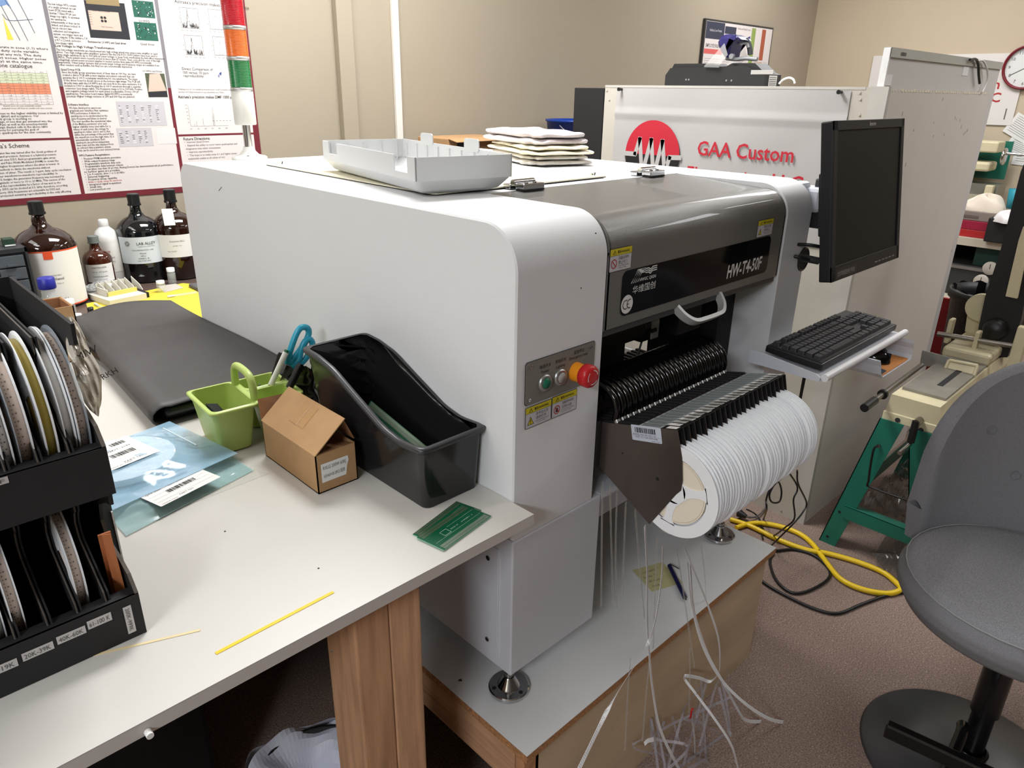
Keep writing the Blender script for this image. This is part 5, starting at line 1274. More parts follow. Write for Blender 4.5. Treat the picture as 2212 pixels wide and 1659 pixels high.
para(a[0], (0.2816,2.1,1.1867)[0], a[2], (a[2] - f_[2]) / 12, ['•  Precision PWM waveform generation', '•  Wide output frequency range', '•  Programmable waveform duty cycle', '•  Programmable delay between outputs', '•  Low jitter, less than 20 pS rms, Analog Devices has demonstrated sub pS performance,', '    so further gains are possible', '•  2 to 4 outputs, drive 1 or 2 QUADs', '•  External triggering', '•  Frequency sweep capability', '', '•  Integrated signal acquisition', '•  Small size', '•  Low power/Low cost'], .0092, INK)
L((a[0], 0, a[2] - (a[2] - f_[2]) / 12 * 9), (a[0] + .115, 0, 0), '•  Ability to rapidly change the waveforms', .0092, REDINK)
# left column
a = (-0.1829,2.1,1.5559); f_ = (-0.1867,2.1,1.5153); xl = -.32
para(xl, (-0.052,2.1,1.5619)[0], a[2] + .002, (a[2] - f_[2]) / 4, ['Quadrupoles normally operate in zone (1,1) where', 'possible. Frequency and duty cycle variable', 'operate in higher zones at any m/z. The duty', '(blue) and y-axis (yellow) zones. Higher zones', 'wells (better sensitivity) at the same time.'])
tx.text(M, 'Stability zone catalogue', .0165, INK, x=(-0.1066,2.1,1.5032)[0], y=(-0.1066,2.1,1.5032)[2], align='RIGHT', z=.0008)
a = (-0.2236,2.1,1.366); f_ = (-0.2285,2.1,1.3081)
para(xl, (-0.0465,2.1,1.3673)[0], a[2], (a[2] - f_[2]) / 7, ['These results suggest access to the higher stability zones is limited by', 'waveform reproducibility (jitter) and acceptance. Our', 'reproducibility. The Reilly group is working on', 'acceptance, the percentage of ions that get entrained into the', 'the resolving powers (RPpp) as well as the pseudopotential', 'see evidence in the orange shaded cells in the above table', 'of m/z provide the reasons for pursuing the goal of', 'building digitally driven quadrupole for the user community.'])
tx.text(M, "Astraea's Scheme", .0185, INK, x=(-0.164,2.1,1.268)[0], y=(-0.1646,2.1,1.2651)[2], align='RIGHT', z=.0008)
a = (-0.249,2.1,1.2471); f_ = (-0.272,2.1,1.1163)
para(xl, (-0.0569,2.1,1.1558)[0], a[2], (a[2] - f_[2]) / 13, ['The waveform generator line was named after the Greek goddess of', 'innocence, purity, and precision. Astraea is a hybrid precision', 'digital generator that uses DDS, field programmable gate array', '(FPGA) technology, and Pulse Width Modulated (PWM) to create the', 'of waveforms at higher frequencies where the jitter is lower. It', 'uses proprietary methods to divide the waveforms without', 'significant addition of jitter. The result is 1-ppm duty cycle resolution', 'significantly better waveform-to-waveform reproducibility. In', 'preliminary WFG designs, the generation frequency was increased by', 'an order of magnitude or more to 10 to 20 MHz. This version of the', 'WFG improved the reproducibility by a factor of ten and so the', 'proportionally. DDS can be clocked at 3.5 GHz; therefore, according', 'to Nyquist theory, GHz frequencies are achievable by DDS and', 'legitimately projected assuming reproducibility is the only affecting'])
# right column
tx.text(M, "Astraea's precision makes a huge difference", .0155, INK, x=(0.3709,2.1,1.7297)[0], y=(0.3704,2.1,1.7268)[2], z=.0008)
tx.text(M, 'Direct Comparison of', .0125, INK, x=(0.3641,2.1,1.5112)[0], y=(0.3641,2.1,1.5112)[2], z=.0008)
tx.text(M, '100 versus 10 ppm', .0125, INK, x=(0.3655,2.1,1.499)[0], y=(0.3655,2.1,1.499)[2], z=.0008)
tx.text(M, 'reproducibility', .0125, INK, x=(0.3655,2.1,1.4882)[0], y=(0.3655,2.1,1.4882)[2], z=.0008)
L((0.3389,2.1,1.4444), (0.5395,2.1,1.4469), 'Utilizing zone 4,1 for analytical measurement could be feasible with', .0075)
L((0.3391,2.1,1.4351), (0.5096,2.1,1.4384), 'another x10 improvement in reproducibility (see Table).', .0075)
tx.text(M, "Astraea's precision makes DMF 1000 possible", .0140, INK, x=(0.3347,2.1,1.4179)[0], y=(0.3345,2.1,1.4164)[2], z=.0008, width=.235, bold=.01)
tx.text(M, 'Future Directions:', .0135, INK, x=(0.3322,2.1,1.2729)[0], y=(0.3319,2.1,1.2713)[2], z=.0008, bold=.01)
for k, s in enumerate(('•  Improve Quad Driver', '•  Expand the utility to cover more quadrupoles and', '    integration into other instruments', '•  Improve reproducibility', '•  The hope is to make zone 4,1 and higher zones', '    analytically usable at all values of m/z')):
    tx.text(M, s, .0095, INKG, x=(0.3338,2.1,1.2615)[0] + .001 * k, y=(0.3338,2.1,1.2615)[2] - k * .0118, z=.0008)
tx.text(M, 'Enclosure for LV-WFG and Quad driver', .0095, INK, x=(0.0701,2.1,1.5869)[0], y=(0.0698,2.1,1.5855)[2], z=.0008, width=.118, bold=.01)
tx.text(M, 'LV-WFG', .0095, INK, x=(0.2422,2.1,1.6601)[0], y=(0.2419,2.1,1.6587)[2], z=.0008); tx.text(M, 'Quad driver', .0095, INK, x=(0.2344,2.1,1.588)[0], y=(0.2342,2.1,1.5866)[2], z=.0008)
tx.text(M, 'LV-WFG and Driver', .008, INK, x=(0.2276,2.1,1.5029)[0], y=(0.2273,2.1,1.5014)[2], z=.0008)
part('poster_text', tx, POST, 'printed paragraphs and headings')
# pictures
def PQ(b, pts, mat, z=.0006): b.add([(p[0], 2.0975 - z, p[2]) for p in pts], [tuple(range(len(pts)))], mat)
PCBG = P('photo_pcb_green', (34, 96, 78), .5); PHB = P('photo_dark', (40, 40, 46), .5); SAL = P('photo_salmon', (214, 186, 170), .5)
b = MB()
def rc(b, p, q, mat, z=.0006): b.rect(M, min(p[0], q[0]), min(p[2], q[2]), max(p[0], q[0]), max(p[2], q[2]), mat, z)
rc(b, (0.0798,2.1,1.7111), (0.2035,2.1,1.6009), PHB); rc(b, (0.086,2.1,1.701), (0.1874,2.1,1.7256), P('photo_brass', (150, 130, 90), .5), .0008)
rc(b, (0.0866,2.1,1.6822), (0.1797,2.1,1.6251), SAL, .0008)
I_ = (0.1296,2.1,1.6581)
for dx in (-.005, .005):
    for dz in (-.005, .005): b.disc(M, I_[0] + dx, I_[2] + dz, .0042, PHB, .001, 14)
for k in range(6): b.rect(M, I_[0] - .045, I_[2] + .018 - k * .007, I_[0] - .035, I_[2] + .0188 - k * .007, PHB, .001)
b.text(M, 'Reilly Technologies', .0045, PHB, x=I_[0] - .01, y=I_[2] - .024, z=.001); b.text(M, 'Astraea  waveform generator', .0045, PHB, x=I_[0] - .03, y=I_[2] + .022, z=.001)
part('picture', b, POST, 'photo of a salmon coloured enclosure')
rn = random.Random(3)
for p, q in (((0.2278,2.1,1.7235), (0.2975,2.1,1.6725)), ((0.2238,2.1,1.6575), (0.2967,2.1,1.6014))):
    b = MB(); rc(b, p, q, PCBG)
    for k in range(46):
        x = rn.uniform(min(p[0], q[0]) + .004, max(p[0], q[0]) - .006); z = rn.uniform(min(p[2], q[2]) + .004, max(p[2], q[2]) - .004); s = rn.uniform(.001, .004)
        b.rect(M, x, z, x + s, z + s * rn.uniform(.5, 1.4), rn.choice((PHB, PHB, PAPER, PHB)), .0008)
    part('picture', b, POST, 'photo of a green circuit board')
b = MB(); rc(b, (0.2327,2.1,1.4971), (0.299,2.1,1.4193), P('photo_olive', (84, 88, 66), .5)); PQ(b, [(0.2478,2.1,1.4945), (0.2827,2.1,1.4969), (0.2976,2.1,1.4409), (0.2351,2.1,1.4371)], SAL, .0008)
PQ(b, [(0.2348,2.1,1.4356), (0.2973,2.1,1.4393), (0.2976,2.1,1.4208), (0.2352,2.1,1.4189)], PHB, .0008)
part('picture', b, POST, 'photo of the boxed driver')
b = MB(); SG = P('screen_grey', (196, 192, 196), .5)
rc(b, (0.1214,2.1,1.4049), (0.282,2.1,1.3239), SG); rc(b, (0.1073,2.1,1.3179), (0.2239,2.1,1.2556), SG); rc(b, (0.2385,2.1,1.3153), (0.3067,2.1,1.2608), P('chart_white', (222, 218, 216), .5))
for (p, q, n, m_) in (((0.1279,2.1,1.3915), (0.2735,2.1,1.332), 6, 9), ((0.1144,2.1,1.3071), (0.2188,2.1,1.2637), 5, 7)):
    for i in range(n):
        for j in range(m_):
            x = p[0] + (q[0] - p[0]) * i / n; z = p[2] + (q[2] - p[2]) * j / m_; b.rect(M, x, z - .002, x + rn.uniform(.004, .012), z, rn.choice((INKG, PAPER, INKG)), .0008)
part('picture', b, POST, 'pale software screenshots')
# table
b = MB(); T0 = (-0.1964,2.1,1.4926); T1 = (-0.0695,2.1,1.3945); x0 = -.33; x1 = T1[0]; z0 = T1[2]; z1 = (-0.0718,2.1,1.496)[2]; nr = 13
for k in range(nr):
    za = z1 - (z1 - z0) * k / nr; zb = z1 - (z1 - z0) * (k + 1) / nr
    col = PPR if k == 0 or k > 8 else (P('table_green', (206, 212, 180), .6) if k < 5 else P('table_orange', (222, 138, 104), .6))
    b.rect(M, x0, zb, x1, za, col, .0006); b.rect(M, x0, zb, x1, zb + .0005, INKG, .0008)
    for c in range(7): b.text(M, ('1,1', '2,1', '0.706', '1.25', '4,1', '3.38', '12.6')[(k + c) % 7] if k else ('zone', 'q', 'a', 'RP', 'D', 'qmax', 'E')[c], .0055, INKG, x=x1 - (c + .5) * .0335 + .002, y=zb + .0015, align='CENTER', z=.0009, res=1)
for c in range(8): b.rect(M, x1 - c * .0335, z0, x1 - c * .0335 + .0005, z1, INKG, .0008)
tx2 = b; b.text(M, 'Shaded zones are now analytically useable', .0062, P('olive_ink', (110, 104, 70), .7), x=x1 - .036, y=(-0.1235,2.1,1.3889)[2], align='RIGHT', z=.0008); b.text(M, 'unshaded zones will likely be useable with later versions', .0062, P('olive_ink', (110, 104, 70), .7), x=x1 - .006, y=(-0.0921,2.1,1.3818)[2], align='RIGHT', z=.0008)
part('data_table', b, POST, 'green and orange shaded data table')
# stability diagram
b = MB(); BL = P('diagram_blue', (116, 146, 190), .6); YE = P('diagram_yellow', (220, 206, 70), .6)
PQ(b, [(-0.1659,2.1,1.6906), (-0.1367,2.1,1.693), (-0.1292,2.1,1.6709), (-0.1394,2.1,1.6802), (-0.1552,2.1,1.6739), (-0.1705,2.1,1.6802)], BL); PQ(b, [(-0.156,2.1,1.6473), (-0.1528,2.1,1.6285), (-0.1417,2.1,1.5827), (-0.1578,2.1,1.5818)], YE)
for pts in (((-0.1416,2.1,1.6926), (-0.125,2.1,1.6559), (-0.1031,2.1,1.5821)), ((-0.1069,2.1,1.6955), (-0.092,2.1,1.648), (-0.0795,2.1,1.6044)), ((-0.1546,2.1,1.6765), (-0.1416,2.1,1.6356), (-0.1244,2.1,1.5823)), ((-0.1571,2.1,1.6536), (-0.1413,2.1,1.6369), (-0.0778,2.1,1.6438))):
    b.tube([(p[0], 2.0965, p[2]) for p in pts], .0006, P('diagram_line', (70, 90, 120), .6), 4, 4)
part('diagram', b, POST, 'blue and yellow stability diagram')
# charts
def chart(p, q, r_, s, seed, mat, noisy=True):
    b = MB(); x0 = p[0]; x1 = r_[0]; z1 = p[2]; z0 = s[2]
    for e in ((x0, z0, x1, z0 + .001), (x0, z1, x1, z1 + .001), (x0, z0, x0 + .001, z1), (x1, z0, x1 + .001, z1)): b.rect(M, *e, INKG, .0006)
    rn = random.Random(seed); n = 70; H = z1 - z0
    for k in range(n):
        u = k / n; pk = math.exp(-((u - .38) / .05) ** 2)
        h = H * (.72 * pk + (rn.uniform(.05, .32) if noisy else .01)); lo = H * (.66 * pk + (rn.uniform(0, .08) if noisy else 0))
        if not noisy: lo = max(0, h - .004)
        x = x0 + .003 + (x1 - x0 - .006) * u; b.rect(M, x, z0 + lo, x + (x1 - x0) / n * .8, z0 + h, mat, .0007)
    for k in range(5): b.text(M, ('1.2', '1', '0.8', '0.4', '0')[k], .006, INKG, x=x0 - .003, y=z1 - H * k / 4 - .002, align='RIGHT', z=.0006, res=1); b.text(M, str(990 + 5 * k), .006, INKG, x=x0 + (x1 - x0) * k / 4, y=z0 - .010, align='CENTER', z=.0006, res=1)
    part('chart', b, POST, 'small line chart')
chart((0.3843,2.1,1.7135), (0.4492,2.1,1.7126), (0.4482,2.1,1.717), (0.3839,2.1,1.649), 1, INK)
chart((0.3867,2.1,1.6254), (0.4497,2.1,1.626), (0.4499,2.1,1.6275), (0.3835,2.1,1.5622), 2, INK)
chart((0.4864,2.1,1.7155), (0.5412,2.1,1.7167), (0.5482,2.1,1.7172), (0.4838,2.1,1.6507), 3, INKG, False)
chart((0.4906,2.1,1.6267), (0.5464,2.1,1.6282), (0.5536,2.1,1.6286), (0.4851,2.1,1.5648), 4, INKG, False)
b = MB(); p = (0.3656,2.1,1.3913); q = (0.3613,2.1,1.3193); r_ = (0.5079,2.1,1.3215)
b.rect(M, p[0], q[2], p[0] + .0006, p[2], INKG, .0006); b.rect(M, p[0], q[2], r_[0], q[2] + .0006, INKG, .0006)
for u, h in ((.1, .12), (.16, .25), (.34, .4), (.62, .9), (.64, .6), (.60, .5)): b.rect(M, p[0] + (r_[0] - p[0]) * u, q[2], p[0] + (r_[0] - p[0]) * u + .0007, q[2] + (p[2] - q[2]) * h, INKG, .0006)
for k in range(6): b.rect(M, p[0] + .085 + k * .013, q[2] + .018, p[0] + .091 + k * .013, q[2] + .019, INKG, .0006); b.text(M, str(20 * (6 - k)), .006, INKG, x=p[0] - .003, y=q[2] + (p[2] - q[2]) * (1 - k / 6), align='RIGHT', z=.0006, res=1); b.text(M, str(100 + 90 * k), .006, INKG, x=p[0] + k * .027, y=q[2] - .011, align='CENTER', z=.0006, res=1)
b.add([((0.4917,2.1,1.5006)[0] + d[0], 2.0969, (0.4917,2.1,1.5006)[2] + d[1]) for d in ((0, 0), (.004, -.014), (.008, 0), (.012, -.006), (.016, .002), (.016, .008), (.008, .004), (.004, -.006))], [tuple(range(8))], P('chart_blue', (60, 80, 140), .6))
part('chart', b, POST, 'spectrum chart')

# ------------------------------------------------------------------ machine top: plate, tray, towels
t = thing('metal_plate', 'thin cream coated metal plate lying loose on top of the machine', 'plate', (.38, .70, TOP))
pts = [(.132, 1.05), (.112, .345), (.120, .338), (.632, .344), (.66, 1.04)]
b = MB().prism(pts, TOP + .0005, TOP + .0022, P('plate_underside', (40, 38, 36), .6)).prism(pts, TOP + .0022, TOP + .0046, P('plate_cream', (228, 222, 196), .5))
part('sheet', b, t)
for x, y in ((.150, 1.02), (.140, .365), (.605, .365), (.62, 1.0)):
    part('screw', MB().cyl((x, y, TOP + .004), (x, y, TOP + .009), .0045, CHROME, n=12).cyl((x + .01, y, TOP + .004), (x + .012, y, TOP + .011), .0015, DARK, n=8), t)
# grey plastic tray (upside down machine cover)
TG = P('tray_grey_plastic', (208, 209, 208), .45)
RN, RR_, RL, RBk = Vector((.060, .325, 0)), Vector((.262, .283, 0)), Vector((.104, .826, 0)), Vector((.330, .800, 0))
ux = (RR_ - RN).normalized(); W_ = (RR_ - RN).length; L_t = (RL - RN).length
Mt = Matrix.Translation((RN.x, RN.y, TOP + .0048)) @ FR((0, 0, 0), ux, Vector((-ux.y, ux.x, 0)))
t = thing('plastic_cover', 'light grey plastic cover lying upside down like a tray on the cream plate', 'cover', (.19, .56, TOP + .0048))
H = .068; zc = .026; th = .0025
b = MB()
def tz(y): return -.0
def ring(ins, z): return [(p[0], p[1], z) for p in rr(ins, ins, W_ - ins, L_t - ins, .010, 3)]
rs = [ring(.030, 0), ring(.016, .006), ring(.0, zc), ring(.0, H - .0)]
n = len(rs[0])
# walls with notches on the near (x=0) and far side; build as quads, skipping notch parts above zc
def wallseg(p, q, z0, z1): 
    d = (Vector(q) - Vector(p)); nn = Vector((-d.y, d.x, 0)).normalized() * th
    a, c = Vector(p), Vector(q)
    vs = [a + Vector((0, 0, z0)), c + Vector((0, 0, z0)), c + Vector((0, 0, z1)), a + Vector((0, 0, z1))]
    vs2 = [v + nn for v in vs]
    b.add(vs + vs2, [(0, 1, 2, 3), (7, 6, 5, 4), (0, 1, 5, 4), (1, 2, 6, 5), (2, 3, 7, 6), (3, 0, 4, 7)], TG, False, Mt)
for p, q in (((W_, 0, 0), (W_, L_t, 0)), ((W_, L_t, 0), (0, L_t, 0)), ((0, 0, 0), (W_, 0, 0))): wallseg(p, q, zc, H)
e = [(0, .0), (.055, 1), (.115, 0), (L_t - .085, 1), (L_t - .035, 0), (L_t, 1)]
segs = [(0, .035, H), (.035, .095, zc + .012), (.095, L_t - .095, H - .001), (L_t - .095, L_t - .040, zc + .016), (L_t - .040, L_t, H)]
for y0, y1, z1 in segs: wallseg((0, y1, 0), (0, y0, 0), zc, z1)
vs = [v for g in rs[:3] for v in g]
b.add(vs, [(j * n + i, j * n + (i + 1) % n, (j + 1) * n + (i + 1) % n, (j + 1) * n + i) for j in range(2) for i in range(n)], TG, False, Mt)
b.add(rs[0], [tuple(range(n))], TG, False, Mt)
part('shell', b, t)
for k in range(9):
    y = .03 + k * (L_t - .06) / 8
    part('rib', MB().box(W_ - .006, W_ - .002, y - .0008, y + .0008, .02, H - .006, TG, M=Mt), t)
for k in range(5):
    x = .02 + k * (W_ - .04) / 4
    part('rib', MB().box(x - .001, x + .001, L_t - .006, L_t - .002, .02, H - .006, TG, M=Mt), t)
for y in (L_t * .66, L_t * .24):
    part('clip_tab', MB().prism(rr(0, 0, .062, .026, .008), -.0012, .0012, TG, Mt @ FR((W_ - .004, y, H - .006), (0, 1, 0), (0, 0, 1))), t)
# towels
def cloth(name, lab, cx, cy, w, l, rz, z0, h, mat, seed, layers=2, grp='folded towels on the machine'):
    t = thing(name, lab, 'towel', (cx, cy, z0), rz)
    rn = random.Random(seed)
    for k in range(layers):
        hk = h / layers; zz = k * hk; ins = rn.uniform(0, .012) * k
        def fn(u, v, zz=zz, hk=hk, ins=ins, k=k):
            a = u * 2 * PI; ca = math.cos(a); sa = math.sin(a)
            s = 1.0 if 0 < v < 1 else .0
            p_ = v * PI; r_ = (math.sin(p_)) ** .22
            sx = abs(ca) ** .35 * (1 if ca > 0 else -1); sy = abs(sa) ** .35 * (1 if sa > 0 else -1)
            wob = .004 * math.sin(a * 7 + seed + k) + .003 * math.sin(a * 13 + k * 2)
            x = sx * (w / 2 - ins + wob) * r_; y = sy * (l / 2 - ins + wob) * r_
            z = zz + hk * (.5 - .5 * math.cos(p_)) + .0025 * math.sin(x * 60 + k + seed) * math.sin(y * 47 + seed) * (v > .4)
            return (x, y, max(z, zz))
        g = grid(72, 16, fn, mat); part('fold_layer', g, t, local=True)
    return t
TW1 = P('towel_cream', (226, 218, 192), .95, bump=.6, bscale=260); TW2 = P('towel_grey_lilac', (205, 196, 196), .95, bump=.6, bscale=260); TW3 = P('towel_white_low', (212, 206, 196), .95, bump=.6, bscale=260)
cloth('folded_towel', 'folded off-white towel lowest of the towel stack on the machine', .815, .745, .205, .34, R(-22), TOP + .001, .026, TW3, 1)
cloth('folded_towel', 'folded cream yellow towel in the middle of the stack on the machine', .815, .742, .208, .345, R(-22), TOP + .027, .024, TW1, 2)
cloth('folded_towel', 'rumpled lilac grey towel topmost of the stack on the machine', .820, .765, .19, .33, R(-16), TOP + .051, .034, TW2, 3)
# ------------------------------------------------------------------ monitor
MB1 = P('monitor_black', (26, 26, 28), .5, spec=.3, bump=.05, bscale=500); SCR = P('screen_dark', (22, 22, 23), .5, spec=.15)
tilt = math.atan2(.055, .336); W, Hm = .405, .341
Mm = FR((.846, -.135, 1.074), (1, 0, 0), (0, math.sin(tilt), math.cos(tilt)))
t = thing('monitor', 'black flat computer monitor with dark blank screen, right of the machine', 'monitor', (1.05, -.1, 1.06))
b = MB().box(0, W, 0, Hm, -.026, 0, MB1, bev=.003, M=Mm).box(.03, W - .03, .03, Hm - .03, -.034, -.024, MB1, bev=.004, M=Mm)
part('housing', b, t)
b = MB()
for e in ((0.0, .0, .018, Hm), (W - .018, 0, W, Hm), (0, 0, W, .034), (0, Hm - .020, W, Hm)): b.box(e[0], e[2], e[1], e[3], -.001, .0035, MB1, bev=.001, M=Mm)
part('bezel', b, t)
part('screen', MB().box(.018, W - .018, .034, Hm - .020, -.001, .0005, SCR, M=Mm), t, 'dark blank screen')
b = MB().text(Mm, 'lenovo', .0135, P('logo_silver', (190, 190, 190), .4), x=.205, y=Hm - .0135, z=.0038, align='CENTER', bold=.012)
part('logo', b, t, 'small silver logo')
b = MB().rect(Mm, .020, .003, .135, .026, P('strip_black', (14, 14, 15), .5), .0038); b.text(Mm, '北京华维国创电子科技', .0125, P('strip_text', (150, 148, 142), .6), x=.028, y=.0095, z=.0042, width=.095)
part('name_strip', b, t, 'black strip with Chinese lettering')
b = MB()
for k in range(6): b.box(.245 + k * .022, .260 + k * .022, .010, .0125, .003, .0042, P('button_grey', (120, 120, 122), .4), M=Mm)
part('button_row', b, t)
b = MB().box(.05, .27, .095, .235, -.052, -.032, MB1, bev=.004, M=Mm)
for k in range(14): b.box(.0485, .0505, .103 + k * .009, .107 + k * .009, -.049, -.036, BLACKM, M=Mm)
part('back_bump', b, t, 'vented rear bump')
part('connector', MB().cyl((.958, -.006, 1.095), (.985, -.045, 1.088), .009, DARK, n=12), t, 'grey cable plug')
def cable(nm, lab, pts, r, mat, cat='cable', n=8): return solo(nm, MB().tube(pts, r, mat, n, 6), lab, cat)
CBL = P('cable_black', (16, 16, 17), .4)
cable('monitor_cable', 'upper black cable from the tower port to the monitor', [(.955, .004, 1.125), (.958, -.03, 1.128), (.99, -.06, 1.120), (1.03, -.065, 1.11)], .004, CBL)
cable('monitor_cable', 'lower black cable with thick plug from the tower port', [(.945, .004, 1.098), (.952, -.012, 1.096), (.985, -.045, 1.088), (1.01, -.060, 1.095)], .0042, CBL)
# ------------------------------------------------------------------ keyboard
KX, KY, KZ = .765, -.183, .899; KW, KD = .440, .136; kt = R(4)
Mk = FR((KX, KY, KZ), (1, 0, 0), (0, math.cos(kt), math.sin(kt)))
t = thing('keyboard', 'full size black computer keyboard on the white metal shelf', 'keyboard', (KX, KY, KZ), 0)
t.matrix_world = Mk
KBK = P('keyboard_black', (20, 20, 22), .4); KEYM = P('keycap_dark', (44, 44, 47), .5); KPL = P('keyboard_plate', (52, 52, 54), .35)
def lpart(nm, mb, par, lab=None): return part(nm, mb, par, lab, local=True)
lpart('case', MB().box(0, KW, 0, KD, 0, .016, KBK, bev=.003), t)
lpart('top_plate', MB().box(.006, KW - .006, .006, KD - .004, .0155, .0168, KPL), t)
b = MB().text(Matrix.Identity(4), 'PERIXX', .009, P('kb_logo', (190, 190, 190), .5), x=.285, y=.112, z=.0175); b.v = b.v
lpart('logo', MB().text(Matrix.Identity(4), 'A4', .012, P('kb_logo', (190, 190, 190), .5), x=.298, y=.117, z=.0172, bold=.02), t)
U = .0187
kmesh = {}
def key(x, y, w=1.0, h=1.0):
    k = (w, h)
    if k not in kmesh:
        a = w * U - .0016; c = h * U - .0016; b = MB()
        lo = rr(0, 0, a, c, .0015, 2); hi = rr(.0018, .0018, a - .0018, c - .0012, .0015, 2); n = len(lo)
        b.add([(p[0], p[1], 0) for p in lo] + [(p[0], p[1], .009) for p in hi], [(i, (i + 1) % n, n + (i + 1) % n, n + i) for i in range(n)] + [tuple(range(n, 2 * n))], KEYM)
        kmesh[k] = b.mesh('key')
    o = bpy.data.objects.new('key', kmesh[k]); COL.objects.link(o); o.parent = t; o.location = (x, y, .0165)
gx = .010; rows = [.012, .012 + U, .012 + 2 * U, .012 + 3 * U, .012 + 4 * U]
def row(y, ws, x=gx):
    for w in ws:
        if w > 0: key(x, y, w)
        x += abs(w) * U
row(rows[0], [1.25, 1.25, 1.25, 6.25, 1.25, 1.25, 1.25, 1.25, -.25, 1, 1, 1, -.25, 2, 1])
row(rows[1], [2.25] + [1] * 10 + [2.75, -.25, -1, 1, -1, -.25, 1, 1, 1])
row(rows[2], [1.75] + [1] * 11 + [2.25, -3.5, 1, 1, 1])
row(rows[3], [1.5] + [1] * 12 + [1.5, -.25, 1, 1, 1, -.25, 1, 1, 1])
row(rows[4], [1] * 13 + [2, -.25, 1, 1, 1, -.25, 1, 1, 1, 1])
key(gx + 21.5 * U, rows[0], 1, 2); key(gx + 21.5 * U, rows[2], 1, 2)
ye = .012 + 5 * U + .006
row(ye - .002, [1, -1, 1, 1, 1, 1, -.5, 1, 1, 1, 1, -.5, 1, 1, 1, 1])
row(ye - .002, [1, 1, 1], gx + 15.25 * U)
# mouse and pad
b = MB().prism(rr(1.012, .112, 1.188, .234, .008), .8370, .8392, P('pad_orange', (214, 142, 74), .7, noise=.12, nscale=60, stretch=(1, 8, 1)), Matrix(((1, 0, 0, 0), (0, -1, 0, 0), (0, 0, 1, 0), (0, 0, 0, 1))))
b.add([(1.014, -.115, .8395), (1.10, -.115, .8395), (1.075, -.165, .8395), (1.085, -.190, .8395), (1.055, -.205, .8395), (1.014, -.212, .8395)], [tuple(range(6))], P('pad_blue', (52, 92, 148), .7))
b.add([(1.014, -.130, .8397), (1.04, -.150, .8397), (1.045, -.180, .8397), (1.014, -.190, .8397)], [(0, 1, 2, 3)], P('pad_grey_print', (170, 168, 160), .7))
b.add([(1.016, -.212, .8396), (1.06, -.208, .8396), (1.05, -.230, .8396), (1.018, -.231, .8396)], [(0, 1, 2, 3)], P('pad_dark_print', (60, 64, 76), .7))
solo('mouse_pad', b, 'orange wood print mouse pad with blue patch on the lower shelf', 'mouse pad')
t = thing('computer_mouse', 'glossy black computer mouse on the orange mouse pad', 'mouse', (1.10, -.165, .8395))
def mouse(u, v):
    a = u * 2 * PI; p_ = v * PI / 2
    sx = .034; sy = .052
    x = sx * math.cos(a) * math.cos(p_) ** .6 if v < 1 else 0; y = sy * math.sin(a) * (math.cos(p_) ** .6 if v < 1 else 0)
    return (1.105 + x, -.165 + y, .8398 + .036 * math.sin(p_) ** .9 * (1 + .18 * y / sy))
part('shell', grid(40, 14, mouse, P('mouse_gloss', (10, 10, 11), .12)), t)
part('scroll_wheel', MB().cyl((1.101, -.197, .868), (1.109, -.197, .868), .007, DARK, n=14), t)
part('button_seam', MB().box(1.1045, 1.1055, -.216, -.19, .853, .8665, BLACKM), t)
cable('keyboard_cable', 'pair of thin black cables falling from the keyboard shelf', [(1.05, -.03, .885), (1.06, -.028, .80), (1.075, -.022, .68), (1.08, -.02, .50)], .0028, CBL)
cable('keyboard_cable', 'second thin black cable falling from the keyboard shelf beside its twin', [(1.062, -.03, .885), (1.072, -.028, .80), (1.082, -.022, .68), (1.088, -.02, .50)], .0028, CBL)
cable('power_cable', 'thin black cable twisting down behind the reels toward the floor', [(1.2571,0.02,0.3859), (1.2849,0.02,0.3259), (1.3839,0.02,0.2173), (1.3715,0.02,0.187), (1.3118,0.02,0.1687), (1.3116,0.05,0.1095), (1.3733,0.1063,0.006)], .0028, CBL)
cable('power_cable', 'thin black cable making a long loop in front of the drywall', [(1.2267,0.03,0.382), (1.2961,0.03,0.3172), (1.3142,0.03,0.2847), (1.2982,0.03,0.2569), (1.3348,0.03,0.1716), (1.3458,0.06,0.1164), (1.4323,0.1318,0.008), (1.4489,0.1722,0.006), (1.5074,0.2215,0.006), (1.5053,0.2449,0.02), (1.4927,0.2696,0.03)], .0028, CBL)
cable('power_cable', 'bundle end of black cable hanging in small coils behind the reels', [(1.3035,0.08,0.3154), (1.2494,0.08,0.3093), (1.2278,0.08,0.2807), (1.2581,0.08,0.2426), (1.3149,0.08,0.2225), (1.3144,0.08,0.2629), (1.2727,0.08,0.3137), (1.2258,0.08,0.3068), (1.2095,0.08,0.2712), (1.2249,0.08,0.2307), (1.5138,0.207,0.01), (1.4542,0.1876,0.006), (1.3923,0.1458,0.006)], .003, CBL)
cable('adapter_cable', 'black plug and cable lying on the floor under the reels', [(1.4671,0.2803,0.02), (1.4618,0.251,0.02), (1.4848,0.2382,0.012), (1.5246,0.2313,0.01), (1.5953,0.2405,0.01), (1.659,0.2506,0.02)], .003, P('cable_grey', (90, 88, 86), .5))
p = Vector((1.4645,0.2827,0.02)); q = Vector((1.4618,0.251,0.02))
solo('plug', MB().cyl(p, q, .016, BLACK, r1=.007, n=14), 'black cable plug lying on the floor beside the platform', 'plug')
YC = P('cord_yellow', (232, 196, 30), .4)
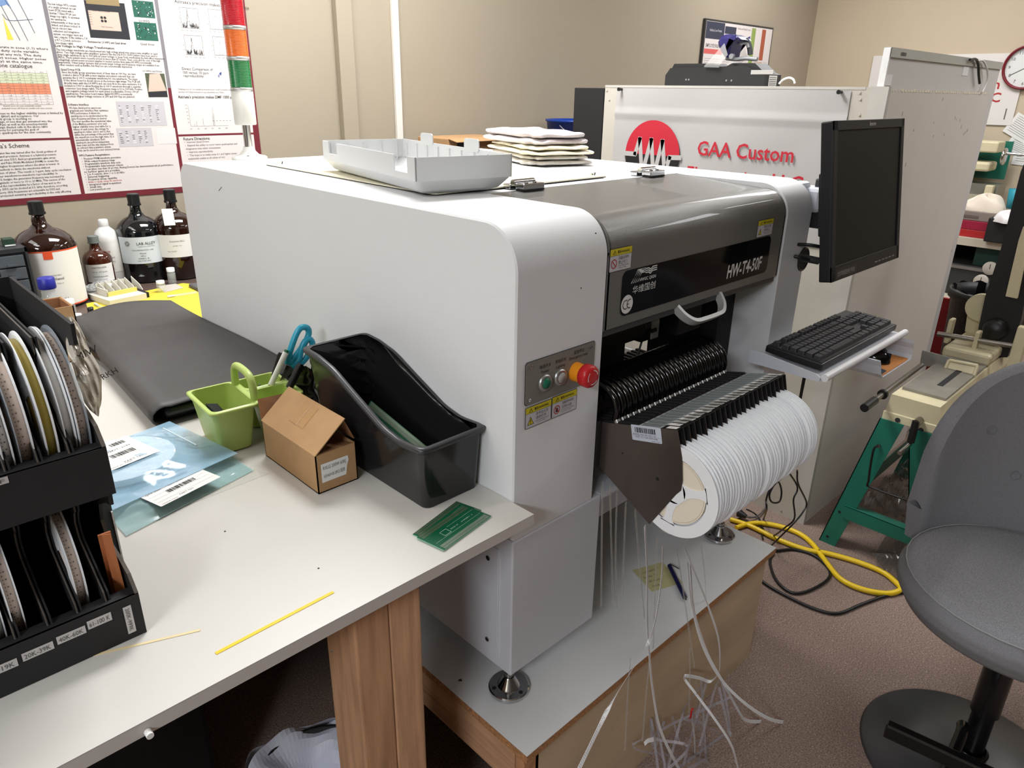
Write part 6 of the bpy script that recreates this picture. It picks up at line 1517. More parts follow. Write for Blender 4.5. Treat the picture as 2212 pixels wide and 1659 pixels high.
cable('extension_cord', 'thick yellow extension cord looping on the carpet', [(1.4171,0.2883,0.01), (1.4307,0.2175,0.01), (1.4249,0.1074,0.01), (1.4379,0.0122,0.01), (1.4728,-0.0533,0.01), (1.4975,-0.1371,0.01), (1.5028,-0.2178,0.01), (1.4777,-0.2703,0.01), (1.449,-0.2945,0.01), (1.3972,-0.2709,0.01), (1.3614,-0.2062,0.01), (1.3645,-0.1386,0.01), (1.4176,-0.0696,0.01), (1.4879,0.0106,0.01), (1.5154,0.0742,0.01), (1.5053,0.1482,0.01), (1.4599,0.2151,0.01), (1.3825,0.2459,0.01)], .0088, YC, n=10)
cable('mains_lead', 'black power cord making a loop on the carpet beside the platform', [(1.3606,0.0809,0.006), (1.4144,0.0419,0.006), (1.4327,-0.0155,0.006), (1.4058,-0.0755,0.006), (1.3628,-0.1066,0.006), (1.2977,-0.1079,0.006), (1.2134,-0.0859,0.006), (1.1855,-0.0535,0.006), (1.207,-0.0005,0.006), (1.2617,0.0486,0.006), (1.3089,0.0747,0.006), (1.3432,0.0788,0.006)], .0048, CBL)
cable('mains_lead', 'black power cord running from the platform to the stool base', [(1.19,0.0782,0.006), (1.1662,0.0151,0.006), (1.1585,-0.0591,0.006), (1.1648,-0.1455,0.006), (1.1957,-0.2034,0.006), (1.2891,-0.2355,0.006), (1.3835,-0.2697,0.006), (1.4616,-0.3118,0.006)], .0048, CBL)
# ------------------------------------------------------------------ drywall partition with banner
t = thing('drywall_partition', 'chest high unfinished white drywall partition behind the monitor', 'partition', (2.1, .6, 0))
PX, PY = 1.600, .095
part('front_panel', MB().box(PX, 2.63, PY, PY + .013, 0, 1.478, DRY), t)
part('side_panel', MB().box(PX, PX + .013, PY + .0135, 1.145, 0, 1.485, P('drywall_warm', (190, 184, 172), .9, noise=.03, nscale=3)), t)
part('corner_bead', MB().box(PX - .002, PX + .018, PY - .001, PY + .05, 0, 1.487, P('joint_white', (190, 186, 178), .8, noise=.04, nscale=12)), t)
part('top_plate', MB().box(PX - .001, 2.60, .16, 1.145, 1.4775, 1.4855, P('joint_white', (190, 186, 178), .8)), t)
b = MB(); rn = random.Random(9)
for k in range(16):
    x = PX + .04 + rn.random() * .9; z = 1.33 + rn.random() * .13; b.box(x, x + .002, PY - .0006, PY, z, z + rn.uniform(.004, .014), P('gouge', (150, 130, 112), .9))
for c in ((1.8719,0.095,1.2491), (2.8025,0.095,0.9325), (2.6378,0.095,0.8652)): b.box(c[0], c[0] + .003, PY - .0006, PY, c[2], c[2] + .012, P('gouge', (150, 130, 112), .9))
part('gouge_mark', b, t)
b = MB()
for c in ((1.6,0.1758,1.4697), (1.6,0.1265,1.464), (1.6,0.171,1.4519), (1.6,0.1291,1.4373), (1.6,0.1652,1.408), (1.6,1.1362,1.467), (1.6,1.122,1.4339)): b.cyl((PX - .0012, c[1], c[2]), (PX - .0004, c[1], c[2]), .005, P('joint_white', (190, 186, 178), .8), n=10); b.cyl((PX - .0016, c[1] - .003, c[2] - .003), (PX - .0008, c[1] - .003, c[2] - .003), .0022, P('gouge', (150, 130, 112), .9), n=8)
for c in ((1.6,0.1742,0.4653), (1.6,0.1066,0.1752), (1.6,0.1428,0.1943), (1.6,0.1969,0.2335), (1.6,0.1822,0.0145)): b.cyl((PX - .0012, c[1], c[2]), (PX - .0004, c[1], c[2]), .004, P('gouge', (150, 130, 112), .9), n=8)
part('screw_dimple', b, t)
# torn paper fuzz on the top edge
b = MB()
for k in range(40):
    x = PX + .03 + k * .025; b.box(x, x + rn.uniform(.004, .022), PY - .001, PY + .003, 1.474, 1.479 + rn.uniform(0, .004), P('torn_paper', (236, 226, 204), .9))
part('torn_edge', b, t)
# banner
BN = P('banner_vinyl', (182, 179, 176), .45)
t = thing('banner', 'white vinyl banner with red company name, pinned on the drywall partition', 'banner', (PX, .65, .9))
yL, yR = 1.085, .200
def ban(u, v):
    y = yL + (yR - yL) * u; z = 1.476 - .476 * v
    sag = .004 * abs(math.sin(u * PI * 2)) * max(0, 1 - v * 2.2) + (.0035 if abs(v - .19) < .02 else 0) + .0015 * math.sin(u * 9 + v * 6)
    return (PX - .003 - max(0, sag), y - .012 * v * (u > .97), z)
part('vinyl_sheet', grid(60, 40, ban, BN), t)
Mb = FR((PX - .0095, 0, 0), (0, -1, 0), (0, 0, 1))
RDL = P('banner_red', (190, 34, 52), .5); BLL = P('banner_black', (24, 24, 24), .5)
cy, cz, cr = -.897, 1.245, .122
b = MB()
# upper red half disc with the pulse cut in white
top = [(cy + cr * math.cos(R(a)), cz + cr * math.sin(R(a))) for a in range(0, 181, 6)]
b.poly(Mb, top + [(cy - cr, cz + .004), (cy + cr, cz - .004)][0:0], RDL, 0)
b.prism(top, 0, .0003, RDL, Mb)
bot = [(cy + cr * math.cos(R(a)), cz + cr * math.sin(R(a))) for a in range(180, 361, 6)]
b.prism(bot, 0, .0003, BLL, Mb)
pul = [(cy - cr - .004, cz - .002), (cy - cr * .62, cz - .002), (cy - cr * .48, cz + .055), (cy - cr * .30, cz - .075), (cy - cr * .05, cz + .055), (cy + cr * .14, cz - .078), (cy + cr * .36, cz + .052), (cy + cr * .54, cz - .062), (cy + cr * .66, cz - .004), (cy + cr + .004, cz - .002)]
for a, c in zip(pul[:-1], pul[1:]):
    d = Vector((c[0] - a[0], c[1] - a[1])).normalized() ; n_ = Vector((-d.y, d.x)) * .0085
    b.poly(Mb, [(a[0] - n_.x - d.x * .005, a[1] - n_.y - d.y * .005), (c[0] - n_.x + d.x * .005, c[1] - n_.y + d.y * .005), (c[0] + n_.x + d.x * .005, c[1] + n_.y + d.y * .005), (a[0] + n_.x - d.x * .005, a[1] + n_.y - d.y * .005)], BN, .0006)
part('logo', b, t, 'round red and black logo with a white pulse line')
b = MB().text(Mb, 'GAA Custom', .068, RDL, x=-.702, y=1.258, width=.358, bold=.014)
b.text(Mb, 'Electronics, LLC', .068, RDL, x=-.735, y=1.170, width=.435, bold=.014)
part('lettering', b, t, 'red letters')
for c in ((1.597,1.0603,1.4709), (1.597,0.2285,1.4704)):
    part('push_pin', MB().cyl((PX, c[1], c[2]), (PX - .022, c[1], c[2]), .0045, BLACK, n=12).cyl((PX - .020, c[1], c[2]), (PX - .026, c[1], c[2]), .0065, BLACK, n=12), t, 'black push pin')
solo('black_cabinet', MB().box(1.60, 2.0, 1.150, 1.302, 0, 1.475, P('cabinet_black', (28, 28, 30), .5), bev=.002), 'tall plain black cabinet at the left end of the drywall partition', 'cabinet')
# whiteboard behind the partition
t = thing('whiteboard', 'white framed board standing behind the drywall partition', 'whiteboard', (2.2, .125, 0))
part('panel', MB().box(1.612, 2.78, .118, .130, 0.002, 1.566, P('board_white', (206, 204, 202), .4)), t)
part('frame_rail', MB().box(1.610, 2.782, .113, .132, 1.566, 1.592, P('board_frame', (190, 194, 190), .35, .3)).box(1.606, 1.614, .113, .132, .002, 1.59, P('board_edge', (232, 232, 230), .4)), t)
b = MB(); barcode(b, FACE_F(0, .1125, 0), 1.69, 1.572, 1.735, 1.582, INK, 3); part('barcode', b, t)
for p in ((1.6401,0.117,1.5062), (2.3494,0.117,1.5496)): part('paper_note', MB().box(p[0] - .03, p[0] + .03, .1165, .1178, p[2] - .016, p[2] + .014, PAPER), t)
cable('eyeglass_temple', 'black curved eyeglass temple hooked over the whiteboard top', [(2.3247,0.105,1.5846), (2.3921,0.105,1.5886), (2.4347,0.105,1.5719), (2.4666,0.105,1.5419), (2.5051,0.105,1.5113)], .0045, BLACK, 'eyeglasses')
cable('string_loop', 'thin white cord looped over the whiteboard top', [(2.423,0.105,1.5852), (2.4853,0.105,1.5859), (2.5559,0.105,1.56), (2.5904,0.105,1.529), (2.5776,0.105,1.4964), (2.5048,0.09,1.4797)], .0032, PAPER, 'cord')
# printer on the partition
PB = P('printer_black', (30, 30, 31), .5, bump=.05, bscale=300)
t = thing('printer', 'wide black printer standing on top of the drywall partition', 'printer', (1.9, .85, 1.4855))
fx = 1.80
y1 = (1.8,1.0112,1.499)[1]; y0 = (1.8,0.5933,1.4972)[1]
pr = [(y1, 1.4865), (y1, 1.525), (y1 - .02, 1.55), (y0 + .085, 1.555), (y0 + .0, 1.527), (y0, 1.4865)]
part('body', MB().prismx(pr, fx, fx + .12, PB), t)
z_t = (1.8,0.7679,1.5637)[2]
part('lid', MB().prismx([(y1 - .018, 1.545), (y1 - .03, z_t + .002), (y1 - .20, z_t + .001), (y1 - .225, 1.552)], fx + .01, fx + .10, PB).prismx([(y0 + .165, 1.552), (y0 + .14, z_t + .001), (y0 + .05, z_t), (y0 + .012, 1.535)], fx + .01, fx + .10, PB), t)
Mp = FR((fx - .001, 0, 0), (0, -1, 0), (0, 0, 1))
c0 = (1.799,0.6483,1.5335); part('display_strip', MB().rect(Mp, -c0[1], c0[2] - .007, -c0[1] + .085, c0[2] + .007, P('display_grey', (176, 172, 168), .4)), t, 'pale label strip')
Ms_ = FACE_F(fx + .03, y0 - .001, 1.488); b = MB().rect(Ms_, 0, 0, .060, .036, PAPER)
for k in range(5): b.rect(Ms_, .004, .004 + k * .006, .054, .006 + k * .006, INKG, .0004)
part('sticker', b, t, 'white printed sticker')
b = MB()
for p in ((1482, 172), (1488, 172), (1569, 173), (1580, 173)): pass
for c in ((1.799,0.9145,1.509), (1.799,0.9022,1.5091), (1.799,0.7421,1.506), (1.799,0.7213,1.506)): b.cyl((fx - .002, c[1], c[2]), (fx, c[1], c[2]), .0035, P('led_grey', (130, 130, 128), .4), n=10)
part('indicator', b, t)
# face shield on the printer
t = thing('face_shield', 'clear face shield with a purple crown and grey strap on the printer', 'face shield', (1.9, .78, 1.57))
c = Vector((1.85,0.7367,1.6036)); PUR = P('crown_purple', (40, 36, 96), .35)
Cp = [(1.86,0.8027,1.6367), (1.86,0.7931,1.6534), (1.86,0.7751,1.6604), (1.86,0.7507,1.6603), (1.86,0.7252,1.651), (1.86,0.7091,1.6414), (1.86,0.7223,1.6434), (1.86,0.7397,1.6363), (1.86,0.7459,1.6212), (1.86,0.7488,1.6027), (1.86,0.7515,1.5826), (1.86,0.7691,1.5861), (1.86,0.7862,1.6051), (1.86,0.7997,1.6257)]
b = MB().prismx([(p[1], p[2]) for p in Cp], 1.80, 1.90, PUR, smooth='auto', bev=.014)
part('crown', b, t, 'purple crown guard')
part('strap', MB().tube([(1.87,0.7242,1.6439), (1.87,0.711,1.6298), (1.87,0.7029,1.6129), (1.87,0.6983,1.5944)], .010, P('strap_grey', (70, 72, 76), .5), 8), t)
part('strap', MB().tube([(1.86,0.7367,1.6286), (1.86,0.7262,1.6328), (1.86,0.7109,1.6293), (1.86,0.7036,1.617)], .005, P('strap_light', (176, 178, 180), .5), 8), t)
part('headband', MB().tube([(1.84,0.777,1.5823), (1.84,0.7367,1.5785), (1.84,0.6999,1.581), (1.84,0.6521,1.5772)], .007, P('band_grey', (142, 144, 146), .4), 8), t)
part('knob', MB().cyl(Vector((1.8,0.7279,1.5861)), Vector((1.8,0.7279,1.5861)) + Vector((-.012, 0, 0)), .009, P('knob_grey', (130, 130, 134), .4), n=16), t)
SHD = P('visor_clear', (214, 212, 206), .08, alpha=.38, coat=.6)
q = [(1.79,0.762,1.6304), (1.79,0.7435,1.592), (1.79,0.7757,1.5526), (1.79,0.8361,1.5548)]
b = MB().add([Vector(v) for v in q] + [Vector(v) + Vector((.14, 0, .0)) for v in q], [(0, 1, 2, 3), (3, 2, 6, 7), (4, 5, 6, 7)], SHD); part('visor', b, t, 'clear plastic visor')
part('visor_edge', MB().add([Vector(v) for v in ((1.788,0.8333,1.5579), (1.788,0.7715,1.5587), (1.788,0.7721,1.5494), (1.788,0.8344,1.5516))], [(0, 1, 2, 3)], P('visor_edge_grey', (120, 122, 120), .3)), t)
cable('string_loop', 'looped white cord end on the partition top right of the printer', [(1.7,0.4852,1.4944), (1.7,0.4726,1.5072), (1.7,0.4525,1.5129), (1.7,0.4371,1.5073), (1.7,0.4305,1.496)], .0035, PAPER, 'cord')
# bulletin board
t = thing('bulletin_board', 'framed labour law notice board on the back wall above the printer', 'notice board', (4.15, 2.09, 1.5))
xa, xb, za, zb = 3.735, 4.640, 1.42, 1.912
part('backing', MB().box(xa, xb, 2.080, 2.099, za, zb, P('board_frame_dark', (56, 54, 54), .5)), t)
Mn = FACE_F(xa, 2.0795, za); w, h = xb - xa, zb - za
b = MB().rect(Mn, .012, .012, w - .012, h - .012, P('notice_paper', (216, 208, 206), .5))
NV = P('notice_navy', (52, 56, 74), .6)
b.rect(Mn, .014, h - .115, .24, h - .014, NV, .0003).rect(Mn, .245, h - .075, .39, h - .03, NV, .0003).rect(Mn, .014, h - .205, .24, h - .175, P('notice_red', (206, 96, 92), .6), .0003)
b.rect(Mn, .60, h - .30, .655, h - .02, P('notice_green', (136, 156, 84), .6), .0003).rect(Mn, .745, h - .22, .80, h - .02, P('notice_rust', (164, 84, 60), .6), .0003).rect(Mn, .76, .02, w - .014, .06, NV, .0003)
b.rect(Mn, .70, h - .38, .80, h - .23, P('notice_tan', (196, 168, 150), .6), .0003)
b.text(Mn, 'EMPLOYEE RIGHTS', .030, INKG, x=.03, y=h - .165, z=.0004, width=.19, bold=.01); b.text(Mn, 'Indiana Law Poster', .022, P('nw', (200, 200, 204), .6), x=.06, y=h - .07, z=.0005, width=.15)
b.text(Mn, 'Family and Medical Leave', .018, INKG, x=.41, y=h - .04, z=.0004, width=.17)
for c in ((.02, .235), (.25, .39), (.405, .59), (.665, .74), (.81, w - .02)):
    for k in range(18): b.rect(Mn, c[0] + .004, h - .235 - k * .013, c[1] - rn.uniform(.004, .03), h - .2315 - k * .013, P('notice_text', (176, 168, 168), .7), .0004)
part('posters', b, t, 'printed labour law notices')
# ------------------------------------------------------------------ right wall: banner, clock, papers
t = thing('wall_banner', 'white company banner with red letters on the right wall behind the whiteboard', 'banner', (5.32, 1.1, 1.3))
b = MB().box(5.318, 5.326, .600, 1.60, 1.293, 1.745, P('banner_pale', (222, 218, 214), .6))
part('sheet', b, t)
Mr = FR((5.317, 0, 0), (0, -1, 0), (0, 0, 1))
mm_ = (5.317,0.7276,1.5293); ll = (5.317,0.7035,1.4505)
b = MB().text(Mr, 'GAA Custom', .085, REDINK, x=-mm_[1] , y=mm_[2] - .005, align='RIGHT', width=.52, bold=.015).text(Mr, 'Electronics, LLC', .085, REDINK, x=-ll[1], y=ll[2] - .01, align='RIGHT', width=.60, bold=.015)
part('lettering', b, t, 'red letters'); part('small_print', MB().rect(Mr, -.655, 1.33, -.648, 1.40, INKG, .0003), t)
t = thing('wall_clock', 'round white wall clock with a dark red rim on the right wall', 'clock', (5.32, .56, 1.66))
cy_, cz_ = (5.3,0.5959,1.6574)[1:]
Mc = FR((5.326, cy_, cz_), (0, -1, 0), (0, 0, 1)); rc_ = .138
part('rim', MB().lathe([(rc_ - .016, .005), (rc_ - .014, .034), (rc_ - .004, .038), (rc_, .030), (rc_, 0), (0, 0)], Mc, P('clock_rim_red', (116, 22, 36), .3), 48), t)
part('dial', MB().disc(Mc, 0, 0, rc_ - .014, P('clock_dial', (222, 224, 222), .5), .012, 48), t)
b = MB()
for k in range(1, 13):
    a = R(90 - 30 * k); b.text(Mc, str(k), .027, INK, x=(rc_ - .038) * math.cos(a), y=(rc_ - .038) * math.sin(a) - .009, z=.0128, align='CENTER'); b.disc(Mc, (rc_ - .018) * math.cos(a), (rc_ - .018) * math.sin(a), .0015, INK, .0128, 8)
part('numerals', b, t)
part('hour_hand', MB().add([Mc @ Vector(v) for v in ((-.003, -.01, .014), (.003, -.01, .014), (.003, .060, .014), (-.003, .060, .014))], [(0, 1, 2, 3)], INK), t)
a = R(90 - 240); d = Vector((math.cos(a), math.sin(a))); n_ = Vector((-d.y, d.x)) * .0016
part('minute_hand', MB().add([Mc @ Vector((v[0], v[1], .0155)) for v in ((-d * .015 - n_), (-d * .015 + n_), (d * .095 + n_), (d * .095 - n_))], [(0, 1, 2, 3)], INK), t)
def wallpaper_(p, w, h, ang, lab, k=0):
    Mq = FR((5.324 - .002 * k, p[1], p[2]), (0, -math.cos(ang), math.sin(ang)), (0, math.sin(ang), math.cos(ang)))
    b = MB().rect(Mq, 0, -h, w, 0, PAPER)
    for i in range(9): b.rect(Mq, w * .1, -h * (.12 + .09 * i), w * (.9 - .2 * (i % 3 == 1)), -h * (.105 + .09 * i), INKG if i != 3 else NV, .0006)
    solo('wall_paper', b, lab, 'paper')
wallpaper_((5.32,0.5783,1.3801), .20, .14, R(-28), 'uppermost tilted white paper pinned on the right wall under the clock', 2)
wallpaper_((5.32,0.5648,1.2566), .22, .12, R(-22), 'middle tilted white paper pinned on the right wall', 1)
wallpaper_((5.32,0.5359,1.2043), .2, .16, R(-3), 'lowest white paper pinned on the right wall', 0)
# ------------------------------------------------------------------ shelf unit by the right wall
SHF = P('shelf_beige', (196, 188, 170), .5)
t = thing('shelf_unit', 'beige shelf unit along the right wall holding the green lathe', 'shelf', (5.0, .5, 0))
zs_ = .612
part('shelf_board', MB().box(4.70, 5.31, -.6, 1.6, zs_ - .05, zs_, SHF), t)
part('shelf_board', MB().box(4.55, 5.31, -.6, 1.6, .17, .22, SHF), t)
for y in (-.55, 1.5): part('upright', MB().box(4.72, 4.76, y, y + .04, 0, zs_ - .05, BLACKM), t); part('upright', MB().box(5.25, 5.29, y, y + .04, 0, zs_ - .05, BLACKM), t)
part('back_board', MB().box(5.30, 5.31, -.6, 1.6, .0, zs_ - .05, P('shelf_back_dark', (40, 42, 42), .8)), t)
t = thing('bench_lathe', 'green and cream bench lathe with a chrome hand wheel on the shelf', 'lathe', (5.1, .7, zs_))
gp = (5.2,0.5338,1.1963); 
part('backsplash', MB().box(5.20, 5.215, (5.2,0.5338,1.1963)[1], 1.25, .95, gp[2], GREENSAW), t)
part('bed', MB().box(4.98, 5.16, (5,0.503,0.96)[1], 1.2, .86, .93, P('lathe_bed', (138, 136, 126), .35, .5)).box(4.95, 5.18, (5,0.5235,0.8984)[1], 1.2, zs_, .86, P('lathe_base', (164, 160, 140), .5)), t)
part('headstock', MB().box(4.96, 5.14, (5,0.5802,1.0247)[1], 1.2, 1.01, 1.07, BEIGE, bev=.015).box(4.97, 5.14, (5,0.5623,1.1317)[1], 1.2, 1.13, 1.20, BEIGE, bev=.01), t)
part('tool_post', MB().box(4.92, 4.97, (4.95,0.5207,0.9618)[1], (4.95,0.5681,0.9575)[1], .87, .93, BEIGE, bev=.006), t)
hwp = Vector((4.95,0.5195,1.1135)); part('hand_wheel', MB().lathe([(0, 0), (.05, .0), (.055, .008), (.05, .016), (0, .016)], FR(hwp, (1, 0, 0), (0, 0, 1)), CHROME, 28), t)
part('wheel_handle', MB().cyl(hwp + Vector((0, -.01, .02)), hwp + Vector((-.0, -.12, .018)), .009, CHROME, n=12), t)
rb0 = (4.74,0.5905,0.6304); rb1 = (4.74,0.4067,0.6176)
t = thing('red_box', 'flat two tone red plastic case on the edge of the shelf', 'box', (4.85, .5, zs_))
part('lower_half', MB().box(4.74, 4.95, rb1[1], .75, zs_ + .0005, zs_ + .048, P('case_red', (172, 34, 36), .45), bev=.003), t); part('upper_half', MB().box(4.74, 4.95, rb1[1] - .005, .75, zs_ + .049, zs_ + .105, P('case_crimson', (150, 22, 54), .45), bev=.003), t)
solo('grey_case', MB().box(4.745, 4.95, rb1[1] - .012, .75, zs_ + .106, zs_ + .165, P('case_taupe', (134, 122, 114), .6), bev=.004).box(4.742, 4.746, .52, .62, zs_ + .125, zs_ + .14, P('case_slot', (100, 90, 84), .6)), 'taupe plastic case stacked on top of the red case', 'case')
def heap(nm, lab, c, sx, sy, sz, mat, seed, cat='cloth'):
    rn = random.Random(seed)
    f = lambda u, v: (c[0] + sx * math.cos(2 * PI * u) * math.cos(PI / 2 * v) ** .8 * (1 + .12 * math.sin(u * 31 + seed)) if v < 1 else c[0], c[1] + (sy * math.sin(2 * PI * u) * math.cos(PI / 2 * v) ** .8 * (1 + .12 * math.sin(u * 23)) if v < 1 else 0), c[2] + sz * math.sin(PI / 2 * v) * (1 + .25 * math.sin(u * 17 + v * 6 + seed)) )
    solo(nm, grid(48, 14, f, mat), lab, cat)
RAG = P('rag_cream', (224, 212, 196), .95, bump=.4, bscale=120); RAGW = P('rag_white', (224, 220, 220), .95, bump=.4, bscale=120)
heap('rag', 'crumpled cream rag on the taupe case', (4.84, .52, zs_ + .166), .09, .13, .09, RAG, 2)
bb = (4.7,0.4183,0.7649); 
solo('black_bin', MB().box(4.64, 4.80, bb[1] - .16, bb[1] + .02, zs_ + .001, zs_ + .15, BLACKM, bev=.006), 'small black open bin on the shelf under a white rag', 'bin')
heap('rag', 'white rag hanging over the black bin on the shelf', (4.70, bb[1] - .08, zs_ + .13), .10, .085, .06, RAGW, 5)
solo('cardboard_sheet', MB().box(4.705, 4.9, rb1[1] - .20, rb1[1] - .02, zs_ + .0005, zs_ + .003, P('manila', (222, 194, 140), .8)), 'manila card lying on the shelf beside the red case', 'card')
tb = (4.9,0.3954,0.9041); solo('teal_tub', MB().lathe([(0, 0), (.05, 0), (.06, .12), (0, .12)], Matrix.Translation((4.9, tb[1] - .03, tb[2] - .10)), P('teal_tub', (34, 140, 160), .5), 20), 'small teal plastic tub on the shelf beside the rags', 'tub')
for pxy, lab in (((4.7,0.3732,0.4382), 'higher small round pressure gauge on the lower shelf'), ((4.65,0.3947,0.3563), 'lower small round pressure gauge near the trash can')):
    M = FR(pxy, (0, -1, 0), (0, 0, 1)); t = thing('pressure_gauge', lab, 'gauge', pxy)
    part('dial', MB().lathe([(0, .002), (.040, .002), (.043, .0), (.043, -.02), (0, -.02)], M, P('gauge_face', (186, 180, 170), .5), 24), t); part('needle', MB().rect(M, -.002, -.005, .002, .028, INK, .003), t)
solo('grey_machine', MB().box(4.75, 5.2, .0, 1.2, .2205, .43, P('dark_equipment', (44, 46, 46), .6), bev=.01).box(4.74, 4.78, .35, .62, .40, .42, ALU), 'dark equipment box standing on the lower shelf', 'box')
solo('green_panel', MB().box(4.80, 4.82, .35, .50, .2305, .56, P('panel_dark_green', (16, 60, 50), .5)), 'dark green panel standing on the lower shelf', 'panel')
# trash can
t = thing('trash_can', 'round black trash can with a black liner behind the band saw', 'trash can', (3.0, -.02, 0))
ct = Vector((3.0743,-0.0063,0.62)); M = Matrix.Translation((ct.x, ct.y, 0)); rt = .17
part('can_body', MB().lathe([(0, 0), (rt * .78, 0), (rt * .97, .60), (rt, .60), (rt * 1.06, .605), (rt * 1.06, .64), (rt * .98, .645), (rt * .96, .60), (rt * .76, .02), (0, .02)], M, P('trash_black', (30, 30, 31), .5), 40), t)
lin_ = lambda u, v: (ct.x + rt * (.99 - .12 * v) * math.cos(2 * PI * u) * (1 + .02 * math.sin(u * 60)), ct.y + rt * (.99 - .12 * v) * math.sin(2 * PI * u) * (1 + .02 * math.sin(u * 47)), .648 - .25 * v + .006 * math.sin(u * 80))
part('liner', grid(90, 6, lin_, P('liner_black', (16, 16, 17), .12), smooth=False), t)
solo('red_board', MB().box(3.30, 3.32, (3.3,0.209,0.5116)[1] - .02, (3.3,0.2294,0.5073)[1] + .1, .0, (3.3,0.2279,0.5197)[2], P('panel_red', (150, 24, 34), .5)), 'dark red upright panel between the partition and the trash can', 'panel')
# ------------------------------------------------------------------ band saw
t = thing('band_saw', 'horizontal band saw with cream body, black raised bow and green stand', 'saw', (1.9, -.15, 0))
def leg(pts, x0, x1, nm='leg'):
    b = MB().prismx(pts, x0, x0 + .004, GREENSAW); 
    a, c = pts[0], pts[-1]
    b.prismx([pts[0], pts[-1], (pts[-1][0] - .003, pts[-1][1]), (pts[0][0] - .003, pts[0][1])], x0, x1, GREENSAW)
    part(nm, b, t)
L1 = [(-.095, .512), (-.168, .512), (-.045, 0.0), (.012, 0.0)]
L2 = [(-.184, .505), (-.262, .512), (-.330, 0.0), (-.285, 0.0)]
leg(L1, 1.545, 1.60); leg(L2, 1.545, 1.60); leg([(-.262, .512), (-.184, .512), (-.285, 0), (-.33, 0)], 2.25, 2.30); leg([(-.168, .512), (-.095, .512), (.012, 0), (-.045, 0)], 2.25, 2.30)
part('cross_bar', MB().box(1.541, 1.546, -.29, -.05, .122, .170, GREENSAW).box(1.541, 1.575, -.29, -.05, .168, .171, GREENSAW), t)
part('side_rail', MB().box(1.56, 2.28, -.085, -.081, .235, .285, GREENSAW), t)
part('side_rail', MB().box(1.56, 2.28, -.262, -.258, .30, .512, P('green_shade', (20, 82, 68), .45)), t)
sg = [(1.535,-0.1097,0.4239), (1.53,-0.1017,0.401), (1.53,-0.1084,0.293), (1.53,-0.1177,0.2762), (1.53,-0.2386,0.2777), (1.53,-0.2429,0.2898), (1.53,-0.2459,0.4033), (1.535,-0.2446,0.4139)]
part('wire_handle', MB().tube(sg, .0035, CBL, 8, 3), t, 'black bent wire handle')
for c in ((1.54,-0.1113,0.4211), (1.54,-0.2445,0.4071)): part('bolt', MB().cyl((1.545, c[1], c[2]), (1.535, c[1], c[2]), .006, STEEL, n=6), t)
for c in ((1.54,-0.0361,0.1372), (1.54,-0.0143,0.027)): part('bolt_hole', MB().cyl((1.5448, c[1], c[2]), (1.544, c[1], c[2]), .005, BLACKM, n=12), t)
# cream body: tapered end casting
body = [(-.100, .512), (-.262, .512), (-.262, .560), (-.250, .597), (-.110, .597), (-.104, .545)]
part('bed_casting', MB().prismx(body, 1.555, 2.35, BEIGE).box(1.552, 1.56, -.262, -.098, .508, .538, BEIGE, bev=.003), t, 'cream bed casting')
part('bed_plate', MB().box(1.62, 2.05, -.245, -.118, .597, .606, P('plate_worn', (140, 136, 128), .4, .4, noise=.12, nscale=20)).box(1.72, 1.98, -.205, -.188, .6055, .6070, BLACKM).box(2.05, 2.45, -.25, -.10, .60, .64, BEIGE, bev=.01), t, 'worn grey bed plate with slot')
part('end_knob', MB().cyl((1.552, -.145, .520), (1.55, -.145, .520), .008, DARK, n=12).cyl((1.552, -.215, .51), (1.549, -.215, .51), .008, DARK, n=12), t)
part('vise_crank', MB().cyl((1.555, -.205, .540), (1.52, -.205, .540), .011, STEEL, n=14).tube([(1.525, -.203, .545), (1.522, -.203, .51), (1.52, -.203, .475)], .011, BLACK, 10).cyl((1.518, -.203, .470), (1.46, -.195, .455), .007, CHROME, n=12), t, 'black crank with chrome handle')
part('stop_rod', MB().cyl((1.9, -.085, .60), (1.45, -.085, .585), .0085, STEEL, n=14).cyl((1.49, -.085, .5865), (1.41, -.085, .584), .013, BLACK, n=16).cyl((1.56, -.085, .589), (1.55, -.085, .588), .016, BLACK, n=16), t, 'steel stop rod with black grip')
part('side_bracket', MB().box(1.555, 1.64, -.295, -.262, .505, .565, BEIGE, bev=.004).cyl((1.60, -.295, .54), (1.58, -.33, .51), .006, STEEL, n=10), t)
# vise: fence plate and angle jaw
vp = [Vector((1.95,-0.063,0.6363)), Vector((1.95,-0.2403,0.6321)), Vector((1.95,-0.2395,0.6119)), Vector((1.95,-0.066,0.5798))]
b = MB(); b.add(vp + [v + Vector((.006, 0, 0)) for v in vp], [(0, 1, 2, 3), (4, 5, 6, 7), (0, 1, 5, 4), (2, 3, 7, 6)], ALU); part('fence_plate', b, t, 'thin steel fence plate')
jq = [Vector((1.93,-0.1561,0.6304)), Vector((1.93,-0.2423,0.6344)), Vector((1.9,-0.2432,0.5695)), Vector((1.9,-0.1525,0.5693))]
b = MB(); b.add(jq + [v + Vector((.012, 0, 0)) for v in jq], [(0, 1, 2, 3), (4, 5, 6, 7), (0, 1, 5, 4), (1, 2, 6, 5), (2, 3, 7, 6), (3, 0, 4, 7)], BEIGE)
for i in range(4): b.tube([jq[i], jq[(i + 1) % 4]], .006, BEIGE, 6, 1)
part('vise_jaw', b, t, 'cream angled vise jaw'); part('jaw_bolt', MB().cyl(Vector((1.9,-0.2009,0.5836)), Vector((1.9,-0.1988,0.5931)), .010, BLACK, n=14), t)
part('pivot_bracket', MB().box(2.10, 2.14, -.19, -.175, .63, .70, BEIGE, bev=.004), t)
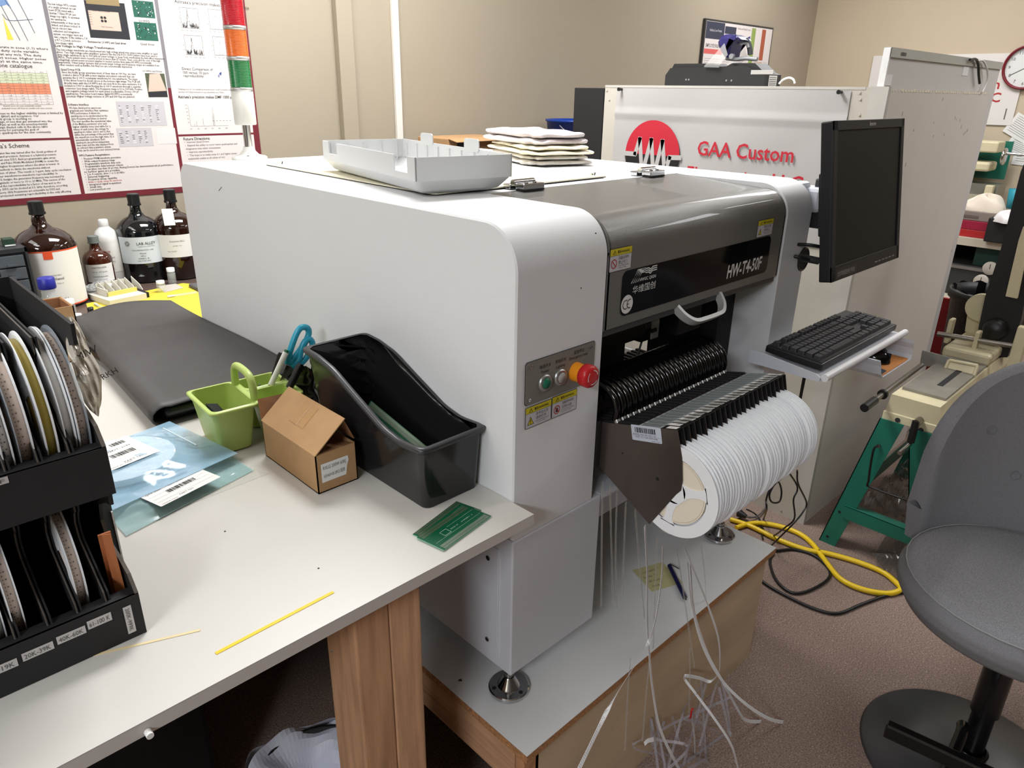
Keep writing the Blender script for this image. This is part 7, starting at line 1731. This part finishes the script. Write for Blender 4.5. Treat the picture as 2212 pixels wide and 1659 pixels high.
part('pivot_bracket', MB().box(2.12, 2.16, -.095, -.08, .63, .72, BEIGE, bev=.004).prism([(-.10, .64), (-.20, .64), (-.19, .70), (-.14, .76), (-.09, .74)], 2.30, 2.33, BEIGE, Matrix(((0, 0, 1, 0), (1, 0, 0, 0), (0, 1, 0, 0), (0, 0, 0, 1)))).cyl((2.10, -.06, .665), (2.12, -.32, .675), .009, STEEL, n=12), t)
arm = [Vector((2.2,-0.1615,0.6764)), Vector((2.2,-0.1859,0.6223)), Vector((2.2,-0.2293,0.5948)), Vector((2.2,-0.2715,0.6062)), Vector((2.2,-0.2795,0.7489)), Vector((2.2,-0.2735,0.8306)), Vector((2.2,-0.2467,1.0177)), Vector((2.2,-0.1912,1.2972)), Vector((2.2,-0.1658,1.2736)), Vector((2.2,-0.1604,1.2362)), Vector((2.2,-0.1637,0.9652)), Vector((2.2,-0.1551,0.8063))]
b = MB(); n = len(arm); BW = P('bow_black', (24, 24, 25), .4)
b.add(arm + [v + Vector((.05, 0, 0)) for v in arm], [tuple(range(n)), tuple(range(n, 2 * n))] + [(i, (i + 1) % n, n + (i + 1) % n, n + i) for i in range(n)], BW)
dk = Vector((2.19,-0.2134,0.698)); b.lathe([(0, -.022), (.030, -.020), (.036, -.008), (.040, 0)], FR((dk.x, dk.y, dk.z), (0, 1, 0), (0, 0, 1)), BW, 28)
part('raised_bow', b, t, 'black raised saw bow')
fr_ = [Vector((2.15,-0.2245,0.8295)), Vector((2.15,-0.2578,0.8282)), Vector((2.15,-0.2431,1.0539)), Vector((2.15,-0.2192,1.0659)), Vector((2.15,-0.2172,1.0195))]
b = MB().add(fr_ + [v + Vector((.02, 0, 0)) for v in fr_], [tuple(range(5)), tuple(range(5, 10))] + [(i, (i + 1) % 5, 5 + (i + 1) % 5, 5 + i) for i in range(5)], BEIGE); part('bow_rib', b, t, 'cream rib of the saw bow')
kk = Vector((2.25,-0.1402,0.7509)); part('counter_wheel', MB().cyl(kk, kk + Vector((.02, 0, 0)), .05, BEIGE, n=28), t)
part('motor_bracket', MB().box(2.05, 2.08, -.335, -.30, .58, .76, BEIGE, bev=.004), t)
pb = MB(); rn = random.Random(4)
pfn = lambda u, v: (1.62 + .62 * u, -.26 + .19 * v, .16 + .010 * math.sin(u * 23 + v * 31) + .008 * math.sin(u * 51 - v * 17) - .10 * (v < .05))
solo('plastic_sheet', grid(40, 26, pfn, P('poly_sheet', (92, 88, 84), .12, alpha=.55), smooth=False), 'crinkled clear plastic sheet hanging inside the saw stand', 'sheet')
pfn = lambda u, v: (1.50 + .35 * u, -.33 + .16 * v, .012 + .05 * abs(math.sin(u * 7 + v * 5)) * v)
solo('plastic_sheet', grid(30, 14, pfn, P('poly_sheet', (92, 88, 84), .12, alpha=.55), smooth=False), 'crinkled clear plastic film on the carpet under the saw stand', 'sheet')
# ------------------------------------------------------------------ bar stool
FAB = P('stool_fabric', (132, 132, 136), .95, noise=.30, nscale=420, stretch=(1, 1, 5), bump=.5, bscale=500)
GLB = P('stool_black', (16, 16, 17), .22)
sx_, sy_ = .915, -.636
t = thing('bar_stool', 'grey fabric bar stool with tufted back and black disc base', 'stool', (sx_, sy_, 0))
part('base_disc', MB().lathe([(0, .0), (.224, .0), (.226, .003), (.220, .008), (.10, .014), (.055, .022), (.0, .022)], Matrix.Translation((sx_ - .022, sy_ + .004, 0)), P('stool_base_black', (58, 58, 60), .35), 64), t, 'round black base')
part('base_collar', MB().lathe([(.034, .02), (.036, .03), (.030, .036)], Matrix.Translation((sx_, sy_, 0)), GLB, 24), t)
part('pole', MB().cyl((sx_, sy_, .02), (sx_, sy_, .165), .024, GLB, n=24).cyl((sx_, sy_, .15), (sx_, sy_, .345), .030, GLB, n=24), t, 'black gas lift pole')
part('footrest_arm', MB().tube([(sx_ - .028, sy_ + .028, .105), (sx_ - .06, sy_ + .022, .110), (sx_ - .13, sy_ + .018, .100), (sx_ - .20, sy_ + .015, .085)], .013, GLB, 10), t)
fa = Vector((0.6965,-0.4946,0.15)); fb = Vector((0.7209,-0.6543,0.15)); fd = (fb - fa)
part('footrest_bar', MB().box(0, fd.length * 1.5, -.012, .012, -.018, .018, GLB, bev=.004, M=FR(fa, fd, Vector((-fd.y, fd.x, 0)))), t, 'black foot bar')
# seat
cx_, cy_ = 1.020, -.632
def seat(u, v):
    a = 2 * PI * u; ra, rb = .262, .262
    prof = [(0, .352), (.80, .352), (.93, .362), (1.0, .395), (1.0, .415), (.955, .440), (.90, .449), (.5, .452), (0, .452)]
    k = v * (len(prof) - 1); i = min(len(prof) - 2, int(k)); f_ = k - i
    r_ = prof[i][0] + (prof[i + 1][0] - prof[i][0]) * f_; z = prof[i][1] + (prof[i + 1][1] - prof[i][1]) * f_
    return (cx_ + ra * r_ * math.cos(a), cy_ + rb * r_ * math.sin(a), z)
part('seat', grid(64, 32, seat, FAB), t, 'round grey fabric seat cushion')
part('seat_piping', MB().tube([(cx_ + .250 * math.cos(2 * PI * k / 36), cy_ + .250 * math.sin(2 * PI * k / 36), .4425) for k in range(37)], .0018, P('stitch_grey', (150, 150, 152), .9), 5, 1), t)
bc = Vector((cx_ - .02, cy_, 0)); Rb = .285
def backr(side):
    def fn(u, v):
        a = R(-72 + 144 * u)
        h = max(0.0, 1 - abs(2 * u - 1) ** 2.5) ** .41
        z = .405 + (.09 + .395 * h) * v
        lean = .015 * v; r_ = Rb + lean + side
        if side < 0: r_ += .0
        return (bc.x + r_ * math.cos(a), bc.y + (r_) * math.sin(a) * .98, z)
    return fn
b = MB(); grid(56, 26, backr(-.020), FAB, b); grid(56, 26, backr(.022), FAB, b)
fi, fo = backr(-.020), backr(.022)
grid(56, 6, lambda u, v: tuple(Vector(fi(u, 1)) * (1 - v) + Vector(fo(u, 1)) * v + Vector((0, 0, .016 * math.sin(PI * v)))), FAB, b)
for u0 in (0, 1): grid(6, 20, lambda u, v, u0=u0: tuple(Vector(fi(u0, v)) * (1 - u) + Vector(fo(u0, v)) * u), FAB, b)
part('backrest', b, t, 'curved tufted grey fabric backrest')
b = MB()
for (u, v) in ((.80, .70), (.68, .40), (.5, .72), (.32, .40), (.2, .70)):
    p = Vector(fi(u, v)); a = R(-72 + 144 * u); nrm = Vector((-math.cos(a), -math.sin(a), .1)).normalized()
    part('button', MB().lathe([(0, .006), (.008, .005), (.011, .001), (.011, -.003)], FR(p, nrm.cross(Vector((0, 0, 1))), Vector((0, 0, 1)).cross(nrm).cross(nrm) * -1 if False else Vector((0, 0, 1))), FAB, 18), t, 'fabric covered button')
# ------------------------------------------------------------------ under the workbench
def drk(nm, lab, *a, cat='box', m=None): solo(nm, MB().box(*a, m or P('backdrop_black', (14, 14, 15), .6), bev=.01), lab, cat)
drk('dark_backdrop', 'large black box added as a dark backdrop under the workbench', -.86, -.42, .45, 1.15, 0.002, .70)  # added black box, stands in for the deep shade under the worktop
drk('dark_backdrop_left', 'dark box added as a backdrop at the far left under the workbench', -1.5, -.90, .35, 1.1, 0.002, .72)  # second added box, keeps the left end under the worktop dark
t = thing('waste_basket', 'waste basket with a crinkled clear liner under the workbench edge', 'waste basket', (-.47, .10, 0))
wc = Vector((-0.3433,0.1354,0.3)); wr_ = .135; M = Matrix.Translation((wc.x, wc.y, 0))
part('basket', MB().lathe([(0, 0), (.10, 0), (wr_ - .006, .30), (wr_ - .012, .30), (.095, .01), (0, .01)], M, BLACKM, 32), t)
ln = lambda u, v: (wc.x + (wr_ + .004 + .014 * v * (1 - v) * 4 + .006 * math.sin(u * 44 + v * 5)) * math.cos(2 * PI * u), wc.y + (wr_ + .004 + .014 * v * (1 - v) * 4 + .006 * math.sin(u * 44 + v * 5)) * math.sin(2 * PI * u), .305 - .16 * v + .010 * math.sin(u * 25) + .006 * math.sin(u * 61))
b = MB(); grid(110, 10, ln, P('liner_clear', (222, 224, 236), .12, alpha=.85, coat=.5), b, smooth=False)
grid(90, 8, lambda u, v: (wc.x + (wr_ + .003) * (1 - .75 * v) * math.cos(2 * PI * u), wc.y + (wr_ + .003) * (1 - .75 * v) * math.sin(2 * PI * u), .303 - .13 * v ** 2 + (.010 * math.sin(u * 25) + .006 * math.sin(u * 61)) * (1 - v) + .008 * math.sin(u * 31 + v * 8)), P('liner_clear', (206, 208, 224), .12, alpha=.6), b, smooth=False)
part('liner', b, t, 'crinkled clear plastic liner')
